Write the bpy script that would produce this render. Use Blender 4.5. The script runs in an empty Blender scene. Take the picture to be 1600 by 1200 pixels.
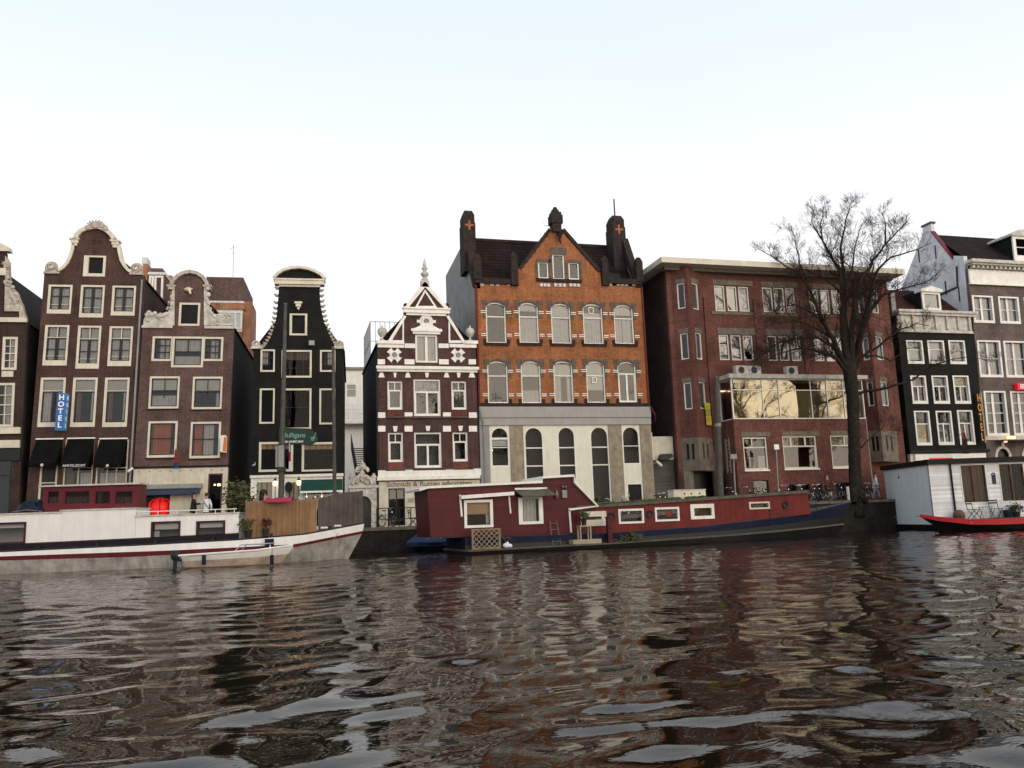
import bpy, bmesh, math, random
import numpy as np
from mathutils import Vector, Matrix
from mathutils.geometry import tessellate_polygon
S = bpy.context.scene
COL = S.collection
rad = math.radians

# ------------------------------------------------------------------ camera
FPX = 1300.0                       # focal length in pixels of the 1600 px wide photograph
CAM_H = 1.5
YAW, ROLL, HOR = rad(15), rad(2.0), 811.0
PITCH = math.atan((HOR - 600) * math.cos(ROLL) / FPX)
D0 = Vector((math.sin(YAW), math.cos(YAW), 0))
R0 = Vector((math.cos(YAW), -math.sin(YAW), 0))
CD = D0 * math.cos(PITCH) + Vector((0, 0, math.sin(PITCH)))
U0 = Vector((0, 0, math.cos(PITCH))) - D0 * math.sin(PITCH)
CR = R0 * math.cos(ROLL) - U0 * math.sin(ROLL)
CU = R0 * math.sin(ROLL) + U0 * math.cos(ROLL)
CP = Vector((0, 0, CAM_H))
cd = bpy.data.cameras.new('camera')
cam = bpy.data.objects.new('camera', cd)
COL.objects.link(cam)
cam.matrix_world = Matrix(((CR.x, CU.x, -CD.x, CP.x), (CR.y, CU.y, -CD.y, CP.y), (CR.z, CU.z, -CD.z, CP.z), (0, 0, 0, 1)))
cd.sensor_width = 36.0
cd.lens = 36.0 * FPX / 1600.0
cd.clip_start, cd.clip_end = 0.1, 3000
S.camera = cam

# ------------------------------------------------------------------ sky, sun, exposure
SUN_AZ, SUN_EL = 22.0, 11.0        # low behind the camera, a little to its right
w = bpy.data.worlds.new("World"); S.world = w; w.use_nodes = True
nt = w.node_tree; nt.nodes.clear()
out = nt.nodes.new('ShaderNodeOutputWorld'); bg = nt.nodes.new('ShaderNodeBackground'); bg2 = nt.nodes.new('ShaderNodeBackground')
sky = nt.nodes.new('ShaderNodeTexSky'); sky.sky_type = 'NISHITA'; sky.sun_disc = False
sky.sun_elevation = rad(SUN_EL); sky.sun_rotation = rad(180 - SUN_AZ); sky.air_density = 1.0; sky.dust_density = 2.5; sky.ozone_density = 1.0
bg.inputs[1].default_value = 0.012
tc = nt.nodes.new('ShaderNodeTexCoord'); sp = nt.nodes.new('ShaderNodeSeparateXYZ'); rp = nt.nodes.new('ShaderNodeValToRGB')
nt.links.new(tc.outputs['Generated'], sp.inputs[0]); nt.links.new(sp.outputs['Z'], rp.inputs[0])
e = rp.color_ramp.elements
e[0].position = 0.0; e[0].color = (1.06, 1.03, 1.02, 1)
e[1].position = 0.34; e[1].color = (1.02, 1.03, 1.04, 1)
q = rp.color_ramp.elements.new(0.60); q.color = (0.78, 0.90, 0.985, 1)
q = rp.color_ramp.elements.new(1.0); q.color = (0.50, 0.58, 0.68, 1)
bg2.inputs[1].default_value = 1.0
# thin cloud veil
nz = nt.nodes.new('ShaderNodeTexNoise'); nz.inputs['Scale'].default_value = 2.2; nz.inputs['Detail'].default_value = 4
mp = nt.nodes.new('ShaderNodeMapping'); mp.inputs['Scale'].default_value = (1, 1, 3)
nt.links.new(tc.outputs['Generated'], mp.inputs[0]); nt.links.new(mp.outputs[0], nz.inputs[0])
mr = nt.nodes.new('ShaderNodeMapRange'); mr.inputs[1].default_value = .3; mr.inputs[2].default_value = .7; mr.inputs[3].default_value = .985; mr.inputs[4].default_value = 1.02
nt.links.new(nz.outputs[0], mr.inputs[0])
mx = nt.nodes.new('ShaderNodeVectorMath'); mx.operation = 'SCALE'
nt.links.new(rp.outputs[0], mx.inputs[0]); nt.links.new(mr.outputs[0], mx.inputs['Scale'])
nt.links.new(mx.outputs[0], bg2.inputs[0])
ad = nt.nodes.new('ShaderNodeAddShader')
nt.links.new(sky.outputs[0], bg.inputs[0]); nt.links.new(bg.outputs[0], ad.inputs[0]); nt.links.new(bg2.outputs[0], ad.inputs[1]); nt.links.new(ad.outputs[0], out.inputs[0])
sd = bpy.data.lights.new('sun', 'SUN'); sd.energy = 2.0; sd.angle = rad(60); sd.color = (1.0, 0.83, 0.62)
so = bpy.data.objects.new('sun', sd); COL.objects.link(so)
sdir = Vector((math.sin(rad(SUN_AZ)) * math.cos(rad(SUN_EL)), -math.cos(rad(SUN_AZ)) * math.cos(rad(SUN_EL)), math.sin(rad(SUN_EL))))
so.rotation_euler = sdir.to_track_quat('Z', 'Y').to_euler()
so.location = (0, -20, 30)
vs = S.view_settings; vs.view_transform = 'Standard'; vs.look = 'None'; vs.exposure = 0.0; vs.gamma = 1; vs.use_curve_mapping = False
S.cycles.max_bounces = 8; S.cycles.transparent_max_bounces = 12; S.cycles.glossy_bounces = 4; S.cycles.diffuse_bounces = 3
S.cycles.caustics_reflective = False; S.cycles.caustics_refractive = False

# ------------------------------------------------------------------ materials
def nodes(name):
    m = bpy.data.materials.new(name); m.use_nodes = True
    t = m.node_tree; b = t.nodes['Principled BSDF']
    return m, t, b
def N(t, kind, **kw):
    n = t.nodes.new(kind)
    for k, v in kw.items():
        if isinstance(k, str) and hasattr(n, k): setattr(n, k, v)
        else: n.inputs[k.replace('_', ' ')].default_value = v
    return n
def objco(t): return t.nodes.new('ShaderNodeTexCoord').outputs['Object']
def mulmix(t, a, b, fac=1.0):
    n = t.nodes.new('ShaderNodeMix'); n.data_type = 'RGBA'; n.blend_type = 'MULTIPLY'; n.inputs[0].default_value = fac
    for i, x in ((6, a), (7, b)):
        if hasattr(x, 'is_output'): t.links.new(x, n.inputs[i])
        else: n.inputs[i].default_value = (*x, 1)
    return n.outputs[2]
def grime(t, lo=.72, hi=1.15, scale=1.2, streak=True):
    """large soft blotches and vertical rain streaks, as a grey multiplier"""
    co = objco(t)
    a = N(t, 'ShaderNodeTexNoise'); a.inputs['Scale'].default_value = scale; a.inputs['Detail'].default_value = 6; a.inputs['Roughness'].default_value = .65
    t.links.new(co, a.inputs[0])
    r = N(t, 'ShaderNodeMapRange'); r.inputs[1].default_value = .3; r.inputs[2].default_value = .7; r.inputs[3].default_value = lo; r.inputs[4].default_value = hi
    t.links.new(a.outputs[0], r.inputs[0])
    o = r.outputs[0]
    if streak:
        mp = N(t, 'ShaderNodeMapping'); mp.inputs['Scale'].default_value = (5, 5, .45); t.links.new(co, mp.inputs[0])
        c = N(t, 'ShaderNodeTexNoise'); c.inputs['Scale'].default_value = 1.3; c.inputs['Detail'].default_value = 5; t.links.new(mp.outputs[0], c.inputs[0])
        r2 = N(t, 'ShaderNodeMapRange'); r2.inputs[1].default_value = .35; r2.inputs[2].default_value = .65; r2.inputs[3].default_value = (lo + 2) / 3; r2.inputs[4].default_value = 1.06
        t.links.new(c.outputs[0], r2.inputs[0])
        m = N(t, 'ShaderNodeMath', operation='MULTIPLY'); t.links.new(o, m.inputs[0]); t.links.new(r2.outputs[0], m.inputs[1]); o = m.outputs[0]
    cb = N(t, 'ShaderNodeCombineColor')
    for i in range(3): t.links.new(o, cb.inputs[i])
    return cb.outputs[0]
def paint(name, col, rough=.6, lo=.8, hi=1.1, scale=1.5, streak=True, metal=0, spec=.25):
    m, t, b = nodes(name)
    t.links.new(mulmix(t, col, grime(t, lo, hi, scale, streak)), b.inputs['Base Color'])
    b.inputs['Roughness'].default_value = rough; b.inputs['Metallic'].default_value = metal; b.inputs['Specular IOR Level'].default_value = spec
    return m
def brick(name, c1, c2, mortar, lo=.56, hi=1.3, bw=.21, bh=.066, ms=.009, rough=.9):
    m, t, b = nodes(name)
    co = objco(t); s = N(t, 'ShaderNodeSeparateXYZ'); t.links.new(co, s.inputs[0])
    a = N(t, 'ShaderNodeMath', operation='ADD'); t.links.new(s.outputs[0], a.inputs[0]); t.links.new(s.outputs[1], a.inputs[1])
    c = N(t, 'ShaderNodeCombineXYZ'); t.links.new(a.outputs[0], c.inputs[0]); t.links.new(s.outputs[2], c.inputs[1])
    k = N(t, 'ShaderNodeTexBrick'); t.links.new(c.outputs[0], k.inputs[0])
    k.inputs['Scale'].default_value = 1; k.inputs['Brick Width'].default_value = bw; k.inputs['Row Height'].default_value = bh
    k.inputs['Mortar Size'].default_value = ms; k.inputs['Bias'].default_value = 0.0
    k.inputs['Color1'].default_value = (*c1, 1); k.inputs['Color2'].default_value = (*c2, 1); k.inputs['Mortar'].default_value = (*mortar, 1)
    n = N(t, 'ShaderNodeTexNoise'); n.inputs['Scale'].default_value = 9; n.inputs['Detail'].default_value = 3; t.links.new(co, n.inputs[0])
    r = N(t, 'ShaderNodeMapRange'); r.inputs[1].default_value = .3; r.inputs[2].default_value = .7; r.inputs[3].default_value = .75; r.inputs[4].default_value = 1.25
    t.links.new(n.outputs[0], r.inputs[0]); cb = N(t, 'ShaderNodeCombineColor')
    for i in range(3): t.links.new(r.outputs[0], cb.inputs[i])
    o = mulmix(t, mulmix(t, k.outputs[0], cb.outputs[0]), grime(t, lo, hi, .7))
    t.links.new(o, b.inputs['Base Color']); b.inputs['Roughness'].default_value = rough; b.inputs['Specular IOR Level'].default_value = .25
    bp = N(t, 'ShaderNodeBump'); bp.inputs['Strength'].default_value = .4; bp.inputs['Distance'].default_value = .01
    t.links.new(k.outputs['Fac'], bp.inputs['Height']); bp.invert = True; t.links.new(bp.outputs[0], b.inputs['Normal'])
    return m
def tiles(name, c1, c2, dark):
    m, t, b = nodes(name)
    co = objco(t)
    k = N(t, 'ShaderNodeTexBrick'); s = N(t, 'ShaderNodeSeparateXYZ'); t.links.new(co, s.inputs[0])
    c = N(t, 'ShaderNodeCombineXYZ'); a = N(t, 'ShaderNodeMath', operation='ADD'); t.links.new(s.outputs[0], a.inputs[0]); t.links.new(s.outputs[1], a.inputs[1])
    t.links.new(a.outputs[0], c.inputs[0]); t.links.new(s.outputs[2], c.inputs[1]); t.links.new(c.outputs[0], k.inputs[0])
    k.inputs['Scale'].default_value = 1; k.inputs['Brick Width'].default_value = .26; k.inputs['Row Height'].default_value = .27; k.inputs['Mortar Size'].default_value = .035; k.offset = 0
    k.inputs['Color1'].default_value = (*c1, 1); k.inputs['Color2'].default_value = (*c2, 1); k.inputs['Mortar'].default_value = (*dark, 1)
    t.links.new(mulmix(t, k.outputs[0], grime(t, .6, 1.25, 1.0)), b.inputs['Base Color'])
    bp = N(t, 'ShaderNodeBump'); bp.inputs['Strength'].default_value = .7; bp.inputs['Distance'].default_value = .04; bp.invert = True
    t.links.new(k.outputs['Fac'], bp.inputs['Height']); t.links.new(bp.outputs[0], b.inputs['Normal']); b.inputs['Roughness'].default_value = .8; b.inputs['Specular IOR Level'].default_value = .12
    return m
def stripes(name, c1, c2, period, axis=0, rough=.7, lo=.75):
    """boards, bamboo canes or clapboard: thin dark lines each period along an axis"""
    m, t, b = nodes(name)
    co = objco(t); s = N(t, 'ShaderNodeSeparateXYZ'); t.links.new(co, s.inputs[0])
    d = N(t, 'ShaderNodeMath', operation='DIVIDE'); t.links.new(s.outputs[axis], d.inputs[0]); d.inputs[1].default_value = period
    f = N(t, 'ShaderNodeMath', operation='FRACT'); t.links.new(d.outputs[0], f.inputs[0])
    r = N(t, 'ShaderNodeValToRGB'); t.links.new(f.outputs[0], r.inputs[0])
    e = r.color_ramp.elements; e[0].position = 0; e[0].color = (*c2, 1); e[1].position = .16; e[1].color = (*c1, 1)
    fl = N(t, 'ShaderNodeMath', operation='FLOOR'); t.links.new(d.outputs[0], fl.inputs[0])
    wn = N(t, 'ShaderNodeTexWhiteNoise', noise_dimensions='1D'); t.links.new(fl.outputs[0], wn.inputs['W'])
    mr = N(t, 'ShaderNodeMapRange'); mr.inputs[3].default_value = .8; mr.inputs[4].default_value = 1.15; t.links.new(wn.outputs['Value'], mr.inputs[0])
    cb = N(t, 'ShaderNodeCombineColor')
    for i in range(3): t.links.new(mr.outputs[0], cb.inputs[i])
    o = mulmix(t, mulmix(t, r.outputs[0], cb.outputs[0]), grime(t, lo, 1.12, 1.3))
    t.links.new(o, b.inputs['Base Color']); b.inputs['Roughness'].default_value = rough; b.inputs['Specular IOR Level'].default_value = .2
    return m
def glassmat(name, ior=1.75, tint=(.8, .82, .82), wav=.02, coat=(.95, .96, .98)):
    m = bpy.data.materials.new(name); m.use_nodes = True; t = m.node_tree; t.nodes.clear()
    o = t.nodes.new('ShaderNodeOutputMaterial'); mixn = t.nodes.new('ShaderNodeMixShader'); tr = t.nodes.new('ShaderNodeBsdfTransparent'); g = t.nodes.new('ShaderNodeBsdfGlossy')
    fr = t.nodes.new('ShaderNodeFresnel'); fr.inputs[0].default_value = ior
    tr.inputs[0].default_value = (*tint, 1); g.inputs['Roughness'].default_value = .015; g.inputs['Color'].default_value = (*coat, 1)
    n = N(t, 'ShaderNodeTexNoise'); n.inputs['Scale'].default_value = 1.1; n.inputs['Detail'].default_value = 1.5; t.links.new(objco(t), n.inputs[0])
    bp = N(t, 'ShaderNodeBump'); bp.inputs['Strength'].default_value = 1; bp.inputs['Distance'].default_value = wav; t.links.new(n.outputs[0], bp.inputs['Height'])
    t.links.new(bp.outputs[0], g.inputs['Normal'])
    t.links.new(fr.outputs[0], mixn.inputs[0]); t.links.new(tr.outputs[0], mixn.inputs[1]); t.links.new(g.outputs[0], mixn.inputs[2]); t.links.new(mixn.outputs[0], o.inputs[0])
    return m
def glow(name, col, s):
    m, t, b = nodes(name); b.inputs['Base Color'].default_value = (*[min(.8, c * .6) for c in col], 1)
    b.inputs['Emission Color'].default_value = (*col, 1); b.inputs['Emission Strength'].default_value = s
    return m
M = {}
M['cream'] = paint('cream_paint', (.62, .57, .47), .5, .82, 1.08)
M['white'] = paint('white_paint', (.76, .74, .70), .45, .85, 1.06)
M['offwhite'] = paint('weathered_white_stone', (.56, .53, .48), .7, .62, 1.15, 2.5)
M['stucco'] = paint('cream_stucco', (.60, .55, .45), .8, .75, 1.1)
M['ornament'] = paint('sandstone_ornament', (.44, .39, .34), .8, .55, 1.3, 5)
M['brown_brick'] = brick('dark_brown_brick', (.078, .037, .031), (.052, .026, .023), (.085, .06, .052))
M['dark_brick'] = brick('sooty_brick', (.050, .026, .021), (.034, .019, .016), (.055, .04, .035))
M['mauve_brick'] = brick('weathered_purple_brick', (.125, .070, .062), (.085, .048, .044), (.13, .10, .09))
M['black_tar'] = paint('black_tarred_wall', (.009, .0095, .009), .7, .6, 1.5, 1.5, spec=.12)
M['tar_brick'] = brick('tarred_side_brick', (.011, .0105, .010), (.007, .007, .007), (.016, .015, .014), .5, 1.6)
M['red_brick'] = brick('dark_red_brick', (.090, .034, .031), (.058, .025, .024), (.10, .07, .065))
M['bright_red_brick'] = brick('bright_red_brick', (.20, .05, .035), (.15, .04, .03), (.12, .08, .07))
M['orange_brick'] = brick('orange_glazed_brick', (.385, .146, .057), (.29, .102, .040), (.24, .115, .062), .58, 1.22)
M['white_pier'] = paint('white_painted_pier', (.66, .64, .55), .6, .9, 1.05)
M['school_brick'] = brick('russet_brick', (.185, .063, .048), (.122, .044, .035), (.11, .065, .055), .6, 1.25)
M['grey_brick'] = brick('grey_brown_brick', (.135, .098, .090), (.105, .075, .070), (.14, .12, .11))
M['new_brick'] = brick('pale_orange_brick', (.42, .17, .09), (.36, .14, .08), (.3, .2, .15))
M['grey_stone'] = paint('dark_grey_stone', (.115, .095, .080), .85, .6, 1.3, 4)
M['dark_stone'] = paint('sooted_stone', (.036, .027, .026), .9, .6, 1.4, 4, spec=.1)
M['grey_render'] = paint('grey_render', (.27, .265, .26), .85, .75, 1.1, .8)
M['grey_fascia'] = paint('grey_fascia_board', (.31, .30, .29), .6, .9, 1.05)
M['sandstone'] = paint('mottled_sandstone', (.28, .235, .175), .8, .65, 1.2, 2.2)
M['concrete'] = paint('weathered_concrete', (.17, .145, .115), .85, .6, 1.2, 2)
M['roof_tile'] = tiles('dark_roof_tile', (.030, .016, .013), (.020, .011, .010), (.006, .004, .004))
M['red_tile'] = tiles('dark_red_roof_tile', (.085, .022, .018), (.06, .018, .015), (.02, .008, .007))
M['gap_white'] = paint('bright_white_render', (.86, .83, .78), .8, .9, 1.04)
M['whitewash'] = paint('whitewashed_wall', (.64, .65, .68), .8, .72, 1.05, 1.0)
M['black_paint'] = paint('black_paint', (.009, .009, .009), .55, .7, 1.3, spec=.15)
M['canvas'] = paint('black_awning_canvas', (.006, .0065, .0065), .95, .7, 1.4, 2, spec=.05)
M['dark_sash'] = paint('dark_blue_sash_paint', (.018, .018, .026), .4)
M['navy'] = paint('navy_blue_paint', (.010, .014, .034), .5, .6, 1.3, 2, spec=.15)
M['skirt'] = paint('dark_plum_paint', (.014, .009, .014), .5, .7, 1.3, spec=.15)
M['tarp'] = paint('blue_tarpaulin', (.025, .050, .110), .55, .6, 1.3, 2)
M['maroon'] = paint('maroon_paint', (.115, .012, .020), .4, .75, 1.15)
M['boat_white'] = paint('white_boat_paint', (.76, .74, .72), .4, .93, 1.04, 2)
M['plum'] = paint('dark_plum_frame', (.050, .012, .024), .4)
M['boat_grey'] = paint('scraped_grey_hull', (.42, .40, .365), .6, .45, 1.15, 1.6)
M['boat_red'] = stripes('red_boarding', (.078, .009, .012), (.03, .005, .006), .16, 2, .5)
M['boat_bright_red'] = paint('faded_red_paint', (.150, .020, .018), .5, .6, 1.2, 1.0, spec=.15)
M['gloss_red'] = paint('bright_red_gunwale_paint', (.46, .018, .026), .35, .85, 1.1)
M['hull_black'] = paint('black_hull_paint', (.008, .008, .008), .5, .6, 1.5)
M['deck'] = paint('grey_deck', (.10, .092, .075), .8, .6, 1.3, 3)
M['moss'] = paint('mossy_deck', (.075, .085, .030), .95, .5, 1.4, 4)
M['bamboo'] = stripes('tan_bamboo_cane', (.29, .165, .085), (.12, .07, .035), .035, 0, .7, .6)
M['reed'] = stripes('grey_reed_screen', (.125, .105, .095), (.04, .034, .03), .035, 0, .85, .55)
M['siding'] = stripes('white_clapboard', (.72, .72, .72), (.42, .42, .44), .125, 2, .5, .88)
M['panel'] = paint('pale_blue_grey_panel', (.74, .80, .84), .5, .9, 1.05, 3)
M['wood'] = stripes('weathered_wood', (.26, .19, .12), (.12, .08, .05), .09, 0)
M['pale_wood'] = paint('pale_wood', (.36, .30, .21), .7, .7, 1.15, 4)
M['metal'] = paint('galvanised_metal', (.17, .165, .155), .5, .6, 1.25, 3, metal=.3)
M['pole'] = paint('grey_painted_steel_pole', (.075, .070, .062), .6, .55, 1.3, 2.5)
M['darkmetal'] = paint('dark_metal', (.020, .020, .022), .5, .7, 1.3)
M['blueiron'] = paint('blue_black_iron', (.020, .026, .045), .5)
M['tyre'] = paint('black_rubber', (.010, .010, .010), .8)
M['chrome'] = paint('bright_metal', (.6, .6, .6), .25, .9, 1.1, metal=.9)
M['curtain'] = paint('grey_net_curtain', (.50, .48, .47), .9, .85, 1.1, 3)
M['blind'] = paint('pale_roller_blind', (.50, .49, .46), .9, .92, 1.05)
M['orange_cloth'] = paint('orange_curtain', (.42, .10, .03), .9, .75, 1.2, 4)
M['brown_cloth'] = paint('brown_curtain', (.14, .085, .055), .9, .7, 1.2, 4)
M['tan_cloth'] = paint('tan_roller_blind', (.36, .24, .13), .9, .9, 1.1)
M['yellow_cloth'] = paint('pale_yellow_blind', (.62, .52, .33), .9, .9, 1.1)
M['green'] = paint('dark_green_canvas', (.010, .050, .036), .75, .8, 1.2)
M['signgreen'] = paint('dark_green_sign', (.008, .030, .020), .5, .8, 1.2)
M['blue_sign'] = glow('blue_sign_face', (.015, .10, .34), .35)
M['blue_side'] = glow('light_blue_sign_side', (.06, .22, .42), .35)
M['white_sign'] = glow('white_sign_letters', (.8, .85, .9), .35)
M['yellow_sign'] = glow('yellow_neon_letters', (.70, .30, .015), .2)
M['red_sign'] = glow('red_sign_face', (.65, .005, .012), .6)
M['red_glow'] = glow('red_lit_shade', (.85, .012, .010), .62)
M['bulb'] = glow('warm_bulb', (1, .72, .38), 3.0)
M['green_lamp'] = glow('greenish_lamp', (.75, 1, .35), 1.2)
M['pinklamp'] = glow('pink_lamp', (1, .45, .35), 2.0)
M['tube'] = glow('office_tube_light', (1, .8, .45), 2.2)
M['yellow'] = paint('yellow_sign_board', (.36, .30, .015), .6)
M['olive'] = paint('olive_green_board', (.20, .24, .02), .5)
M['letter_grey'] = paint('grey_letters', (.14, .13, .11), .5)
M['letter_white'] = paint('white_letters', (.75, .75, .75), .5)
M['letter_teal'] = paint('grey_green_letters', (.20, .40, .36), .5)
M['skin'] = paint('skin', (.42, .23, .16), .6, .95, 1.05)
M['hair'] = paint('dark_brown_hair', (.022, .013, .010), .6)
M['fairhair'] = paint('brown_hair', (.075, .045, .022), .6)
M['shirt'] = paint('white_cotton', (.70, .71, .76), .9, .9, 1.05, 8)
M['bluejean'] = paint('blue_denim', (.040, .050, .085), .9)
M['darkcoat'] = paint('dark_coat', (.020, .018, .020), .9)
M['greycoat'] = paint('grey_brown_coat', (.055, .046, .042), .9)
M['pink'] = paint('pink_cloth', (.36, .035, .095), .9)
M['redcloth'] = paint('red_cloth', (.38, .03, .03), .9)
M['bluecloth'] = paint('blue_cloth', (.04, .06, .15), .9)
M['leaf'] = paint('dark_leaf', (.052, .058, .020), .7, .5, 1.6, 9)
M['leaf2'] = paint('olive_leaf', (.085, .080, .028), .7, .5, 1.6, 9)
M['bark'] = paint('dark_bark', (.028, .023, .018), .95, .45, 1.6, 5, spec=.1)
t = M['bark'].node_tree; mp = N(t, 'ShaderNodeMapping'); mp.inputs['Scale'].default_value = (9, 9, 1.6); t.links.new(objco(t), mp.inputs[0]); n_ = N(t, 'ShaderNodeTexNoise'); n_.inputs['Scale'].default_value = 1.6; n_.inputs['Detail'].default_value = 6; t.links.new(mp.outputs[0], n_.inputs[0])
bp = N(t, 'ShaderNodeBump'); bp.inputs['Strength'].default_value = 1; bp.inputs['Distance'].default_value = .09; t.links.new(n_.outputs[0], bp.inputs['Height']); t.links.new(bp.outputs[0], t.nodes['Principled BSDF'].inputs['Normal'])
M['twig'] = paint('twig_bark', (.034, .024, .021), .95, .7, 1.3, 5, spec=.1)
M['orange_shirt'] = paint('rusty_jacket', (.09, .045, .03), .9)
M['rope'] = paint('rope', (.22, .19, .14), .9)
M['door'] = paint('black_green_door', (.012, .015, .014), .35)
M['brown_door'] = paint('dark_red_brown_door', (.06, .018, .012), .4)
M['pipe'] = paint('grey_zinc_pipe', (.25, .25, .25), .5, .8, 1.1)
M['glass'] = glassmat('window_glass', 1.58, wav=.006)
M['glass_bright'] = glassmat('reflective_window_glass', 2.05, (.6, .6, .58), .002)
M['bay_glass'] = glassmat('sunset_tinted_bay_glass', 2.4, (.6, .6, .55), .0015, (1, .90, .68))  # warm sunset tone of the reflection is put into the glossy colour
M['glass_clear'] = glassmat('old_boat_glass', 1.2, wav=.006)

# ------------------------------------------------------------------ helpers
def ray(px, py): return CD * FPX + CR * (px - 800) + CU * (600 - py)
def at_z(px, py, z):
    d = ray(px, py); return CP + d * ((z - CP.z) / d.z)
def at_y(px, py, y):
    d = ray(px, py); return CP + d * ((y - CP.y) / d.y)
def tag(o, label=None, cat=None, group=None, kind=None):
    if label: o['label'] = label
    if cat: o['category'] = cat
    if group: o['group'] = group
    if kind: o['kind'] = kind
    return o
def thing(name, label, cat, loc=(0, 0, 0), rz=0, group=None):
    o = bpy.data.objects.new(name, None); COL.objects.link(o); o.empty_display_size = .3
    o.location = loc; o.rotation_euler = (0, 0, rz)
    return tag(o, label, cat, group)
def copy_thing(o, loc, rz, label=None, sc=None):
    c = o.copy(); COL.objects.link(c); c.location = loc; c.rotation_euler = (0, 0, rz)
    if sc: c.scale = (sc, sc, sc)
    if label: c['label'] = label
    for ch in list(o.children):
        d = ch.copy(); COL.objects.link(d); d.parent = c
        for g in list(ch.children):
            h = g.copy(); COL.objects.link(h); h.parent = d
    return c
class MB:
    """collects simple solids and links them as ONE mesh object"""
    def __init__(s, k=0.0): s.v = []; s.f = []; s.m = []; s.k = k
    def add(s, vs, fs, m=0):
        b = len(s.v); s.v += [(x + s.k * z, y, z) for x, y, z in vs]
        s.f += [tuple(b + i for i in f) for f in fs]; s.m += [m] * len(fs); return s
    def box(s, x0, x1, y0, y1, z0, z1, m=0):
        v = [(x0, y0, z0), (x1, y0, z0), (x1, y1, z0), (x0, y1, z0), (x0, y0, z1), (x1, y0, z1), (x1, y1, z1), (x0, y1, z1)]
        return s.add(v, [(0, 3, 2, 1), (4, 5, 6, 7), (0, 1, 5, 4), (1, 2, 6, 5), (2, 3, 7, 6), (3, 0, 4, 7)], m)
    def prism(s, poly, y0, y1, m=0):
        """outline (x, z) pushed from y0 to y1"""
        n = len(poly)
        v = [(x, y0, z) for x, z in poly] + [(x, y1, z) for x, z in poly]
        tr = tessellate_polygon([[Vector((x, z, 0)) for x, z in poly]])
        fs = [tuple(t) for t in tr] + [tuple(n + i for i in reversed(t)) for t in tr]
        fs += [(i, (i + 1) % n, n + (i + 1) % n, n + i) for i in range(n)]
        return s.add(v, fs, m)
    def quad(s, a, b, c, d, m=0): return s.add([a, b, c, d], [(0, 1, 2, 3)], m)
    def poly(s, pts, m=0):
        return s.add(pts, [tuple(range(len(pts)))], m)
    def tube(s, pts, r, n=6, m=0, cap=True):
        pts = [Vector(p) for p in pts]; rs = r if isinstance(r, (list, tuple)) else [r] * len(pts)
        vs = []; fs = []
        ref = None
        for i, p in enumerate(pts):
            t = (pts[min(i + 1, len(pts) - 1)] - pts[max(i - 1, 0)])
            if t.length < 1e-9: t = Vector((0, 0, 1))
            t.normalize()
            if ref is None: ref = t.orthogonal().normalized()
            a = ref - t * ref.dot(t)
            a = a.normalized() if a.length > 1e-6 else t.orthogonal().normalized()
            ref = a; b = t.cross(a)
            for j in range(n):
                an = 2 * math.pi * j / n; q = p + (a * math.cos(an) + b * math.sin(an)) * rs[i]; vs.append(tuple(q))
        for i in range(len(pts) - 1):
            for j in range(n):
                fs.append((i * n + j, i * n + (j + 1) % n, (i + 1) * n + (j + 1) % n, (i + 1) * n + j))
        if cap: fs += [tuple(range(n - 1, -1, -1)), tuple((len(pts) - 1) * n + j for j in range(n))]
        return s.add(vs, fs, m)
    def ring(s, c, r, rt, axis='y', n=16, k=6, m=0, sq=1.0):
        c = Vector(c); vs = []; fs = []
        for i in range(n):
            a = 2 * math.pi * i / n; ca, sa = math.cos(a), math.sin(a)
            for j in range(k):
                b = 2 * math.pi * j / k; rr = r + rt * math.cos(b); h = rt * math.sin(b)
                p = {'y': (rr * ca, h, rr * sa * sq), 'z': (rr * ca, rr * sa, h), 'x': (h, rr * ca, rr * sa)}[axis]
                vs.append(tuple(c + Vector(p)))
        for i in range(n):
            for j in range(k):
                fs.append((i * k + j, ((i + 1) % n) * k + j, ((i + 1) % n) * k + (j + 1) % k, i * k + (j + 1) % k))
        return s.add(vs, fs, m)
    def lathe(s, prof, cx, cy, n=10, m=0):
        vs = []; fs = []
        for r, z in prof:
            for j in range(n):
                a = 2 * math.pi * j / n; vs.append((cx + r * math.cos(a), cy + r * math.sin(a), z))
        for i in range(len(prof) - 1):
            for j in range(n): fs.append((i * n + j, i * n + (j + 1) % n, (i + 1) * n + (j + 1) % n, (i + 1) * n + j))
        fs += [tuple(range(n - 1, -1, -1)), tuple((len(prof) - 1) * n + j for j in range(n))]
        return s.add(vs, fs, m)
    def ball(s, c, r, m=0, nu=8, nv=6):
        rx, ry, rz = r if isinstance(r, (tuple, list)) else (r, r, r)
        vs = [(c[0], c[1], c[2] - rz)]
        for i in range(1, nv):
            b = -math.pi / 2 + math.pi * i / nv
            for j in range(nu):
                a = 2 * math.pi * j / nu; vs.append((c[0] + rx * math.cos(b) * math.cos(a), c[1] + ry * math.cos(b) * math.sin(a), c[2] + rz * math.sin(b)))
        vs.append((c[0], c[1], c[2] + rz)); top = len(vs) - 1
        fs = [(0, 1 + (j + 1) % nu, 1 + j) for j in range(nu)]
        for i in range(nv - 2):
            for j in range(nu):
                a = 1 + i * nu
                fs.append((a + j, a + (j + 1) % nu, a + nu + (j + 1) % nu, a + nu + j))
        a = 1 + (nv - 2) * nu
        fs += [(a + j, a + (j + 1) % nu, top) for j in range(nu)]
        return s.add(vs, fs, m)
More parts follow.
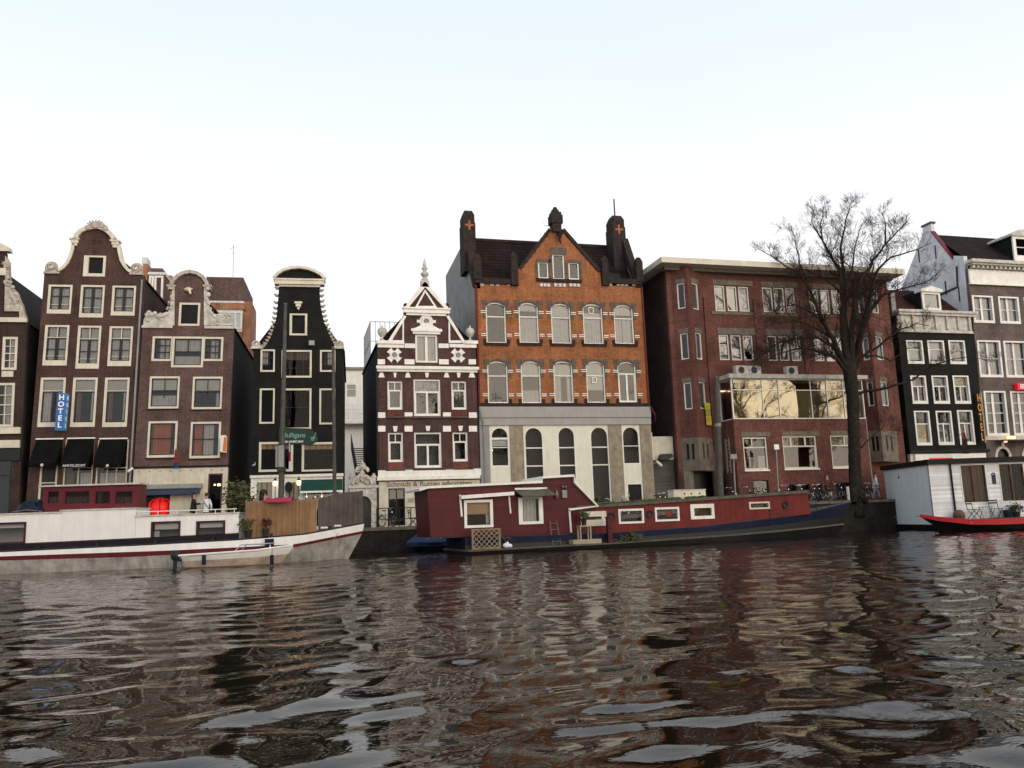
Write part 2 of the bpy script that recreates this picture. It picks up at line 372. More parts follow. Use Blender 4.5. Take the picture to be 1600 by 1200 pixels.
    def build(s, name, mats, parent=None, smooth=False, weld=False, recalc=True):
        me = bpy.data.meshes.new(name); me.from_pydata(s.v, [], s.f)
        if not isinstance(mats, (list, tuple)): mats = [mats]
        for m in mats: me.materials.append(M[m] if isinstance(m, str) else m)
        me.polygons.foreach_set('material_index', s.m)
        bm = bmesh.new(); bm.from_mesh(me)
        if weld: bmesh.ops.remove_doubles(bm, verts=bm.verts, dist=2e-4)
        if recalc: bmesh.ops.recalc_face_normals(bm, faces=bm.faces)
        bm.to_mesh(me); bm.free()
        if smooth: me.polygons.foreach_set('use_smooth', [True] * len(me.polygons))
        o = bpy.data.objects.new(name, me); COL.objects.link(o)
        if parent: o.parent = parent
        return o
def text_obj(name, s, size, mat, parent, loc, rz=0, sx=1.0, ext=.01, align='LEFT', flat=False, bold=0.0, spacing=1.0):
    cu = bpy.data.curves.new(name, 'FONT'); cu.body = s; cu.size = size; cu.extrude = ext; cu.align_x = align; cu.offset = bold; cu.resolution_u = 3; cu.space_line = spacing
    t = bpy.data.objects.new(name, cu); COL.objects.link(t)
    bpy.context.view_layer.update()
    me = bpy.data.meshes.new_from_object(t.evaluated_get(bpy.context.evaluated_depsgraph_get()))
    bpy.data.objects.remove(t); bpy.data.curves.remove(cu)
    R = Matrix.Rotation(rz, 4, 'Z') @ Matrix.Rotation(rad(90), 4, 'X') @ Matrix.Diagonal((sx, 1, 1, 1))
    me.transform(Matrix.Translation(loc) @ R); me.materials.clear(); me.materials.append(M[mat])
    me.name = name
    o = bpy.data.objects.new(name, me); COL.objects.link(o); o.parent = parent
    return o

def qz(x):                                    # the street climbs gently towards a bridge on the right
    f = min(1, max(0, (x - 14) / 14)); return 1.3 + .62 * f * f * (3 - 2 * f)
QZ = 1.3                                     # quay level above the water
def arc(cx, cz, rx, rz, a0, a1, n):
    return [(cx + rx * math.cos(rad(a0 + (a1 - a0) * i / n)), cz + rz * math.sin(rad(a0 + (a1 - a0) * i / n))) for i in range(n + 1)]
class Frame:
    """a local frame standing in the world: x along its front, y away from the water, z up. Survey points are taken
    in the photograph and laid on its own plane at its own distance."""
    def __init__(s, O, theta=0.0, k=0.0):
        s.O = Vector(O); s.th = rad(theta); s.k = k
        s.d = Vector((math.cos(s.th), math.sin(s.th), 0)); s.n = Vector((-math.sin(s.th), math.cos(s.th), 0))
    def uv(s, px, py, y=0.0):
        d = ray(px, py); t = (y - (CP - s.O).dot(s.n)) / d.dot(s.n); p = CP + d * t - s.O
        return p.dot(s.d) - s.k * p.z, p.z
    def rect(s, x0, y0, x1, y1, y=0.0):
        xm, ym = (x0 + x1) / 2, (y0 + y1) / 2
        return s.uv(x0, ym, y)[0], s.uv(xm, y1, y)[1], s.uv(x1, ym, y)[0], s.uv(xm, y0, y)[1]
    def poly(s, pts, y=0.0): return [s.uv(a, b, y) for a, b in pts]
    def world(s, x, y, z): return s.O + s.d * (x + s.k * z) + s.n * y + Vector((0, 0, z))
class House(Frame):
    def __init__(s, name, label, cat, O, theta=0.0, lean=None):
        super().__init__(O, theta)
        if lean:
            ks = []
            for (a, b) in lean:
                p, q = s.uv(*a), s.uv(*b); ks.append((p[0] - q[0]) / (p[1] - q[1]))
            s.k = sum(ks) / len(ks)
        s.root = thing(name, label, cat, s.O, s.th); s.holes = []
    def mb(s): return MB(s.k)
    def part(s, name, mb, mat, parent=None, **kw): return mb.build(name, mat, parent or s.root, **kw)
    def pbox(s, name, r, y0, y1, mat, parent=None):
        u0, v0, u1, v1 = s.rect(*r, y=y0); return s.part(name, s.mb().box(u0, u1, y0, y1, v0, v1), mat, parent)
    def boxes(s, name, rs, y0, y1, mat, parent=None, kind=None):
        b = s.mb()
        for r in rs:
            u0, v0, u1, v1 = s.rect(*r); b.box(u0, u1, y0, y1, v0, v1)
        return s.part(name, b, mat, parent)
    def wall(s, outline, mat, name='wall', y=0.0, th=.3, jamb=.2, holes=None, base=0.0, jmat=None):
        """front face with its openings cut through, reveals, and the outline carried back by th"""
        holes = s.holes if holes is None else holes
        loops = [[Vector((x, z, 0)) for x, z in outline]] + [[Vector((x, z, 0)) for x, z in h] for h in holes]
        pts = [p for l in loops for p in l]
        b = s.mb()
        b.add([(p.x, y, p.y) for p in pts], [tuple(t) for t in tessellate_polygon(loops)])
        n = len(outline)
        b.add([(x, y, z) for x, z in outline] + [(x, y + th, z) for x, z in outline], [(i, (i + 1) % n, n + (i + 1) % n, n + i) for i in range(n)])
        for h in holes:
            n = len(h)
            b.add([(x, y, z) for x, z in h] + [(x, y + jamb, z) for x, z in h], [(i, (i + 1) % n, n + (i + 1) % n, n + i) for i in range(n)], 1 if jmat else 0)
        return s.part(name, b, [mat, jmat] if jmat else mat, weld=True)
    def body(s, u0, u1, zt, depth, mat, name='side_wall', y0=.3):
        b = s.mb()
        b.quad((u0, y0, 0), (u0, depth, 0), (u0, depth, zt), (u0, y0, zt)); b.quad((u1, y0, 0), (u1, depth, 0), (u1, depth, zt), (u1, y0, zt))
        b.quad((u0, depth, 0), (u1, depth, 0), (u1, depth, zt), (u0, depth, zt))
        return s.part(name, b, mat)
    def gable_roof(s, u0, u1, ze, zr, depth, mat='roof_tile', y0=.32, flat=False, um=None):
        b = s.mb(); um = (u0 + u1) / 2 if um is None else um
        a = [(u0 - .1, y0, ze), (um, y0, zr), (u1 + .1, y0, ze)]; c = [(u0 - .1, depth, ze), (um, depth, zr), (u1 + .1, depth, ze)]
        b.add(a + c, [(0, 1, 4, 3), (1, 2, 5, 4), (0, 2, 5, 3), (3, 4, 5), (0, 1, 2)])
        return s.part('roof', b, mat)
    def win(s, r, frame='cream', fw=.11, rec=.04, fd=.09, bars=(), sash=None, curtain=None, sill=None, arch=0.0, name='window', glass='glass', y=0.0, hole=True, proud=0.0):
        u0, v0, u1, v1 = s.rect(*r, y=y)
        return s.winuv(u0, v0, u1, v1, frame, fw, rec, fd, bars, sash, curtain, sill, arch, name, glass, y, hole)
    def winuv(s, u0, v0, u1, v1, frame='cream', fw=.11, rec=.04, fd=.09, bars=(), sash=None, curtain=None, sill=None, arch=0.0, name='window', glass='glass', y=0.0, hole=True):
        def outline(a0, b0, a1, b1, ar):
            p = [(a0, b0), (a1, b0)]
            if ar <= 0: return p + [(a1, b1), (a0, b1)]
            h = (a1 - a0) / 2; rise = min(ar, h)
            R = (h * h + rise * rise) / (2 * rise); zc = b1 - R; a = math.degrees(math.asin(min(1, h / R)))
            return p + arc((a0 + a1) / 2, zc, R, R, 90 - a, 90 + a, 10)
        if isinstance(fw, (int, float)): fw = (fw, fw, fw, fw)      # left, bottom, right, top
        po = outline(u0, v0, u1, v1, arch); i0, j0, i1, j1 = u0 + fw[0], v0 + fw[1], u1 - fw[2], v1 - fw[3]
        pi = outline(i0, j0, i1, j1, arch * (i1 - i0) / (u1 - u0) if arch else 0)
        if hole: s.holes.append(po)
        n = len(po); b = s.mb()
        yf, yb = y + rec, y + rec + fd
        b.add([(x, yf, z) for x, z in po] + [(x, yf, z) for x, z in pi] + [(x, yb, z) for x, z in pi] + [(x, yb, z) for x, z in po],
              [(i, (i + 1) % n, n + (i + 1) % n, n + i) for i in range(n)] + [(n + i, n + (i + 1) % n, 2 * n + (i + 1) % n, 2 * n + i) for i in range(n)] + [(3 * n + i, 3 * n + (i + 1) % n, (i + 1) % n, i) for i in range(n)])
        W, H = i1 - i0, j1 - j0; yg = yb - .02
        for bar in bars:
            kd, f, a, c, wd = bar[:5]; m = bar[5] if len(bar) > 5 else 0
            if kd == 'v': b.box(i0 + f * W - wd / 2, i0 + f * W + wd / 2, yg - .05 - .012 * m, yg + .02, j0 + a * H + .001, j0 + c * H - .001, m)
            elif kd == 'h': b.box(i0 + a * W + .001, i0 + c * W - .001, yg - .055 - .012 * m, yg + .021, j0 + f * H - wd / 2, j0 + f * H + wd / 2, m)
            elif kd == 'r':      # a casement frame: f = x0 fraction, a = z0, c = x1, wd = (z1, width)
                z1, ww = wd; X0, X1, Z0, Z1 = i0 + f * W + .001, i0 + c * W - .001, j0 + a * H + .001, j0 + z1 * H - .001
                for bx in ((X0, X0 + ww, Z0, Z1), (X1 - ww, X1, Z0, Z1), (X0 + ww, X1 - ww, Z0, Z0 + ww), (X0 + ww, X1 - ww, Z1 - ww, Z1)):
                    b.box(bx[0], bx[1], yg - .045 - .012 * m, yg + .02, bx[2], bx[3], m)
        o = s.part(name, b, [frame, sash or 'dark_sash'])
        g = s.mb(); g.add([(x, yg, z) for x, z in pi], [tuple(range(n))]); s.part('pane', g, glass, o, recalc=False)
        for cu in ([curtain] if isinstance(curtain, tuple) else (curtain or [])):
            mt, a0, a1, b0, b1 = cu; c = s.mb(); X0, X1, Z0, Z1 = i0 + a0 * W, i0 + a1 * W, j0 + b0 * H, j0 + b1 * H
            if mt in ('blind', 'tan_cloth', 'yellow_cloth'): c.box(X0, X1, yg + .06, yg + .065, Z0, Z1)
            else:
                nn = max(6, int((X1 - X0) / .05)); vs = []; ph = random.random() * 6
                for i in range(nn + 1):
                    x = X0 + (X1 - X0) * i / nn; yy = yg + .10 + .028 * math.sin(i * 1.9 + ph) + .015 * math.sin(i * .77 + ph)
                    vs += [(x, yy, Z0), (x, yy, Z1)]
                c.add(vs, [(2 * i, 2 * i + 2, 2 * i + 3, 2 * i + 1) for i in range(nn)])
            s.part('blind' if mt in ('blind', 'tan_cloth', 'yellow_cloth') else 'curtain', c, mt, o)
        if sill:
            h, pr, mt = sill; s.part('sill', s.mb().box(u0 - .04, u1 + .04, y - pr, y + rec + .002, v0 - h, v0 - .002), mt, o)
        return o
    def strip(s, pts, wd, y0, y1, side=1):
        """a moulding of constant width along a polyline (x, z)"""
        b = s.mb(); L = []
        P = [Vector((x, z)) for x, z in pts]
        for i, p in enumerate(P):
            t = (P[min(i + 1, len(P) - 1)] - P[max(i - 1, 0)]).normalized(); nn = Vector((-t.y, t.x)) * side
            L.append((p, p + nn * wd))
        for i in range(len(P) - 1):
            (a, b0), (c, d) = L[i], L[i + 1]
            vs = [(q.x, yy, q.y) for yy in (y0, y1) for q in (a, c, d, b0)]
            b.add(vs, [(0, 1, 2, 3), (7, 6, 5, 4), (0, 1, 5, 4), (2, 3, 7, 6), (3, 0, 4, 7), (1, 2, 6, 5)])
        return b
def spiral(mb, cx, cz, r, y, turns=1.6, rt=.05, start=0, dirn=1, n=22):
    pts = []
    for i in range(n + 1):
        f = i / n; a = start + dirn * turns * 2 * math.pi * f; rr = r * (1 - .8 * f); pts.append((cx + rr * math.cos(a), y, cz + rr * math.sin(a)))
    mb.tube(pts, rt, 5)
def clumps(mb, pts, rnd, n, size, spread, y):
    """carved foliage: many small irregular lumps along a line (x, z)"""
    for i in range(n):
        f = rnd.random() * (len(pts) - 1); k = int(f); f -= k
        x = pts[k][0] * (1 - f) + pts[min(k + 1, len(pts) - 1)][0] * f; z = pts[k][1] * (1 - f) + pts[min(k + 1, len(pts) - 1)][1] * f
        r = size * (.6 + .8 * rnd.random())
        mb.ball((x + rnd.uniform(-spread, spread), y - rnd.random() * .06, z + rnd.uniform(-spread, spread)), (r, .07, r * rnd.uniform(.6, 1.2)), 0, 6, 4)

# ------------------------------------------------------------------ setting: quay, canal wall, street
FLL = Frame((4.2, 50, QZ), -4); FLR = Frame((4.2, 50, QZ), 0)
def base(fr, px, py=800):
    u, v = fr.uv(px, py); return fr.world(u, 0, 0)
edge = [(-220, 62), (-60, 48.6), (4.2, 44.6)] + [(x, 44.6 + (x - 4.2) * .027) for x in (14, 16, 18, 20, 22, 24, 26, 28)] + [(34, 45.4), (60, 46.2), (300, 52)]
b = MB(); far = 500
for (x0, y0), (x1, y1) in zip(edge, edge[1:]):
    b.quad((x0, y0 + .25, qz(x0)), (x1, y1 + .25, qz(x1)), (x1, far, qz(x1)), (x0, far, qz(x0)))
m, t, bs = nodes('brick_paving')
k = N(t, 'ShaderNodeTexBrick'); t.links.new(objco(t), k.inputs[0]); k.inputs['Scale'].default_value = 1; k.inputs['Brick Width'].default_value = .22; k.inputs['Row Height'].default_value = .11; k.inputs['Mortar Size'].default_value = .01
k.inputs['Color1'].default_value = (.09, .06, .05, 1); k.inputs['Color2'].default_value = (.07, .055, .05, 1); k.inputs['Mortar'].default_value = (.04, .035, .03, 1)
t.links.new(mulmix(t, k.outputs[0], grime(t, .7, 1.2, .6, False)), bs.inputs['Base Color']); bs.inputs['Roughness'].default_value = .9; M['paving'] = m
tag(b.build('street', 'paving'), kind='structure')
M['quay_brick'] = brick('wet_quay_brick', (.030, .022, .018), (.020, .017, .014), (.028, .024, .02), .4, 1.4)
b = MB()
for (x0, y0), (x1, y1) in zip(edge, edge[1:]):
    b.quad((x0, y0, -2), (x1, y1, -2), (x1, y1, qz(x1) - .16), (x0, y0, qz(x0) - .16))
tag(b.build('quay_wall', 'quay_brick'), kind='structure')
b = MB()
for (x0, y0), (x1, y1) in zip(edge, edge[1:]):
    for pr in (.06,):
        z0, z1, z2, z3 = qz(x0) - .16, qz(x0) + .012, qz(x1) - .16, qz(x1) + .012
        b.add([(x0, y0 - pr, z0), (x1, y1 - pr, z2), (x1, y1 + .26, z2), (x0, y0 + .26, z0), (x0, y0 - pr, z1), (x1, y1 - pr, z3), (x1, y1 + .26, z3), (x0, y0 + .26, z1)],
              [(0, 1, 5, 4), (4, 5, 6, 7), (0, 3, 2, 1), (2, 3, 7, 6)])
tag(b.build('quay_kerb', 'concrete'), kind='structure')

# water: a real rippled surface
def water():
    rs = np.random.RandomState(5)
    ys = [-8, -4, -1, 1.0, 2.0]; y = 2.6
    while y < 48.5: ys.append(y); y *= 1.0066
    ys += [52, 63]; ys = np.array(ys)
    xs = np.concatenate([np.linspace(-220, -30, 30)[:-1], np.arange(-30, 62, .095), np.linspace(62, 300, 30)])
    X, Y = np.meshgrid(xs, ys)
    Z = np.zeros_like(X)
    damp = np.clip((48 - Y) / 3, 0.3, 1)
    # patches of livelier and calmer water
    amp = 1 + .35 * np.sin(X * .21 + 1.3 * np.sin(Y * .13)) * np.sin(Y * .31 + .7)
    comps = []
    for lam, a, n, spread in ((5.2, .0035, 5, 1.2), (2.8, .0048, 9, 1.2), (1.35, .0096, 22, 1.1), (.8, .0052, 22, 1.2), (.46, .0016, 16, 1.3)):
        for i in range(n):
            l = lam * rs.uniform(.75, 1.3); th = math.pi / 2 + rs.normal(0, spread * .55) if lam > 2 else rs.uniform(0, math.pi); ph = rs.uniform(0, 6.28)
            comps.append((2 * math.pi / l, th, ph, a * math.sqrt(2.0 / n) * rs.uniform(.7, 1.3), l))
    wx = .35 * np.sin(Y * .9 + 1) + .25 * np.sin(X * .5 + Y * .4); wy = .3 * np.sin(X * .7 + 2) + .2 * np.sin(X * .33 - Y * .6)
    for kk, th, ph, a, l in comps:
        fade = np.clip(l / (Y * .0066 * 3.0 + 1e-6), 0, 1)          # short waves are left to the bump map where the mesh is too coarse
        s = np.sin(kk * (np.cos(th) * (X + wx) + np.sin(th) * (Y + wy)) + ph)
        Z += a * fade * np.where(Y > 2, 1, 0) * (s + .18 * (s * s - .5)) * amp
    Z *= damp * 1.0
    Z[(X < -30) | (X > 62)] = 0
    nr, nc = X.shape
    co = np.stack([X, Y, Z], -1).reshape(-1, 3).astype(np.float32)
    i = (np.arange(nr - 1)[:, None] * nc + np.arange(nc - 1)[None, :]).reshape(-1)
    f = np.stack([i, i + 1, i + nc + 1, i + nc], -1).astype(np.int32)
    me = bpy.data.meshes.new('water'); me.vertices.add(len(co)); me.vertices.foreach_set('co', co.reshape(-1))
    me.loops.add(f.size); me.loops.foreach_set('vertex_index', f.reshape(-1)); me.polygons.add(len(f))
    me.polygons.foreach_set('loop_start', np.arange(0, f.size, 4, dtype=np.int32)); me.polygons.foreach_set('loop_total', np.full(len(f), 4, dtype=np.int32))
    me.polygons.foreach_set('use_smooth', np.ones(len(f), dtype=bool)); me.update(calc_edges=True)
    m, t, bs = nodes('canal_water')
    bs.inputs['Specular Tint'].default_value = (1, .965, .93, 1)
    bs.inputs['Base Color'].default_value = (.010, .0065, .0035, 1); bs.inputs['Roughness'].default_value = .03; bs.inputs['IOR'].default_value = 1.29
    co_ = objco(t)
    mp = N(t, 'ShaderNodeMapping'); mp.inputs['Scale'].default_value = (1.0, 1.9, 1); t.links.new(co_, mp.inputs[0])
    n1 = N(t, 'ShaderNodeTexNoise'); n1.inputs['Scale'].default_value = 3.2; n1.inputs['Detail'].default_value = 3; n1.inputs['Roughness'].default_value = .55; n1.inputs['Distortion'].default_value = .5; t.links.new(mp.outputs[0], n1.inputs[0])
    b1 = N(t, 'ShaderNodeBump'); b1.inputs['Strength'].default_value = 1; b1.inputs['Distance'].default_value = .012
    t.links.new(n1.outputs[0], b1.inputs['Height'])
    sx = N(t, 'ShaderNodeSeparateXYZ'); t.links.new(co_, sx.inputs[0])        # cat's paws: the breeze ruffles the water towards the far bank
    rg = N(t, 'ShaderNodeMapRange'); rg.inputs[1].default_value = 9; rg.inputs[2].default_value = 26; rg.inputs[3].default_value = .3; rg.inputs[4].default_value = 1; t.links.new(sx.outputs[1], rg.inputs[0]); t.links.new(rg.outputs[0], b1.inputs['Strength'])
    t.links.new(b1.outputs[0], bs.inputs['Normal'])
    me.materials.append(m)
    o = bpy.data.objects.new('water', me); COL.objects.link(o); tag(o, kind='structure')
water()

RN = random.Random(11)
# ------------------------------------------------------------------ house at the left edge of the view
H = House('neck_gable_house', 'dark brick house with carved neck gable ornament, cut off by the left edge', 'house', base(FLL, -118), -4, [((42, 505), (35, 665))])
P = H.poly
uR = H.uv(36, 650)[0]; uL = H.uv(-118, 700)[0]
ya = H.uv(36, 503)[1]; cx = H.uv(-28, 480)[0]
def mir(p): return (2 * cx - p[0], p[1])
rt = [(uR, 0), (uR, ya)] + P([(31, 490), (30, 470), (11, 468), (9, 395)])
outl = rt + [mir(p) for p in reversed(rt)]
gw = dict(bars=[('v', .5, 0, 1, .04), ('h', .25, 0, 1, .035), ('h', .5, 0, 1, .06), ('h', .75, 0, 1, .035)], curtain=('curtain', .3, 1, 0, 1))
for rs in ((3, 526, 27, 578), (-8, 598, 22, 667)):
    H.win(rs, 'cream', .14, .02, .1, **gw)
    a, b0, c, d = H.rect(*rs); H.winuv(2 * cx - c, b0, 2 * cx - a, d, 'cream', .14, .02, .1, **gw)
    H.winuv(cx - (c - a) / 2, b0, cx + (c - a) / 2, d, 'cream', .14, .02, .1, **gw)
x0, z0, x1, z1 = H.rect(-70, 735, 20, 805)
o = H.winuv(cx - 2.0, .55, uR - .45, H.uv(10, 708)[1], 'door', .10, .05, .1, bars=[('v', .36, 0, 1, .07), ('v', .68, 0, 1, .07), ('h', .72, 0, 1, .06)], curtain=('blind', .1, .95, .05, .16), name='shop_window')
H.wall(outl, 'dark_brick')
H.body(2 * cx - uR, uR, ya, 11, 'tar_brick')
H.gable_roof(2 * cx - uR, uR, ya - .1, H.uv(-28, 402)[1], 11)
b = H.mb(); ap = H.uv(-28, 366)
pr = P([(17, 394), (16, 388)])
b.prism([mir(pr[0]), pr[0], pr[1], ap, mir(pr[1])], -.22, .3)
H.part('pediment', b, 'cream')
for nm, r in (('stone_band', (0, 668, 33, 678)), ('cornice', (0, 688, 32, 700)), ('cornice', (0, 497, 43, 504)), ('stone_band', (0, 420, 11, 431))):
    a, q0, c, d = H.rect(*r); H.part(nm, H.mb().box(2 * cx - c, c, -.16, .02, q0, d), 'cream' if nm == 'stone_band' else 'stucco')
for sg in (0, 1):
    f = (lambda p: p) if sg == 0 else mir
    b = H.mb(); b.prism([f(p) for p in P([(8, 487), (32, 487), (32, 470), (26, 455), (14, 446), (9, 440)])], -.12, .28)
    clumps(b, [f(p) for p in P([(28, 472), (20, 455), (13, 440), (12, 412)])], RN, 26, .12, .14, -.1)
    b.prism([f(p) for p in P([(31, 500), (42, 500), (38, 488), (35, 476), (32, 470), (31, 470)])], -.10, .28)
    b.prism([f(p) for p in P([(9, 440), (15, 436), (14, 410), (9, 400)])], -.10, .28)
    H.part('carved_scroll', b, 'ornament')
a, q0, c, d = H.rect(3, 580, 21, 589); H.part('stone_plaque', H.mb().box(a, c, -.05, .02, q0, d), 'cream')
H.part('fascia', H.mb().box(2 * cx - uR + .02, uR - .02, -.12, .01, H.uv(10, 720)[1], H.uv(10, 702)[1]), 'door')

# ------------------------------------------------------------------ hotel house with three black awnings
H = House('bell_gable_hotel', 'tall dark brown brick hotel with a cream edged bell gable and three black awnings', 'house', base(FLL, 36), -4, [((72, 430), (42, 740)), ((222, 430), (208, 740))])
P = H.poly
uL, uR = H.uv(52, 640)[0], H.uv(213, 640)[0]
ledL, ledR = H.uv(72, 427)[1], H.uv(222, 430)[1]
cur_l = [(93, 425), (101, 420), (108, 412), (113, 401), (116, 391), (118, 380)]
top = [(121, 377), (124, 370), (129, 364.5), (135, 361.5), (143, 359.5), (151, 358.5), (159, 360), (166, 364), (172, 369.5), (176, 376)]
cur_r = [(183, 385), (185, 396), (188, 408), (193, 417), (199, 424), (204, 427)]
outl = [(uL, 0), (uR, 0), (uR, ledR)] + [p for p in P(list(reversed(cur_r)))] + P(list(reversed(top))) + P(list(reversed(cur_l))) + [(uL, ledL)]
H.win((130.5, 399.5, 165, 432), 'cream', (.26, .18, .14, .1), -.02, .16, name='hoist_door', glass='black_paint')
sw1 = [('v', .5, 0, 1, .14, 1), ('h', .60, 0, 1, .03, 1), ('r', 0, 0, 1, (1, .05), 1), ('h', .22, 0, 1, .03, 0)]
for r in ((74.5, 445, 112, 490), (125, 445.5, 162.5, 496), (174.5, 446.5, 211.5, 493)):
    H.win(r, 'cream', (.13, .24, .11, .11), -.01, .13, bars=sw1, curtain=[('curtain', .03, .47, .02, 1), ('curtain', .53, .97, .02, 1)])
sw2 = [('h', .68, 0, 1, .08), ('v', .5, .69, 1, .05), ('v', .5, 0, .68, .14, 1), ('h', .34, 0, 1, .03, 1), ('r', 0, 0, 1, (.68, .045), 1), ('h', .13, 0, 1, .03, 0)]
for r in ((68.5, 508, 106.5, 571), (120, 509, 156.5, 576), (169.5, 510, 206.5, 572)):
    H.win(r, 'cream', (.13, .30, .11, .11), -.01, .13, bars=sw2, curtain=[('curtain', .03, .45, .02, 1), ('curtain', .55, .97, .02, 1)])
sw3 = [('h', .73, 0, 1, .09), ('r', 0, 0, 1, (.73, .05), 1)]
for i, r in enumerate(((61, 590, 100.5, 667), (112, 590, 150.5, 667), (162, 590, 200.5, 667))):
    H.win(r, 'cream', (.14, .26, .12, .12), -.01, .13, bars=sw3 + ([('v', .55, 0, .73, .16, 1)] if i == 0 else []), curtain=[('curtain', .02, .5, .02, .73), ('curtain', .7, .98, .02, .73), ('blind', 0, 1, .76, 1)] if i == 0 else [('blind', 0, 1, .76, 1), ('brown_cloth', .02, .3, .02, .73), ('curtain', .8, .98, .05, .73)])
# ground floor
zg = H.uv(120, 735)[1]
def gx(px): return H.uv(px, 765)[0]
ga = dict(frame='stucco', fw=.08, rec=.02, fd=.1)
H.winuv(gx(60), .0, gx(88), H.uv(74, 686)[1], 'stucco', .10, .02, .12, bars=[('h', .56, 0, 1, .06)], name='front_door', glass='door')
H.winuv(gx(97), .8, gx(143), H.uv(120, 686)[1], bars=[('v', .5, 0, 1, .07), ('h', .66, 0, 1, .05)], curtain=[('brown_cloth', .05, .3, 0, .6), ('curtain', .55, .95, 0, .6)], **ga)
H.winuv(gx(148), .8, gx(197), H.uv(172, 687)[1], bars=[('v', .33, 0, 1, .06), ('v', .66, 0, 1, .06), ('h', .66, 0, 1, .05)], curtain=[('curtain', .05, .95, 0, .6)], **ga)
H.wall(outl, 'brown_brick')
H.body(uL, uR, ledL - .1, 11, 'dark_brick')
H.gable_roof(uL, uR, ledL - .3, H.uv(151, 372)[1], 11)
b = H.strip(P(cur_l), .17, -.14, .3, 1); H.part('gable_coping', b, 'cream')
b = H.strip(P(list(reversed(cur_r))), .17, -.14, .3, -1); H.part('gable_coping', b, 'cream')
b = H.strip(P(top), .24, -.20, .3, 1)
for sgn, (px, py) in ((1, (118, 378)), (-1, (181, 381))):
    x, z = H.uv(px, py); b.box(x - .30, x + .24, -.2, .3, z + .10, z + .2); b.box(x - .2, x + .18, -.16, .3, z - .1, z + .1); b.box(x - .13, x + .12, -.14, .3, z - .26, z - .1)
H.part('arched_cornice', b, 'cream')
b = H.mb(); clumps(b, P([(137, 357), (144, 354), (151, 352), (158, 354), (170, 361)]), RN, 34, .12, .07, -.16)
x, z = H.uv(151, 354); b.ball((x, -.2, z), (.22, .14, .24))
for i in range(7):
    a = rad(20 + 140 * i / 6); b.tube([(x, -.2, z), (x + .5 * math.cos(a), -.2, z + .34 * math.sin(a))], [.09, .04], 5)
H.part('crest', b, 'ornament')
for px, py, dr in ((79.5, 417, 1), (213, 419, -1)):
    x, z = H.uv(px, py); b = H.mb(); spiral(b, x, z, .26, -.05, 1.5, .075, math.pi * (1.5), -dr)
    b.ring((x, .1, z), .24, .12, 'y', 16, 5); b.box(x - .34, x + .5 if dr > 0 else x + .36, -.12, .3, z - .42, z - .31)
    b.box(x - .3, x + .34, -.06, .3, z - .31, z - .2)
    H.part('scroll', b, 'ornament')
x, z = H.uv(151, 378); b = H.mb(); spiral(b, x - .14, z, .16, -.02, 1.2, .03, 0, 1); spiral(b, x + .14, z, .16, -.02, 1.2, .03, math.pi, -1); b.box(x - .2, x + .2, -.03, .01, z - .62, z - .5)
H.part('relief', b, 'brown_brick')
for i, (l, r_, tp, bt, bl, br) in enumerate(((54, 93.5, 687, 729, 47, 91), (104, 144, 686, 730, 96, 141), (156, 195.5, 686.5, 730, 146, 192.5))):
    A = H.uv(l, tp, -.06); B = H.uv(r_, tp, -.06); zt = A[1]
    C = H.uv(bl, bt, -.95); D = H.uv(br, bt, -.95); zb = C[1] + .16; b = H.mb()
    x0, x1 = (A[0] + C[0]) / 2, (B[0] + D[0]) / 2
    b.quad((x0, -.06, zt), (x1, -.06, zt), (x1, -.95, zb), (x0, -.95, zb))
    b.quad((x0, -.95, zb), (x1, -.95, zb), (x1, -.95, zb - .2), (x0, -.95, zb - .2))
    b.add([(x0, -.06, zt), (x0, -.95, zb), (x0, -.06, zb)], [(0, 1, 2)]); b.add([(x1, -.06, zt), (x1, -.95, zb), (x1, -.06, zb)], [(0, 1, 2)])
    aw = H.part('awning', b, 'canvas')
    H.part('awning_rail', H.mb().box(x0 - .03, x1 + .03, -.1, -.02, zt, zt + .07), 'white', aw)
    if i == 1: text_obj('lettering', 'AMSTELZICHT', .19, 'letter_white', aw, ((x0 + x1) / 2 + H.k * zb, -.965, zb - .15), sx=.95, align='CENTER')
    else:
        q = H.mb(); q.ring(((x0 + x1) / 2, -.957, zb - .09), .06, .02, 'y', 10, 4); q.box((x0 + x1) / 2 - .012, (x0 + x1) / 2 + .012, -.97, -.955, zb - .15, zb - .03); H.part('emblem', q, 'letter_white', aw)
H.part('downpipe', H.mb().tube([(uR - .1, -.09, 0), (uR - .1, -.09, ledR - .3)], .055), 'pipe')
# blue hotel sign, a box standing out from the wall
u, v = H.uv(98, 645, -.35); S_ = thing('hotel_sign', 'blue vertical box sign with white letters HOTEL on the bell gabled house', 'sign', H.world(u, -.1, v - 1.0), H.th)
b = MB(-H.k * 0 + .03); b.box(-.22, .22, -.62, -.1, 0, 2.05); b.build('sign_box', 'blue_side', S_)
b = MB(.03); b.box(-.205, .205, -.63, -.60, .02, 2.03); b.build('sign_face', 'blue_sign', S_)
b = MB(); b.tube([(0, -.1, 1.7), (0, .1, 1.7)], .03); b.tube([(0, -.1, .4), (0, .1, .4)], .03); b.build('bracket', 'darkmetal', S_)
for i, ch in enumerate('HOTEL'):
    text_obj('letter', ch, .40, 'white_sign', S_, (.03 * (1.7 - .38 * i) - .0, -.642, 1.68 - .385 * i), align='CENTER', bold=.012)
    text_obj('letter', ch, .34, 'white_sign', S_, (.232 + .03 * (1.7 - .38 * i), -.35, 1.68 - .385 * i), rz=rad(90), align='CENTER')

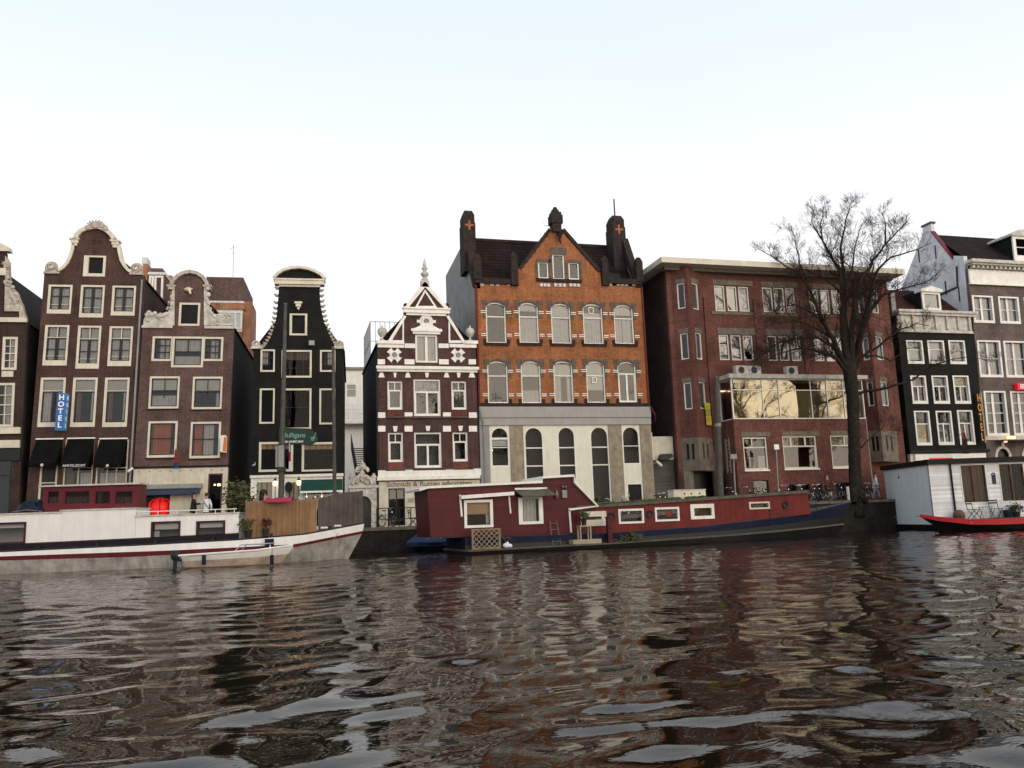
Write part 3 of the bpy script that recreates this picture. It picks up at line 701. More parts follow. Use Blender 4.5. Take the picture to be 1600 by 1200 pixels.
# ------------------------------------------------------------------ smaller purple-brown house with neck gable
H = House('neck_gable_shop_house', 'purple brown brick house with carved white neck gable above a cream shop front', 'house', base(FLL, 208), -4, [((222, 515), (212, 700)), ((365, 515), (355, 720))])
P = H.poly
uL, uR = H.uv(214, 650)[0], H.uv(359.5, 650)[0]; zl = H.uv(292, 511)[1]
arch_o = [(270, 447), (274, 440), (280, 434), (287, 430), (297, 428), (307, 430), (315, 435), (320, 442), (322, 448)]
outl = [(uL, 0), (uR, 0), (uR, zl)] + P([(321, 510), (322, 448)] + list(reversed(arch_o))[1:] + [(270, 510)]) + [(uL, zl)]
H.win((279.5, 473, 312.5, 509), 'cream', .12, -.01, .12, name='hoist_door', glass='black_paint')
lead = [('v', .33, 0, 1, .03, 1), ('v', .66, 0, 1, .03, 1), ('h', .33, 0, 1, .03, 1), ('h', .66, 0, 1, .03, 1), ('r', 0, 0, 1, (1, .05), 1)]
H.win((237.5, 525.5, 268, 564), 'cream', (.13, .12, .05, .12), -.01, .12, bars=lead, curtain=('curtain', .25, 1, 0, 1))
H.win((268.4, 526, 318.1, 574), 'cream', (.13, .13, .12, .12), -.02, .13, bars=[('h', .5, 0, 1, .05), ('v', .5, .5, 1, .06, 1), ('r', 0, 0, 1, (.5, .05), 1), ('r', 0, .5, 1, (1, .05), 1)], curtain=[('curtain', 0, 1, .5, 1), ('curtain', 0, 1, .0, .35)])
H.win((318.5, 526.5, 348.5, 564), 'cream', (.05, .12, .12, .12), -.01, .12, bars=lead, curtain=('curtain', .35, .8, 0, 1))
s2 = [('v', .5, .3, 1, .03, 1), ('h', .55, 0, 1, .05, 1), ('r', 0, 0, 1, (.55, .05), 1), ('r', 0, .55, 1, (1, .05), 1)]
H.win((233, 588, 280, 638.5), 'cream', (.11, .13, .10, .12), 0, .11, bars=s2, curtain=[('blind', 0, 1, .55, 1), ('curtain', .02, .98, .0, .4)], sill=(.08, .08, 'dark_stone'))
H.win((300.5, 588.5, 347, 639.5), 'cream', (.11, .13, .10, .12), 0, .11, bars=s2, curtain=[('blind', 0, 1, .55, 1), ('curtain', .82, .98, 0, .5)], sill=(.08, .08, 'dark_stone'))
s3 = [('h', .52, 0, 1, .05, 1), ('r', 0, 0, 1, (1, .05), 1)]
H.win((230.5, 658, 276.5, 715), 'cream', (.11, .15, .12, .12), 0, .11, bars=s3, curtain=[('orange_cloth', .12, .8, 0, 1), ('brown_cloth', 0, .1, 0, 1)], sill=(.08, .08, 'dark_stone'))
H.win((297, 659, 344.5, 716), 'cream', (.11, .15, .12, .12), 0, .11, bars=s3, curtain=[('orange_cloth', .05, .36, 0, 1), ('curtain', .42, .8, 0, 1)], sill=(.08, .08, 'dark_stone'))
zs = H.uv(285, 731)[1]
fr_holes = []
def sh(px, py): return H.uv(px, py)
# shop front: cream wall with an opening and a door
b0 = H.holes; H.holes = []
x0, x1 = sh(222, 790)[0], sh(267, 790)[0]
H.winuv(x0, .55, x1, sh(250, 766)[1], 'stucco', .06, .0, .3, name='shop_window', glass='glass_clear')
xd0, xd1 = sh(324, 780)[0], sh(346.5, 780)[0]
H.winuv(xd0, .0, xd1, sh(335, 740)[1], 'brown_door', .08, .0, .12, bars=[('h', .33, 0, 1, .1)], name='shop_door', glass='glass_clear')
shop_holes = H.holes
H.wall([(uL, 0), (uR, 0), (uR, zs), (uL, zs)], 'stucco', 'shop_front', holes=shop_holes)
H.holes = b0
outl2 = [(uL, zs + .12), (uR, zs + .12)] + outl[2:]
H.wall(outl2, 'mauve_brick')
H.part('fascia_board', H.mb().box(uL - .02, uR + .02, -.07, .3, zs + .001, zs + .119), 'black_paint')
b = H.mb()
for i in range(9): b.tube([(uL + .3 + i * (uR - uL - .6) / 8, 0, zs - .12), (uL + .3 + i * (uR - uL - .6) / 8, -.1, zs - .17)], .035, 5)
H.part('lamp_hook', b, 'ornament')
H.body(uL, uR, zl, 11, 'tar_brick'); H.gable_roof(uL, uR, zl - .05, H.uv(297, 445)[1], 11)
b = H.strip(P(arch_o), .20, -.2, .3, 1)
for px, py in ((269, 450), (325, 450)):
    x, z = H.uv(px, py); b.box(x - .28, x + .22, -.2, .3, z + .04, z + .15); b.box(x - .2, x + .16, -.16, .3, z - .12, z + .04)
H.part('arched_cornice', b, 'ornament')
for pts, sx_ in (([(224, 509), (225, 500), (230, 491), (238, 490), (246, 495), (255, 496), (262, 490), (267, 478), (269, 462), (270, 447), (273, 447), (273, 509)], 1), ([(364, 509), (363, 497), (358, 491), (350, 491), (342, 496), (334, 493), (328, 483), (325, 468), (323, 448), (319, 448), (319, 509)], -1)):
    b = H.mb(); pl = P(pts); b.prism(pl, -.10, .28); clumps(b, pl[2:9], RN, 40, .10, .10, -.08)
    x, z = H.uv(233 if sx_ > 0 else 355, 499); spiral(b, x, z, .22, -.12, 1.4, .05, 0, sx_)
    x, z = H.uv(250 if sx_ > 0 else 341, 504); spiral(b, x, z, .18, -.12, 1.2, .04, 2, -sx_)
    H.part('carved_wing', b, 'offwhite')
a, q0, c, d = H.rect(222, 509, 270, 513); H.part('ledge', H.mb().box(a, c, -.14, .0, q0, d), 'offwhite'); a, q0, c, d = H.rect(320, 510, 366, 514); H.part('ledge', H.mb().box(a, c, -.14, .0, q0, d), 'offwhite')
x, z = H.uv(296, 454); b = H.mb(); b.ball((x - .05, -.12, z + .06), (.28, .1, .07)); b.tube([(x - .2, -.05, z + .04), (x + .05, -.3, z - .05), (x + .14, -.34, z - .3)], [.1, .1, .05], 6); clumps(b, [(x - .25, z + .08), (x + .25, z + .08)], RN, 10, .06, .05, -.1)
H.part('hoist_hook', b, 'stucco')
SHOP = H
# shop awning (cassette and short valance)
x0, x1 = sh(219, 760)[0], sh(317, 762)[0]; z1 = sh(270, 757)[1]; b = H.mb(); b.box(x0, x1, -.42, .0, z1 - .24, z1); aw = H.part('awning_box', b, 'pipe')
b = H.mb(); b.quad((x0 + .04, -.30, z1 - .281), (x1 - .04, -.30, z1 - .281), (x1 - .04, -.62, z1 - .5), (x0 + .04, -.62, z1 - .5)); b.box(x0 + .04, x1 - .04, -.64, -.6, z1 - .6, z1 - .5); H.part('awning_cloth', b, 'bluejean', aw)
for px in (332, 338, 341): # wall lamps seen through the door
    x, z = H.uv(px, 756.5); b = H.mb(); b.ball((x, .8, z), .06 if px != 338 else .085); H.part('lamp', b, 'bulb')
x, z = H.uv(246, 793)
H.part('display_shelf', H.mb().box(uL + .2, x + 1.0, .2, 1.5, .3, 1.0), 'black_paint'); H.part('stoop', H.mb().box(uL + .1, uR - .05, -2.0, -.001, 0, .38), 'concrete')
t_ = thing('red_lit_display', 'round red glowing shop display behind the cream shop window', 'lamp', H.world(x, .75, 1.02), H.th)
b = MB(); b.lathe([(.30, 0), (.62, .1), (.68, .45), (.62, .78), (.42, 1.0), (.12, 1.08)], 0, 0, 14); b.build('red_shade', 'red_glow', t_, smooth=True)
b = MB(); b.lathe([(.3, -.02), (.36, 0)], 0, 0, 12)
for i in range(9):
    a = rad(-160 + i * 40); b.tube([(.71 * math.cos(a), .71 * math.sin(a), .1), (.71 * math.cos(a), .71 * math.sin(a), .75), (.3 * math.cos(a), .3 * math.sin(a), 1.05)], .03, 4)
b.build('wire_frame', 'maroon', t_)
for i, (dx, dz) in enumerate(((-.86, .22), (-.86, .55), (-.75, .85), (.78, .9), (.86, .58))):
    b = MB(); b.ball((dx, -.35, dz), .055); b.build('bulb', 'bulb', t_)
x, z = H.uv(349.5, 694, -.35)
t_ = thing('lit_wall_sign', 'white and orange rounded box sign on the corner of the purple brown house', 'sign', H.world(x, 0, z - .5), H.th)
b = MB(); b.prism([(-.17, .06), (.17, .0), (.17, .9), (.12, 1.0), (-.12, 1.0), (-.17, .94)], -.45, -.15); b.build('sign_box', 'white', t_)
b = MB(); b.prism([(-.03, .08), (.165, .04), (.165, .86), (.03, .92)], -.462, -.452); b.build('orange_panel', paint('orange_panel', (.6, .16, .02), .5), t_)
b = MB(); b.tube([(0, -.15, .2), (0, .02, .2)], .03); b.tube([(0, -.15, .8), (0, .02, .8)], .03); b.build('bracket', 'darkmetal', t_)
def flag(name, label, fr, px, py, y, L, cols, wid=.3, ang=25):
    x, z = fr.uv(px, py, y); t_ = thing(name, label, 'flag', fr.world(x, y, z), fr.th)
    b = MB(); b.tube([(0, .5, -.35), (0, -.15, .1)], .018, 5); b.build('flag_pole', 'pale_wood', t_)
    nseg = len(cols)
    for i, c in enumerate(cols):
        b = MB(); vs = []; fs = []; n = 8
        for r_ in range(5):
            f = (i + r_ / 4) / nseg; z_ = -.0 - L * f
            for j in range(n + 1):
                xx = -wid * .5 * (.35 + .65 * f) + wid * (.35 + .65 * f) * j / n; vs.append((xx + .05 * f, -.12 + .05 * math.sin(j * 2.1 + f * 3), z_))
        for r_ in range(4):
            for j in range(n): fs.append((r_ * (n + 1) + j, r_ * (n + 1) + j + 1, (r_ + 1) * (n + 1) + j + 1, (r_ + 1) * (n + 1) + j))
        b.add(vs, fs); b.build('cloth_band', c, t_, smooth=True)
    return t_
flag('hanging_flag', 'limp red flag with a blue end below the orange curtained windows', H, 275, 703, -.6, 1.05, ['redcloth', 'redcloth', 'bluecloth'], .28)
cam_ = thing('security_camera', 'white security camera on the black fascia between the two left brick houses', 'camera', H.world(uL - .1, -.1, H.uv(204, 735)[1]), H.th)
b = MB(); b.tube([(-.05, -.5, -.1), (.1, -.2, .1)], .07, 8); b.build('camera_body', 'white', cam_); b = MB(); b.tube([(.05, -.25, .05), (.12, .12, .0)], .02, 5); b.build('bracket', 'white', cam_)

# ------------------------------------------------------------------ modern flats behind the two left houses
H = House('modern_flats', 'pale orange brick modern flats with glazed corner bays rising behind the two left brick houses', 'building', base(Frame((4.2, 62, QZ), -4), 222), -4)
P = H.poly
def blk(name, px0, py0, px1, py1, y0, dep, mat, parent=None):
    u0, v0, u1, v1 = H.rect(px0, py0, px1, py1, y=y0); return H.part(name, H.mb().box(u0, u1, y0, y0 + dep, v0, v1), mat, parent)
u0, v0, u1, v1 = H.rect(228, 470, 392, 640); H.part('wall', H.mb().box(u0 - 4, u1, 0.0, 3, 0, v1), 'new_brick')
blk('chimney', 222, 412, 230, 470, .8, 1, 'new_brick'); blk('chimney_cap', 222, 402, 230, 412, .78, 1.04, 'whitewash')
blk('roof_box', 235, 419, 254, 430, .5, 2, 'mauve_brick')
W_ = blk('bay', 232, 427, 257, 468, -1.2, 2.2, 'mauve_brick')
blk('bay', 257, 430, 268, 482, .6, 3, 'new_brick'); blk('roof_edge', 231, 425, 258, 429, -1.3, 2.4, 'whitewash')
x0, z0, x1, z1 = H.rect(241, 431, 255, 467, y=-1.2); H.winuv(x0, z0, x1, z1, 'white', .14, -.06, .08, y=-1.2, hole=False, curtain=None)
x0, z0, x1, z1 = H.rect(232.5, 431, 240, 467, y=-1.2); H.winuv(x0, z0, x1, z1, 'white', .14, -.06, .08, y=-1.2, hole=False)
blk('roof_block', 322, 433, 380, 471, -.4, 6, 'mauve_brick'); blk('roof_edge', 320, 470, 381, 473, -.8, 6, 'whitewash')
blk('brick_band', 322, 473.2, 382, 483, -1.0, 6, 'new_brick')
blk('bay', 322, 483.2, 379, 518, -.9, 5, 'whitewash'); blk('brick_tower', 379.2, 487, 390, 640, -1.0, 3, 'new_brick')
for r in ((332, 487, 378, 514),):
    x0, z0, x1, z1 = H.rect(*r, y=-.9); H.winuv(x0, z0, x1, z1, 'white', .1, -.06, .08, y=-.9, hole=False, bars=[('v', .4, 0, 1, .08), ('v', .8, 0, 1, .08)])
blk('brick_band', 322, 518.2, 379, 528, -1.0, 5, 'new_brick'); blk('bay', 322, 528.2, 379, 565, -.9, 5, 'whitewash')
x0, z0, x1, z1 = H.rect(366, 530, 378, 560, y=-.9); H.winuv(x0, z0, x1, z1, 'white', .1, -.06, .08, y=-.9, hole=False)
blk('brick_band', 322, 565.2, 379, 640, -1.0, 5, 'new_brick')
b = H.mb(); x0, z0 = H.uv(391, 640); x1, z1 = H.uv(391, 484); 
for dx in (0, .36): b.tube([(x1 + dx, -.4, z0), (x1 + dx, -.4, z1)], .02, 4)
for i in range(60):
    zz = z1 - .05 - i * .22
    if zz > z0: b.tube([(x1, -.4, zz), (x1 + .36, -.4, zz)], .014, 4)
H.part('ladder', b, 'metal')
x, z = H.uv(364, 433, 2); an = thing('roof_antenna', 'thin metal antenna on the roof of the orange brick flats', 'antenna', H.world(x, 2, z), H.th)
b = MB(); b.tube([(0, 0, 0), (0, 0, 2.6)], .022, 4); b.tube([(-.22, 0, 2.25), (.22, 0, 2.45)], .014, 4); b.tube([(-.1, 0, 1.9), (.2, 0, 1.95)], .012, 4); b.build('mast', 'metal', an)

# ------------------------------------------------------------------ white building glimpsed in the gap
H = House('white_office_block', 'white rear building glimpsed in the gap between the black house and the banded brick house', 'building', base(Frame((4.2, 84, QZ), -2), 530), -2)
x0, z0 = H.uv(520, 660); x1, z1 = H.uv(575, 578)
H.holes = []
H.win((541, 600, 557, 621), 'gap_white', .08, .02, .08, bars=[('h', .6, 0, 1, .05)], curtain=('blind', 0, 1, 0, 1))
H.wall([(x0, 0), (x1, 0), (x1, z1), (x0, z1)], 'gap_white', jamb=.2); H.body(x0, x1, z1, 5, 'gap_white'); H.part('roof', H.mb().box(x0 - .2, x1 + .2, -.25, 5.1, z1, z1 + .25), 'grey_render')
a, q0, c, d = H.rect(536, 635, 566, 655); b = H.mb()
for i in range(4): b.box(a - 1, c + 1, -1.0, -.95, q0 + (d - q0) * i / 3 - .03, q0 + (d - q0) * i / 3 + .03)
for i in range(9): b.box(a - 1 + i * (c - a + 2) / 8 - .02, a - 1 + i * (c - a + 2) / 8 + .02, -1, -.95, q0 - .3, d)
H.part('balcony_rail', b, 'white'); H.part('balcony', H.mb().box(a - 1, c + 1, -1.05, 0, q0 - .55, q0 - .3), 'gap_white')

# ------------------------------------------------------------------ black house
H = House('black_bell_gable_house', 'black tarred canal house with white window frames and a curved bell gable, a pub below', 'house', base(FLL, 391), -4, [((397, 548), (391, 740)), ((535, 548), (536.5, 740))])
P = H.poly
uL, uR = H.uv(394, 650)[0], H.uv(536, 650)[0]; zL = H.uv(465, 545)[1]
cl = [(411, 545), (417, 538), (424, 526), (429, 512), (432, 495), (434, 475), (436, 447)]
cr = [(499, 447), (500, 468), (503, 488), (507, 506), (513, 522), (519, 534), (524, 543)]
outl = [(uL, 0), (uR, 0), (uR, zL)] + P(list(reversed(cr))) + P(list(reversed(cl))) + [(uL, zL)]
wf = dict(frame='cream', rec=-.02, fd=.12, glass='glass_clear')
H.win((452.5, 490, 480, 524), fw=(.14, .11, .13, .10), name='hoist_door', **{**wf, 'glass': 'black_tar'})
ld = [('v', .33, 0, 1, .02, 1), ('v', .66, 0, 1, .02, 1), ('h', .33, 0, 1, .02, 1), ('h', .66, 0, 1, .02, 1)]
H.win((407, 546, 429.5, 581), fw=(.11, .1, .09, .1), bars=ld, curtain=('curtain', .0, .5, .3, 1), **wf)
H.win((440, 547, 487, 590), fw=.11, bars=[('v', .25, 0, 1, .025, 1), ('v', .5, 0, 1, .025, 1), ('v', .75, 0, 1, .025, 1), ('h', .33, 0, 1, .025, 1), ('h', .66, 0, 1, .025, 1)], curtain=('brown_cloth', 0, 1, .66, 1), **wf)
H.win((500, 547, 524, 581), fw=(.1, .1, .11, .1), bars=ld, curtain=('curtain', .5, 1, .3, 1), **wf)
H.win((405.5, 607, 429, 662), fw=(.11, .1, .09, .1), **wf); H.win((439, 607, 486.5, 671), fw=.11, bars=[('h', .55, 0, 1, .03, 1)], **wf); H.win((499, 607, 524, 663), fw=.1, **wf)
bl = [('v', .2, .8, 1, .025, 1), ('v', .4, .8, 1, .025, 1), ('v', .6, .8, 1, .025, 1), ('v', .8, .8, 1, .025, 1), ('h', .8, 0, 1, .03, 1)]
H.win((404.5, 690.5, 458, 737), fw=.13, bars=bl, curtain=('tan_cloth', 0, 1, .8, 1), **wf); H.win((471.5, 691, 525, 737), fw=.13, bars=bl, curtain=('tan_cloth', 0, 1, .8, 1), **wf)
zb = H.uv(465, 745)[1]
pb = H.holes; H.holes = []
pv = lambda px, py=770: H.uv(px, py)
H.winuv(pv(398)[0], .7, pv(428)[0], pv(410, 751)[1], 'white', .1, .0, .12, bars=[('v', .33, 0, 1, .03, 1), ('v', .66, 0, 1, .03, 1), ('h', .5, 0, 1, .03, 1)], curtain=('yellow_cloth', 0, 1, 0, 1))
H.winuv(pv(443)[0], .7, pv(469)[0], pv(455, 751)[1], 'white', .1, .0, .12, bars=[('v', .33, 0, 1, .03, 1), ('v', .66, 0, 1, .03, 1), ('h', .5, 0, 1, .03, 1)], curtain=('yellow_cloth', 0, 1, 0, 1))
H.winuv(pv(474)[0], .1, pv(530)[0], pv(500, 751)[1], 'white', .08, .0, .12, bars=[('v', .33, 0, 1, .05), ('v', .66, 0, 1, .05)], name='pub_front')
H.wall([(uL, 0), (uR, 0), (uR, zb - .01), (uL, zb - .01)], 'white', 'pub_wall', holes=H.holes, y=-.03); H.holes = pb
H.wall([(uL, zb), (uR, zb)] + outl[2:], 'black_tar')
H.body(uL, uR, zL, 12, 'tar_brick'); H.gable_roof(uL, uR, zL - .05, H.uv(468, 450)[1], 12)
H.part('white_band', H.mb().box(uL - .04, uR + .04, -.16, .0, zb - .02, zb + .14), 'white')
H.part('ledge', H.mb().box(uL - .06, uR + .06, -.22, .0, zb + .18, zb + .28), 'black_paint')
b = H.mb(); a, q0, c, d = H.rect(429.5, 437.5, 507, 446); b.box(a + .25, c - .25, -.16, .3, q0 - .12, q0); b.box(a, c, -.3, .3, q0 + .001, d - .1); b.box(a - .06, c + .06, -.36, .3, d - .1, d)
H.part('cornice', b, 'cream')
ar = [(430, 437), (436, 430.5), (444, 425.5), (455, 422.5), (468, 421.5), (481, 423.5), (492, 427.5), (500, 432), (506, 438)]
H.part('arched_pediment', H.strip(P(ar), .16, -.34, .3, 1), 'cream')
b = H.mb(); pl = P(ar); b.prism([(x, z - .0) for x, z in pl] + [(pl[-1][0], d), (pl[0][0], d)], -.08, .29); H.part('tympanum', b, 'black_tar')
for pts, sgn in ((cl, 1), (cr, -1)):
    pl = P(pts); b = H.mb()
    for i in range(15):
        f = .3 + i / 14 * (len(pl) - 1.4); k = min(int(f), len(pl) - 2); f -= k; x = pl[k][0] * (1 - f) + pl[k + 1][0] * f; z = pl[k][1] * (1 - f) + pl[k + 1][1] * f
        b.ball((x - sgn * .10, .12, z), (.12, .14, .10), 0, 6, 4); b.ball((x - sgn * .20, .12, z + .06), (.07, .1, .06), 0, 6, 4)
    H.part('carved_foliage', b, 'ornament')
for px, sg in ((401, 1), (529, -1)):
    x, z = H.uv(px, 540); b = H.mb(); b.box(x - .32, x + .34, -.1, .3, z - .2, z - .08); spiral(b, x - sg * .06, z + .1, .2, -.03, 1.4, .055, math.pi * 1.5, -sg); b.ring((x - sg * .06, .1, z + .1), .17, .09, 'y', 12, 5); b.box(x - .25, x + .3, -.04, .3, z - .08, z + .0); H.part('scroll', b, 'offwhite')
x, z = H.uv(466.5, 478); b = H.mb(); b.box(x - .22, x + .22, -.32, 0, z + .08, z + .2); b.box(x - .15, x + .15, -.28, 0, z - .1, z + .08); b.tube([(x, -.12, z - .1), (x, -.2, z - .28)], [.12, .05], 6); H.part('hoist_bracket', b, 'cream')
x, z = H.uv(487, 536, -.4); b = H.mb(); b.box(x - .16, x + .16, -.5, -.25, z - .14, z + .14); b.tube([(x, -.3, z), (x, .02, z + .15)], .03, 5); H.part('floodlight', b, 'grey_fascia')
# pub sign
a, q0, c, d = H.rect(436, 668, 497, 695); t_ = thing('pub_sign', 'dark green pub signboard reading Mulligans Irish Music Bar on the black house', 'sign', H.world(a, 0, q0), H.th)
L, h_ = c - a, d - q0; b = MB(); b.prism([(0, .05), (L * .86, 0), (L, h_ * .25), (L * .96, h_ * .62), (L * .8, h_ * .92), (0, h_)], -.12, -.03); b.build('board', 'signgreen', t_)
text_obj('lettering', 'Mulligans', .40, 'letter_teal', t_, (.16, -.125, h_ * .42), sx=.92)
text_obj('lettering', 'IRISH MUSIC BAR', .155, 'letter_white', t_, (.16, -.125, h_ * .13), sx=1.05, bold=.004)
b = MB(); b.tube([(L * .84, -.13, h_ * .2), (L * .90, -.13, h_ * .45), (L * .95, -.13, h_ * .68)], .02, 4); b.tube([(L * .80, -.13, h_ * .42), (L * .88, -.13, h_ * .36), (L * .94, -.13, h_ * .42)], .018, 4); b.ring((L * .865, -.13, h_ * .32), .09, .018, 'y', 10, 4); b.build('emblem', 'letter_teal', t_)
# awning, oval board, lamps
x0, x1 = H.uv(471, 758)[0], H.uv(535.5, 758)[0]; z1, z0 = H.uv(500, 749, -.2)[1], H.uv(500, 767, -.9)[1]
b = H.mb(); b.quad((x0, -.17, z1), (x1, -.17, z1), (x1, -.95, z0 + .02), (x0, -.95, z0 + .02)); b.add([(x0, -.17, z1), (x0, -.95, z0), (x0, -.17, z0)], [(0, 1, 2)]); b.add([(x1, -.17, z1), (x1, -.95, z0), (x1, -.17, z0)], [(0, 1, 2)]); aw = H.part('awning', b, 'green')
H.part('awning_rail', H.mb().box(x0, x1, -1.0, -.9, z0 - .1, z0 + .01), 'white', aw)
x, z = H.uv(451, 761, -.25); t_ = thing('oval_signboard', 'black oval board hanging between two lit lamps on the pub front', 'sign', H.world(x, -.2, z), H.th)
b = MB(); b.add([(.19 * math.cos(a * .3142), -.03, .27 * math.sin(a * .3142)) for a in range(20)] + [(.19 * math.cos(a * .3142), .03, .27 * math.sin(a * .3142)) for a in range(20)], [tuple(range(20)), tuple(range(39, 19, -1))] + [(i, (i + 1) % 20, 20 + (i + 1) % 20, 20 + i) for i in range(20)]); b.build('board', 'black_paint', t_); b = MB(); b.ring((0, 0, 0), .2, .02, 'y', 20, 5, sq=1.4); b.build('rim', 'darkmetal', t_)
def wall_lamp(px, py, label):
    x, z = H.uv(px, py, -.3); t_ = thing('wall_lantern', label, 'lamp', H.world(x, -.3, z - .2), H.th, 'lit lanterns on the pub front')
    b = MB(); b.lathe([(.08, .1), (.13, .2), (.11, .38), (.04, .42)], 0, 0, 8); b.build('glass_globe', 'bulb', t_, smooth=True)
    b = MB(); b.lathe([(.14, .38), (.10, .45), (.03, .52), (.015, .62)], 0, 0, 8); b.tube([(0, 0, .1), (0, 0, -.45), (0, .3, -.5)], .025, 5); b.build('bracket', 'darkmetal', t_)
wall_lamp(430, 756.5, 'lit lantern left of the black oval board on the pub front'); wall_lamp(467, 755.5, 'lit lantern right of the black oval board, beside the green awning')
for px, py in ((479, 776), (493, 776.5), (503, 775.5)):
    x, z = H.uv(px, py, .5); b = H.mb(); b.ball((x, .5, z), .05, 0, 6, 5); b.tube([(x, .5, z), (x, .5, z + .3)], .008, 4); H.part('pendant_bulb', b, 'bulb')
x, z = H.uv(398, 727, -.2); b = H.mb(); b.ball((x - .06, -.3, z), .06); b.ball((x + .02, -.3, z + .04), .05); b.tube([(x, -.25, z), (x, .02, z + .2)], .02, 5); H.part('small_spotlight', b, 'offwhite')
flag('striped_pub_flag', 'narrow furled white and red flag in front of the pub windows', H, 452.5, 692, -.9, 1.6, ['shirt', 'redcloth', 'shirt'], .16)

# ------------------------------------------------------------------ baroque gate
Gt = House('ornamental_gate', 'ornate white stone gate with dark arched doorway between the black and banded houses', 'gate', base(FLR, 546), 0)
P = Gt.poly; ul, ur = Gt.uv(545, 790)[0], Gt.uv(590, 790)[0]; uc = Gt.uv(566.5, 790)[0]
dl, dr, dz = Gt.uv(556, 790)[0], Gt.uv(580, 790)[0], Gt.uv(568, 775)[1]
door = [(dl, 0), (dr, 0)] + arc((dl + dr) / 2, dz - (dr - dl) / 2, (dr - dl) / 2, (dr - dl) / 2, 0, 180, 12)
zt = Gt.uv(566, 756)[1]; zsh = Gt.uv(550, 757)[1]
rr = (Gt.uv(583, 756)[0] - Gt.uv(549, 756)[0]) / 2
o_ = [(ul, 0), (ur, 0), (ur, zsh)] + [(uc + rr + .02, zsh)] + arc(uc, zsh, rr, rr * .95, 0, 180, 14) + [(uc - rr - .02, zsh), (ul, zsh)]
Gt.wall(o_, 'offwhite', holes=[door], th=.6, jamb=.5)
Gt.part('door', Gt.mb().prism(door, .3, .38), 'door')
Gt.part('arch_moulding', Gt.strip(arc(uc, zsh, rr - .02, rr * .95, 0, 180, 14), .14, -.14, -.001, 1), 'offwhite')
b = Gt.mb(); clumps(b, [(uc - .4, zsh + .12), (uc, zsh + rr * .5), (uc + .4, zsh + .12)], RN, 22, .10, .12, -.06); Gt.part('relief', b, 'ornament')
b = Gt.mb()
for i in range(6): b.box(ul + .08, ul + .34, -.06, -.001, .3 + i * .45, .62 + i * .45); b.box(ur - .34, ur - .08, -.06, -.001, .3 + i * .45, .62 + i * .45)
b.box(ul - .05, ur + .05, -.12, -.001, zsh - .22, zsh - .08)
Gt.part('pilaster_blocks', b, 'offwhite')
for x, s_ in ((ul + .2, .8), (ur - .2, .8), (uc, 1.0)):
    z = zsh if s_ < 1 else zsh + rr * .97; b = Gt.mb(); b.lathe([(.16 * s_, z), (.16 * s_, z + .1), (.07 * s_, z + .18), (.24 * s_, z + .36), (.26 * s_, z + .46), (.1 * s_, z + .55), (.14 * s_, z + .64), (.02, z + .8 * s_)], x, .1, 8)
    if s_ == 1: clumps(b, [(x - .42, z + .1), (x, z + .55), (x + .42, z + .1)], RN, 16, .11, .06, .0)
    Gt.part('finial', b, 'offwhite')

# ------------------------------------------------------------------ banded brick and white gabled house
H = House('banded_brick_house', 'narrow red brick house with white stone bands, pointed gable and finial, lawyers office below', 'house', base(FLR, 592), 0)
P = H.poly
uL, uR = H.uv(591, 650)[0], H.uv(746.5, 650)[0]
zsh = H.uv(668, 535.5)[1]; zc2 = H.uv(665, 482)[1]
mL, mR = H.uv(631.5, 515)[0], H.uv(700.5, 515)[0]
lo = P([(603, 536)]); 
gl = [H.uv(604, 536), H.uv(631, 491)]; gr = [H.uv(728, 537), H.uv(700, 491)]
ap = H.uv(664, 443)
outl = [(uL, 0), (uR, 0), (uR, zsh), gr[0], (mR, gr[1][1]), (mR, zc2), (ap[0] + .12, ap[1]), (ap[0] - .12, ap[1]), (mL, zc2), (mL, gl[1][1]), gl[0], (uL, zsh)]
zc1 = H.uv(667, 572)[1]; zg = H.uv(668, 751)[1]
tw = dict(frame='white', rec=.08, fd=.1)
side = [('h', .70, 0, 1, .07), ('v', .5, .70, 1, .05), ('r', 0, 0, 1, (.7, .06), 0)]
for r in ((605.5, 595.5, 629, 640), (705.5, 595.5, 729, 640), (606.5, 676, 630, 722), (707.5, 675.5, 731, 721)):
    H.win(r, fw=.09, bars=side, curtain=[('brown_cloth', 0, .25, 0, .7)] if r[1] < 600 else [], glass='glass' if r[1] < 600 else 'glass_clear', **tw)
mid = [('h', .67, 0, 1, .10), ('v', .5, 0, .67, .11), ('r', 0, 0, .5, (.67, .06), 0), ('r', .5, 0, 1, (.67, .06), 0)]
H.win((646.5, 592.5, 688.5, 650), fw=.10, bars=mid, curtain=[('curtain', 0, 1, .67, 1)], **tw)
H.win((647.5, 675.5, 690, 731), fw=.10, bars=mid, glass='glass_clear', **tw)
H.win((649, 522.5, 684, 566.5), fw=.13, bars=[('v', .5, 0, 1, .16)], curtain=[('curtain', .0, .44, 0, 1), ('curtain', .56, 1, 0, 1)], **tw)
dz = H.uv(620, 763)[1]
ob = H.holes; H.holes = []
H.winuv(H.uv(607, 800)[0], .05, H.uv(633, 800)[0], dz, 'door', .06, .0, .12, bars=[('v', .5, 0, 1, .06), ('h', .12, 0, 1, .1)], name='front_door')
H.winuv(H.uv(649, 800)[0], .5, H.uv(672, 800)[0], dz, 'white', .06, .0, .12, curtain=('blind', .1, .9, 0, 1)); H.winuv(H.uv(690, 800)[0], .5, H.uv(728, 800)[0], dz, 'white', .06, .0, .12, bars=[('v', .5, 0, 1, .06)], curtain=('blind', .1, .9, 0, 1))
H.wall([(uL, 0), (uR, 0), (uR, zg - .005), (uL, zg - .005)], 'stucco', 'ground_floor_wall', holes=H.holes, y=-.03); H.holes = ob
H.wall([(uL, zg), (uR, zg)] + outl[2:], 'red_brick')
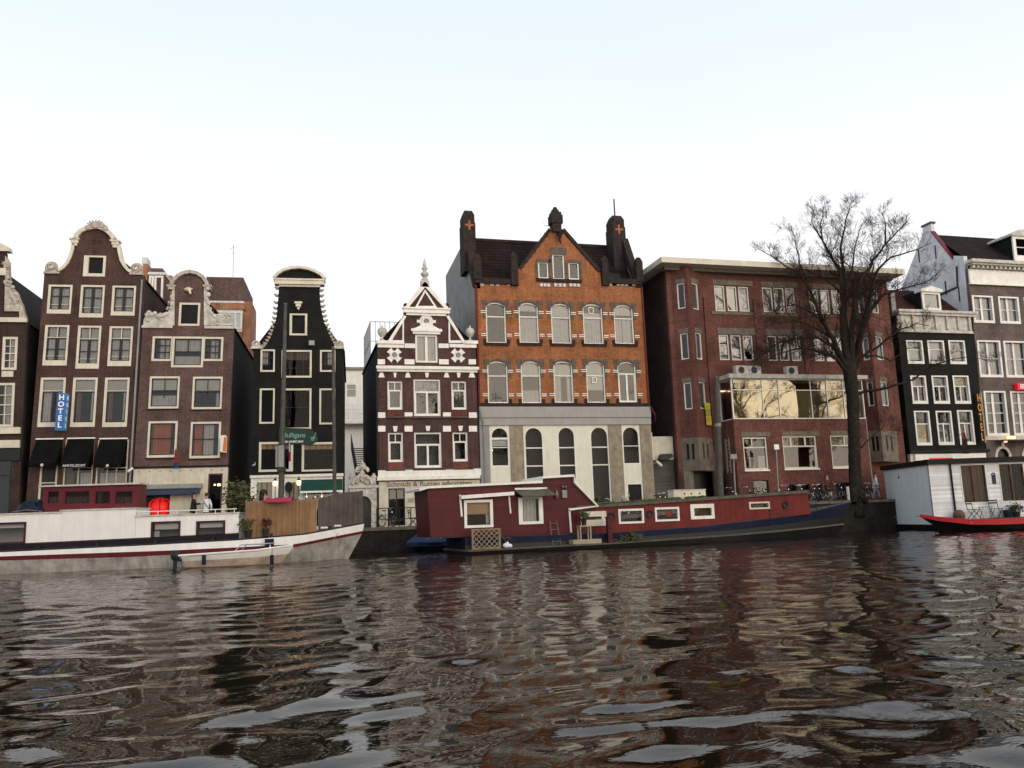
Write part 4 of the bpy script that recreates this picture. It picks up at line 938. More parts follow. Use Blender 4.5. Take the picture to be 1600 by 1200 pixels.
H.body(uL, uR, zsh - .05, 11, 'tar_brick'); H.gable_roof(uL, uR, zsh - .1, ap[1] - .6, 11); H.part('dark_backing_sheet', H.mb().box(uL + .1, uR - .1, 1.0, 1.1, 0, zc1), 'door')  # last part: near-black sheet added so the rooms behind the windows stay dark
zt_ = zsh - .05; xr = H.uv(622, 515, 5.8)[0]; zr_ = H.uv(600, 503, 5.8)[1]; b = H.mb()
for i in range(7): x = uL + .1 + (xr - uL) * i / 6; b.tube([(x, 5.8, zt_), (x, 5.8, zr_)], .022, 4)
for z in (zr_, (zt_ + zr_) / 2): b.tube([(uL + .1, 5.8, z), (xr, 5.8, z)], .022, 4); b.tube([(uL + .1, 5.8, z), (uL + .1, 11, z)], .022, 4)
for i in range(14): b.tube([(uL + .1, 5.8 + i * .4, zt_), (uL + .1, 5.8 + i * .4, zr_)], .018, 4)
H.part('roof_rail', b, 'darkmetal'); H.part('roof_terrace', H.mb().box(uL, uR, 5.5, 11, zt_ - .1, zt_ + .05), 'grey_render')
b = H.mb()
for dz in (0, .5, 1.0): b.tube([(uL - .9, 3.5, 2.2 + dz), (uL - .9, 10.5, 5.6 + dz)], .03, 4)
for i in range(20): f = i / 19; b.tube([(uL - .9, 3.5 + 7 * f, 2.2 + 3.4 * f), (uL - .9, 3.5 + 7 * f, 3.2 + 3.4 * f)], .015, 4); b.box(uL - .9, uL - .02, 3.4 + 7 * f, 3.75 + 7 * f, 2.16 + 3.4 * f, 2.2 + 3.4 * f)
H.part('outside_stair', b, 'darkmetal')
# white stone
def wb(l, t_p, r_, b_p, y0=-.05):
    a, q0, c, d = H.rect(l, t_p, r_, b_p); H.part('white_block', H.mb().box(a, c, y0, .0, q0, d), 'white')
for xs in ((590.5, 602), (632, 644.5), (692, 704.5), (732.5, 745)):
    wb(xs[0], 644.5, xs[1], 653); wb(xs[0], 665.5, xs[1], 674.5)
for xs in ((590, 601.5), (632, 647.5), (686, 701), (732, 743.5)): wb(xs[0], 561.5, xs[1], 569.5)
wb(590, 538, 631, 543.5, -.1); wb(632, 537, 648.5, 544); wb(685, 537, 701, 544); wb(702, 538, 744, 543.5, -.1)
for cx_, tp, bt in ((617.5, 666, 674.5), (668.5, 665.5, 673.5), (719.5, 665.5, 673.5)):
    a, q0, c, d = H.rect(cx_ - 3, tp, cx_ + 3, bt); H.part('keystone', H.mb().prism([(a + .03, q0), (c - .03, q0), (c + .03, d), (a - .03, d)], -.06, 0), 'white')
for cx_, wd in ((596, 9), (617, 5), (637, 8), (667, 6), (697.5, 8), (716.5, 6), (737, 9)):
    a, q0, c, d = H.rect(cx_ - wd / 2, 582.5, cx_ + wd / 2, 590); H.part('keystone', H.mb().prism([(a - .02, q0), (c + .02, q0), (c - .08, d), (a + .08, d)] if wd > 6 else [(a + .05, q0), (c - .05, q0), (c, d), (a, d)], -.06, 0), 'white')
b = H.mb(); a, q0, c, d = H.rect(588.5, 573, 746.5, 581.5); b.box(a, c, -.10, 0, q0, (q0 + d) / 2 - .02); b.box(a - .04, c + .04, -.22, 0, (q0 + d) / 2 - .02, d); H.part('main_cornice', b, 'white')
b = H.mb(); a, q0, c, d = H.rect(629.5, 482, 702, 493.5); b.box(a + .2, c - .2, -.1, 0, q0, q0 + .14); b.box(a, c, -.2, .0, q0 + .14, d - .1); b.box(a - .05, c + .05, -.28, .0, d - .1, d); H.part('gable_cornice', b, 'white')
for l, r_ in ((588.5, 631), (726, 746)):
    a, q0, c, d = H.rect(l, 533, r_, 538); H.part('shoulder_cornice', H.mb().box(a, c, -.2, .3, q0, d), 'white')
def band(name, p, q, wd, y0=-.1, side=1): H.part(name, H.strip([p, q], wd, y0, .0 if side < 5 else .3, side), 'white')
A, B, C = H.uv(663.5, 441), H.uv(631, 481), H.uv(700, 481)
b = H.strip([A, B], .22, -.14, .3, 1); b2 = H.strip([A, C], .22, -.14, .3, -1); H.part('gable_band', b, 'white'); H.part('gable_band', b2, 'white')
def trim(name, tri, wd, y0):
    c0 = (sum(p[0] for p in tri) / 3, sum(p[1] for p in tri) / 3); inn = [(c0[0] + (p[0] - c0[0]) * (1 - wd), c0[1] + (p[1] - c0[1]) * (1 - wd)) for p in tri]
    bb = H.mb()
    for i in range(3):
        p, q, q2, p2 = tri[i], tri[(i + 1) % 3], inn[(i + 1) % 3], inn[i]; vs = [(v[0], yy, v[1]) for yy in (y0, -.001) for v in (p, q, q2, p2)]
        bb.add(vs, [(0, 1, 2, 3), (7, 6, 5, 4), (0, 1, 5, 4), (2, 3, 7, 6), (1, 2, 6, 5), (3, 0, 4, 7)])
    return H.part(name, bb, 'white')
trim('triangle_trim', [H.uv(664, 452), H.uv(648, 481), H.uv(683, 481)], .28, -.05)
trim('triangle_trim', [H.uv(631, 497), H.uv(608, 535.5), H.uv(631, 536)], .3, -.05); trim('triangle_trim', [H.uv(700.5, 497), H.uv(701, 536), H.uv(725, 536)], .3, -.05)
H.part('gable_band', H.strip([H.uv(631, 493), H.uv(604, 536)], .17, -.12, .3, 1), 'white'); H.part('gable_band', H.strip([H.uv(700.5, 493), H.uv(727.5, 536)], .17, -.12, .3, -1), 'white')
b = H.mb(); x, z = ap; b.box(x - .26, x + .26, -.14, .3, z - .25, z + .16); b.lathe([(.2, z + .16), (.22, z + .3), (.1, z + .38), (.24, z + .55), (.26, z + .68), (.1, z + .78), (.15, z + .9), (.2, z + 1.0), (.08, z + 1.12), (.12, z + 1.2), (.05, z + 1.5), (.01, z + 1.65)], x, .05, 10); H.part('finial', b, 'offwhite')
for px in (597.5, 735):
    x, z = H.uv(px, 534); b = H.mb(); b.lathe([(.17, z), (.17, z + .1), (.06, z + .16), (.05, z + .28), (.22, z + .42), (.30, z + .66), (.26, z + .76), (.28, z + .8), (.12, z + .88), (.04, z + .96), (.05, z + 1.03), (.01, z + 1.08)], x, .05, 10); H.part('urn', b, 'offwhite', smooth=True)
for px in (634, 698): x, z = H.uv(px, 481); b = H.mb(); b.ball((x, -.02, z + .14), (.16, .14, .16)); H.part('ball_ornament', b, 'dark_stone')
# round windows
def roundwin(px, py, r, cross):
    x, z = H.uv(px, py); b = H.mb(); b.ring((x, -.02, z), r, .07, 'y', 18, 6)
    if cross:
        for a in (45, 135, 225, 315):
            ca, sa = math.cos(rad(a)), math.sin(rad(a)); q1, q2 = r * .98, r * 2.05; pw = .13; b.prism([(x + q1 * ca - pw * sa, z + q1 * sa + pw * ca), (x + q2 * ca - .2 * sa, z + q2 * sa + .2 * ca), (x + q2 * ca + .2 * sa, z + q2 * sa - .2 * ca), (x + q1 * ca + pw * sa, z + q1 * sa - pw * ca)], -.05, -.001)
    else:
        b.ring((x, -.01, z), r + .13, .07, 'y', 18, 6)
        for a in (0, 90, 180): b.box(x + (r + .26) * math.cos(rad(a)) - .09, x + (r + .26) * math.cos(rad(a)) + .09, -.06, 0, z + (r + .26) * math.sin(rad(a)) - .09, z + (r + .26) * math.sin(rad(a)) + .09)
    o = H.part('round_window', b, 'white'); b = H.mb(); b.add([(x + r * math.cos(a * .349), -.004, z + r * math.sin(a * .349)) for a in range(18)], [tuple(range(18))]); H.part('pane', b, 'grey_render', o)
    b = H.mb()
    for a in (45, 135): b.tube([(x - r * math.cos(rad(a)), -.02, z - r * math.sin(rad(a))), (x + r * math.cos(rad(a)), -.02, z + r * math.sin(rad(a)))], .02, 4)
    H.part('glazing_bar', b, 'grey_fascia', o)
roundwin(666, 502.5, .24, False); roundwin(616, 555, .22, True); roundwin(715.5, 555.5, .22, True)
b = H.mb(); a, q0, c, d = H.rect(642, 511, 690, 520); b.box(a, c, -.2, 0, q0 + .05, q0 + .22); b.box(a + .1, c - .1, -.12, 0, q0 - .1, q0 + .05); pl = P([(645, 514), (655, 510), (659, 505), (673, 505), (678, 510), (687, 514)]); b.prism([(a + .1, q0 + .22)] + pl[1:-1] + [(c - .1, q0 + .22)], -.09, 0); H.part('window_pediment', b, 'white')
for r in ((605.5, 641.5, 629.5, 650), (705.5, 641.5, 729.5, 650), (606.5, 723.5, 630.5, 732), (708, 722.5, 731.5, 731)):
    o = H.pbox('brick_panel', r, -.02, .01, 'bright_red_brick')
for r in ((604, 650.5, 645, 652.5), (690, 650.5, 731, 652.5), (604, 732, 646, 734), (691, 731.5, 732, 733.5), (645.5, 650.5, 689.5, 653)): H.pbox('sill', r, -.12, .01, 'grey_stone')
b = H.mb(); a, q0, c, d = H.rect(590, 735, 748, 750); b.box(a - .05, c + .05, -.24, -.031, q0 + .02, q0 + .24); b.box(a, c, -.08, -.0311, q0 + .24, d)
for px in (590.5, 633, 696, 740): xx = H.uv(px, 740)[0]; b.box(xx, xx + .45, -.12, -.0312, q0 + .24, d + .05)
H.part('ground_floor_cornice', b, 'white')
H.part('corner_downpipe', H.mb().tube([(uL - .07, -.06, 0), (uL - .07, -.06, zc1)], .05), 'darkmetal')
x, z = H.uv(604, 760.5, -.05); x2 = H.uv(737, 757, -.05)[0]
t_ = thing('office_lettering', 'grey raised lettering Schmidt & Rutten advocaten above the lawyers office door', 'sign', H.world(x, -.03, z), 0)
o = text_obj('lettering', 'Schmidt & Rutten advocaten', .40, 'letter_grey', t_, (0, -.012, 0), bold=.008)
wtx = max(v.co.x for v in o.data.vertices); s_ = (x2 - x) / wtx
for v in o.data.vertices: v.co.x *= s_
a, q0, c, d = H.rect(637, 778, 647, 785); t_ = thing('brass_nameplate', 'small brown nameplate right of the lawyers office door', 'sign', H.world(a, -.03, q0)); b = MB(); b.box(0, c - a, -.03, -.002, 0, d - q0); b.build('plate', 'ornament', t_); b = MB()
for i in range(4): b.box(.05, c - a - .05, -.034, -.03, .03 + i * .05, .05 + i * .05)
b.build('engraving', 'letter_grey', t_)

# ------------------------------------------------------------------ big orange brick house
H = House('orange_gabled_house', 'large orange brick building with a pointed centre gable, dark chimneys and arched white ground floor', 'house', base(FLR, 752), 0)
P = H.poly
uL, uR = H.uv(746, 560)[0], H.uv(1011, 560)[0]; ze = H.uv(872, 443)[1]
zb = H.uv(880, 636)[1]
outl = [(uL, zb), (uR, zb), (uR, ze)] + P([(940, 446), (938, 422), (881, 358), (857, 357), (810, 418), (807, 446)]) + [(uL, ze)]
aw = dict(frame='white', fw=.09, rec=.10, fd=.1, arch=.22)
tb = [('h', .66, 0, 1, .07)]
r1 = ((759.5, 472, 791, 536), (811, 472.5, 842, 536), (861.5, 474, 892.5, 537), (911.5, 474.5, 942.5, 537.5), (960, 476, 990.5, 537.5))
r2 = ((762, 564, 794, 630), (814.5, 564, 845.5, 630), (865.5, 564, 896, 629.5), (916.5, 564, 946, 629.5), (966, 565, 995, 629))
WN = []
for i, r in enumerate(r1):
    WN.append((r, H.win(r, bars=tb + ([('r', .3, .78, .6, (.95, .05), 0)] if i == 3 else []), curtain=[[], [('curtain', 0, 1, 0, .66), ('blind', 0, 1, .82, .98)], [('curtain', 0, .5, 0, .66), ('curtain', .5, 1, 0, .62), ('blind', 0, 1, .7, .98)], [('curtain', 0, 1, 0, .66), ('blind', 0, 1, .68, .80)], [('curtain', 0, .42, 0, .66), ('curtain', .46, 1, 0, .66), ('blind', 0, 1, .76, .98)]][i], **aw)))
for i, r in enumerate(r2):
    bb = tb if i < 4 else [('h', .72, 0, 1, .08), ('v', .5, 0, .72, .1), ('r', 0, 0, .5, (.72, .06), 0), ('r', .5, 0, 1, (.72, .06), 0)]
    if i == 3: bb = tb + [('r', .3, .48, .6, (.62, .05), 0)]
    WN.append((r, H.win(r, bars=bb, curtain=[[('brown_cloth', 0, .2, 0, .66)], [('blind', 0, 1, .68, 1), ('curtain', 0, 1, 0, .3)], [('curtain', 0, .4, 0, .66), ('curtain', .75, 1, 0, .66), ('blind', 0, 1, .68, .95)], [('blind', 0, 1, .3, 1)], []][i], **aw)))
for r in ((841, 409, 857, 435), (863.5, 397, 882, 436.5), (888.5, 410, 905, 436.5)):
    H.win(r, 'white', .09, .06, .1)
H.wall(outl, 'orange_brick', th=.35)
yr = 3.2
def depth_at(fr, u, z, px):
    lo_, hi_ = 0.0, 40.0
    for _ in range(40):
        md = (lo_ + hi_) / 2; p = fr.world(u, md, z) - CP; x = 800 + FPX * p.dot(CR) / p.dot(CD)
        if x > px: lo_ = md
        else: hi_ = md
    return lo_
dep = depth_at(H, uL, 12, 699.5); dep = max(6.0, min(dep, 12))
p = H.world(uL, dep, 0); zbk = None
# side wall and rear: a tall party wall, its top following the roof
def z_at(u, y, py):           # height whose image lands on row py
    lo_, hi_ = 0, 40
    for _ in range(40):
        md = (lo_ + hi_) / 2; q = H.world(u, y, md) - CP; yy = 600 - FPX * q.dot(CU) / q.dot(CD)
        if yy > py: lo_ = md
        else: hi_ = md
    return lo_
zbk = z_at(uL, dep, 431); zrg = z_at(uL, yr, 381)
for u, nm in ((uL, 'side_wall'), (uR, 'side_wall')):
    b = H.mb(); pr = [(.35, 0), (dep, 0), (dep, zbk), (yr + 1.6, zrg + .1), (yr - .6, zrg + .1), (.35, ze)]
    b.add([(u, y, z) for y, z in pr] + [(u + (.3 if u == uL else -.3), y, z) for y, z in pr], [tuple(range(6)), tuple(range(11, 5, -1))] + [(i, (i + 1) % 6, 6 + (i + 1) % 6, 6 + i) for i in range(6)])
    H.part(nm, b, 'grey_render')
H.part('rear_wall', H.mb().box(uL + .3, uR - .3, dep - .3, dep, 0, zbk - .1), 'grey_render')
b = H.mb(); zr = z_at(uL + 2, yr, 376)
b.add([(uL + .3, .25, ze - .35), (uR - .3, .25, ze - .35), (uR - .3, yr, zr), (uL + .3, yr, zr), (uR - .3, dep, zbk - .1), (uL + .3, dep, zbk - .1)], [(0, 1, 2, 3), (3, 2, 4, 5)]); 
rf = H.part('roof', b, 'roof_tile')
b = H.mb(); b.tube([(uL + .3, yr, zr), (uR - .3, yr, zr)], .12, 6); H.part('ridge_tiles', b, 'dark_stone', rf)
# gable roof running back from the centre gable
b = H.mb(); g0, g1, ga_ = H.uv(809, 420), H.uv(939, 424), H.uv(869, 355)
b.add([(g0[0], .3, g0[1] - .1), (ga_[0], .3, ga_[1] - .2), (g1[0], .3, g1[1] - .1), (g0[0], 4.5, g0[1] - .1), (ga_[0], 4.5, ga_[1] - .2), (g1[0], 4.5, g1[1] - .1)], [(0, 1, 4, 3), (1, 2, 5, 4), (3, 4, 5)]); H.part('gable_roof', b, 'roof_tile')
a, q0, c, d = H.rect(952, 418, 980, 437); sk = H.mb()
def rz_(y): return ze - .35 + (zr - ze + .35) * (y - .25) / (yr - .25)
x0 = H.uv(953, 427)[0]; x1 = H.uv(980, 428)[0]; sk.add([(x0, .55, rz_(.55) + .08), (x1, .55, rz_(.55) + .08), (x1, 1.35, rz_(1.35) + .08), (x0, 1.35, rz_(1.35) + .08), (x0, .55, rz_(.55) - .1), (x1, .55, rz_(.55) - .1), (x1, 1.35, rz_(1.35) - .1), (x0, 1.35, rz_(1.35) - .1)], [(0, 1, 2, 3), (0, 1, 5, 4), (1, 2, 6, 5), (2, 3, 7, 6), (3, 0, 4, 7)]); so_ = H.part('skylight', sk, 'darkmetal', rf)
# dark stone copings, parapets, piers
for pts, s_ in (([(857, 357), (810, 418)], 1), ([(881, 357), (939, 423)], -1)):
    pl = P(pts); b = H.strip([pl[0], pl[1]], .22, -.10, .36, s_)
    for i in range(7):
        f = .1 + i * .13; x, z = pl[0][0] * (1 - f) + pl[1][0] * f, pl[0][1] * (1 - f) + pl[1][1] * f; b.box(x - .1, x + .1, -.06, 0, z - .32, z - .05)
    H.part('gable_coping', b, 'dark_stone')
for l, r_ in ((742, 807), (940, 1001)):
    a, q0, c, d = H.rect(l, 436, r_, 444); H.part('parapet', H.mb().box(a, c, -.16, .32, q0, d), 'dark_stone')
def pier(px, t_p, b_p, wd=.46, y0=-.22, dp=.5):
    x, z1 = H.uv(px, t_p); z0 = H.uv(px, b_p)[1]; b = H.mb(); b.box(x - wd / 2, x + wd / 2, y0, y0 + dp, z0, z1 - .3); b.add([(x - wd / 2, y0, z1 - .3), (x + wd / 2, y0, z1 - .3), (x + wd / 2, y0 + dp, z1 - .3), (x - wd / 2, y0 + dp, z1 - .3), (x - .1, y0 + .1, z1), (x + .1, y0 + .1, z1), (x + .1, y0 + dp - .1, z1), (x - .1, y0 + dp - .1, z1)], [(0, 1, 5, 4), (1, 2, 6, 5), (2, 3, 7, 6), (3, 0, 4, 7), (4, 5, 6, 7)]); H.part('pier', b, 'dark_stone')
pier(745, 397, 437); pier(802, 395, 447); pier(943, 401, 447); pier(996.5, 403, 441)
x, z0 = H.uv(869, 359); b = H.mb(); z1 = H.uv(869, 324)[1]; hh = z1 - z0
b.box(x - .30, x + .30, -.24, .4, z0 - .2, z0 + hh * .25); b.box(x - .40, x + .40, -.30, .45, z0 + hh * .25, z0 + hh * .62); b.box(x - .33, x + .33, -.25, .4, z0 + hh * .62, z0 + hh * .75); b.lathe([(.32, z0 + hh * .75), (.26, z0 + hh * .86), (.16, z0 + hh * .92), (.13, z1)], x, .06, 8)
H.part('gable_pinnacle', b, 'dark_stone')
H.part('beast_hook', (lambda bb, x, z: (bb.tube([(x, 0, z + .15), (x + .05, -.35, z), (x - .02, -.3, z - .35), (x + .08, -.28, z - .6)], [.13, .13, .09, .04], 6), bb.ball((x + .1, -.38, z + .08), .13))[0])(H.mb(), *H.uv(872, 369)), 'dark_stone')
def chimney(px0, t_p, px1, b_p, y0):
    u0, v0, u1, v1 = H.rect(px0, t_p, px1, b_p, y=y0); b = H.mb(); b.box(u0, u1, y0, y0 + 1.3, v0 - 1.5, v1 - .9); b.box(u0 + .04, u1 - .04, y0 + .04, y0 + 1.26, v1 - .9, v1 - .35)
    b.add([(u0 + .04, y0 + .04, v1 - .35), (u1 - .04, y0 + .04, v1 - .35), (u1 - .04, y0 + 1.26, v1 - .35), (u0 + .04, y0 + 1.26, v1 - .35), (u0 + .16, y0 + .25, v1), (u1 - .16, y0 + .25, v1), (u1 - .16, y0 + 1.0, v1), (u0 + .16, y0 + 1.0, v1)], [(0, 1, 5, 4), (1, 2, 6, 5), (2, 3, 7, 6), (3, 0, 4, 7), (4, 5, 6, 7)])
    ch = H.part('chimney', b, 'dark_stone'); um, vm = (u0 + u1) / 2, v1 - 1.1
    b = H.mb(); b.box(um - .3, um + .3, y0 - .02, y0, vm - .07, vm + .07); b.box(um - .07, um + .07, y0 - .021, y0 - .001, vm + .07, vm + .34); b.box(um - .07, um + .07, y0 - .022, y0 - .002, vm - .34, vm - .07); H.part('brick_cross', b, 'orange_brick', ch)
    return um, v1
chimney(724, 327, 743, 390, 1.7); cu_, cz_ = chimney(957.5, 335, 977.5, 398, 1.7)
y0 = 1.7
for px_t, px_b, sg in ((742, 744, -1), (977, 996, 1)):
    a_, b_ = H.uv(px_t if sg > 0 else 735, 388 if sg < 0 else 372, 1.7), H.uv(px_b, 437, .1)
    b = H.mb(); b.add([(a_[0] - .22, 1.75, a_[1]), (a_[0] + .22, 1.75, a_[1]), (b_[0] + .25, .0, b_[1]), (b_[0] - .25, .0, b_[1]), (a_[0] - .22, 1.75, a_[1] - 1.2), (a_[0] + .22, 1.75, a_[1] - 1.2), (b_[0] + .25, .0, b_[1] - .6), (b_[0] - .25, .0, b_[1] - .6)], [(0, 1, 2, 3), (4, 5, 6, 7), (0, 1, 5, 4), (1, 2, 6, 5), (2, 3, 7, 6), (3, 0, 4, 7)]); H.part('chimney_slope', b, 'dark_stone')
x, z = H.uv(960.5, 334, 2.2); z2 = H.uv(958.5, 311, 2.2)[1]; H.part('flue_pipe', H.mb().tube([(x, 2.2, z - .8), (x, 2.2, z2)], .05, 6), 'maroon')
x, z = H.uv(851, 353, .6); t_ = thing('gable_antenna', 'small white antenna left of the dark gable pinnacle', 'antenna', H.world(x, .6, z), 0); b = MB(); b.tube([(.55, 0, -.3), (.3, 0, .02), (-.1, 0, .02), (-.1, 0, .35)], .02, 4); b.tube([(-.18, 0, .22), (-.02, 0, .22)], .015, 4); b.build('rod', 'chrome', t_)
# grey stone dressings round the windows
for r, o in WN:
    a, q0, c, d = H.rect(*r); zs = d - .26
    for sg, x in ((-1, a), (1, c)):
        b = H.mb(); X = lambda f, g: (min(x + sg * f, x + sg * g), max(x + sg * f, x + sg * g))
        b.box(*X(.002, .19), -.03, 0, d - 1.05, d - .10); b.box(*X(-.10, .24), -.042, 0, d - .10, d + .13); H.part('stone_surround', b, 'grey_stone', o)
    b = H.mb(); n = 10; pl = arc((a + c) / 2, d - .62, (c - a) / 2 + .02, .645, 150, 30, n); bb = H.strip(pl, .13, -.025, 0, 1); H.part('brick_arch', bb, 'grey_stone', o)
    b = H.mb(); b.box(a - .14, c + .14, -.14, .1, q0 - .16, q0 - .004); b.box(a - .2, a - .02, -.06, 0, q0, q0 + .26); b.box(c + .02, c + .2, -.06, 0, q0, q0 + .26); H.part('sill', b, 'dark_stone', o)
    b = H.mb()
    for z in (q0 + .44, q0 + .56, d - .62, d - .74):
        b.box(a - .34, a - .005, -.04, 0, z, z + .05); b.box(c + .005, c + .34, -.04, 0, z, z + .05)
    H.part('white_marks', b, 'white', o)
for r in ((838, 405, 860, 410), (861, 387, 885, 398), (886, 406, 908, 411), (836.5, 410, 840.5, 436), (858, 399, 863, 436), (883, 411, 888, 436), (905.5, 411, 909, 437)):
    a, q0, c, d = H.rect(*r); H.part('stone_surround', H.mb().box(a, c, -.03, 0, q0, d), 'grey_stone')
a, q0, c, d = H.rect(838, 436.5, 908, 441); H.part('sill', H.mb().box(a, c, -.14, 0, q0, d), 'dark_stone')
b = H.mb(); b2 = H.mb()
for l, r_, n in ((749, 758, 1), (764, 782, 2), (790, 799, 1), (843, 860, 3), (865, 885, 3), (889, 907, 3), (950, 957, 1), (963, 982, 3), (986, 994, 1)):
    tp, bt = (440.5, 446.5) if not 840 < l < 900 else (441.5, 449)
    a, q0, c, d = H.rect(l, tp, r_, bt); b2.box(a, c, -.012, 0, q0, d)
    for i in range(n):
        x = a + (c - a) * (i + .5) / n; z = (q0 + d) / 2; e_ = min(.13, (c - a) / n * .42); b.box(x - e_, x + e_, -.02, -.012, z - .03, z + .03); b.box(x - .03, x + .03, -.0205, -.0121, z + .03, z + e_); b.box(x - .03, x + .03, -.0206, -.0122, z - e_, z - .03)
        for sx_ in (-1, 1):
            for sz_ in (-1, 1): b.box(x + sx_ * e_ * .7 - .025, x + sx_ * e_ * .7 + .025, -.0207, -.0123, z + sz_ * e_ * .75 - .025, z + sz_ * e_ * .75 + .025)
H.part('tile_panels', b2, 'maroon'); H.part('tile_crosses', b, 'white')
a, q0, c, d = H.rect(748, 630.5, 1015, 635); H.part('stone_belt', H.mb().box(a, c, -.16, 0, q0, d), 'dark_stone')
# ground floor
G0, G1 = H.uv(750, 700)[0], H.uv(1018.5, 700)[0]
H.part('dark_interior_sheet', H.mb().box(G0 + .1, G1 - .1, .7, .8, 0, zb - .3), 'black_paint')  # black sheet added behind the panes, standing in for shade inside the shop
a, q0, c, d = H.rect(750, 653, 1017, 664); zfa = q0
H.part('fascia', H.mb().box(G0, G1, -.20, .3, d + .01, zb), 'grey_fascia'); H.part('fascia_lower', H.mb().box(G0, G1, -.14, .3, zfa, d - .01), 'grey_fascia')
H.part('fascia_rail', H.mb().box(G0 - .02, G1 + .02, -.17, .3, d - .01, d + .01), 'grey_stone')
def gu(px): return H.uv(px, 700)[0]
zA = H.uv(880, 667)[1]; zT = H.uv(880, 698.5)[1]; zB = H.uv(880, 727)[1]; zDoor = H.uv(990, 755)[1]
H.holes = []
def gwin(l, r_, z0, name, bars, **kw):
    u0, u1 = gu(l), gu(r_); H.winuv(u0, z0, u1, zA, 'white', .06, .0, .10, bars=bars, arch=(u1 - u0) / 2, name=name, glass='glass_clear', **kw)
H_ = zA - zB
gwin(767.5, 795, zB, 'arched_window', [('h', .48, 0, 1, .05), ('h', .72, 0, 1, .12)], curtain=[('blind', 0, 1, .52, .7)])
hb = zA - .02
for l, r_ in ((820, 849), (872, 899), (923, 951)):
    gwin(l, r_, .02, 'arched_shop_window', [('h', (zT - .02) / (zA - .02), 0, 1, .07), ('h', (zB - .02) / (zA - .02), 0, 1, .07)])
gwin(973, 999.5, zB, 'arched_window', [('h', .48, 0, 1, .05)])
H.winuv(gu(974) + .1, .02, gu(1000.5), zDoor, 'white', .07, .0, .12, name='shop_door', glass='black_paint')
H.wall([(G0, 0), (G1, 0), (G1, zfa), (G0, zfa)], 'white_pier', 'ground_floor_wall', holes=H.holes)
for l, r_ in ((797, 818), (951.5, 972), (1001, 1018.5)): H.part('sandstone_pier', H.mb().box(gu(l), gu(r_), -.06, 0, 0, zfa - .01), 'sandstone')
H.part('sandstone_pier', H.mb().box(gu(750), gu(765), -.06, 0, 0, zfa - .011), 'grey_render')
x = H.uv(749, 560)[0]; b = H.mb(); zz = H.uv(748, 446)[1]; b.tube([(x - .1, -.1, zb), (x - .1, -.1, zz)], .06); H.part('downpipe', b, 'maroon')
b = H.mb(); b.tube([(gu(750), -.25, zb - .1), (gu(754), -.25, zb - .9), (gu(756), -.12, zb - 1.3), (gu(757), -.1, 0)], .055); H.part('downpipe', b, 'pipe')
x = H.uv(1008, 560)[0]; b = H.mb(); zz = H.uv(1003, 450)[1]; b.tube([(x + .05, -.08, zb), (x + .05, -.08, zz)], .055); b.tube([(x + .05, -.3, zb), (x + .35, -.3, zb - .6), (x + .4, -.1, zb - 1)], .05); H.part('downpipe', b, 'maroon')
x, z = H.uv(766, 612.5, .5); b = H.mb(); b.ball((x, .6, z), .06); H.part('lamp', b, 'bulb'); x, z = H.uv(769, 703.5, .5); b = H.mb(); b.ball((x, .5, z), .05); H.part('lamp', b, 'bulb')

# wall and shutter in the gap on the right of the orange house
K = House('gap_wall', 'plain white wall above a grey roller shutter closing the gap beside the orange house', 'wall', base(Frame((4.2, 50.6, QZ), 0), 1020), 0)
a, q0, c, d = K.rect(1018, 682, 1062, 718.5); q1 = K.uv(1040, 718.5)[1]
K.part('white_wall', K.mb().box(a, c + .3, 0, .3, q1, d), 'stucco'); K.part('edge_post', K.mb().box(a - .05, a + .08, -.05, .3, q1, K.uv(1019, 676)[1]), 'white')
M['shutter'] = stripes('grey_roller_shutter', (.085, .078, .072), (.055, .05, .047), .11, 2, .6)
K.part('shutter', K.mb().box(a, c + .3, .05, .25, 0, q1 - .002), 'shutter')
b = K.mb(); x, z = K.uv(1039, 714.5, -.2); b.prism([(x - .5, z - .18), (x + .1, z - .18), (x + .5, z + .05), (x + .35, z + .22), (x - .3, z + .2)], -.5, -.05); K.part('flood_lamp', b, 'darkmetal')
x, z = K.uv(1029, 724, -.4); cam_ = thing('security_camera', 'white tube security camera beside the grey roller shutter', 'camera', K.world(x, -.4, z), 0)
b = MB(); b.tube([(-.16, -.05, .14), (.2, .0, -.16)], .085, 8); b.build('camera_body', 'white', cam_); b = MB(); b.tube([(-.1, 0, .05), (-.4, .25, -.05)], .03, 5); b.build('bracket', 'grey_fascia', cam_)

class Sub(House):
    """a plane turned against its house's front: same house, same root"""
    def __init__(s, main, x, y, theta):
        Frame.__init__(s, main.world(x, y, 0), math.degrees(main.th) + theta); s.main = main; s.root = main.root; s.holes = []
        s.xf = Matrix.Translation((x, y, 0)) @ Matrix.Rotation(rad(theta), 4, 'Z')
    def part(s, name, mb, mat, parent=None, **kw):
        o = mb.build(name, mat, parent or s.root, **kw); o.data.transform(s.xf); return o

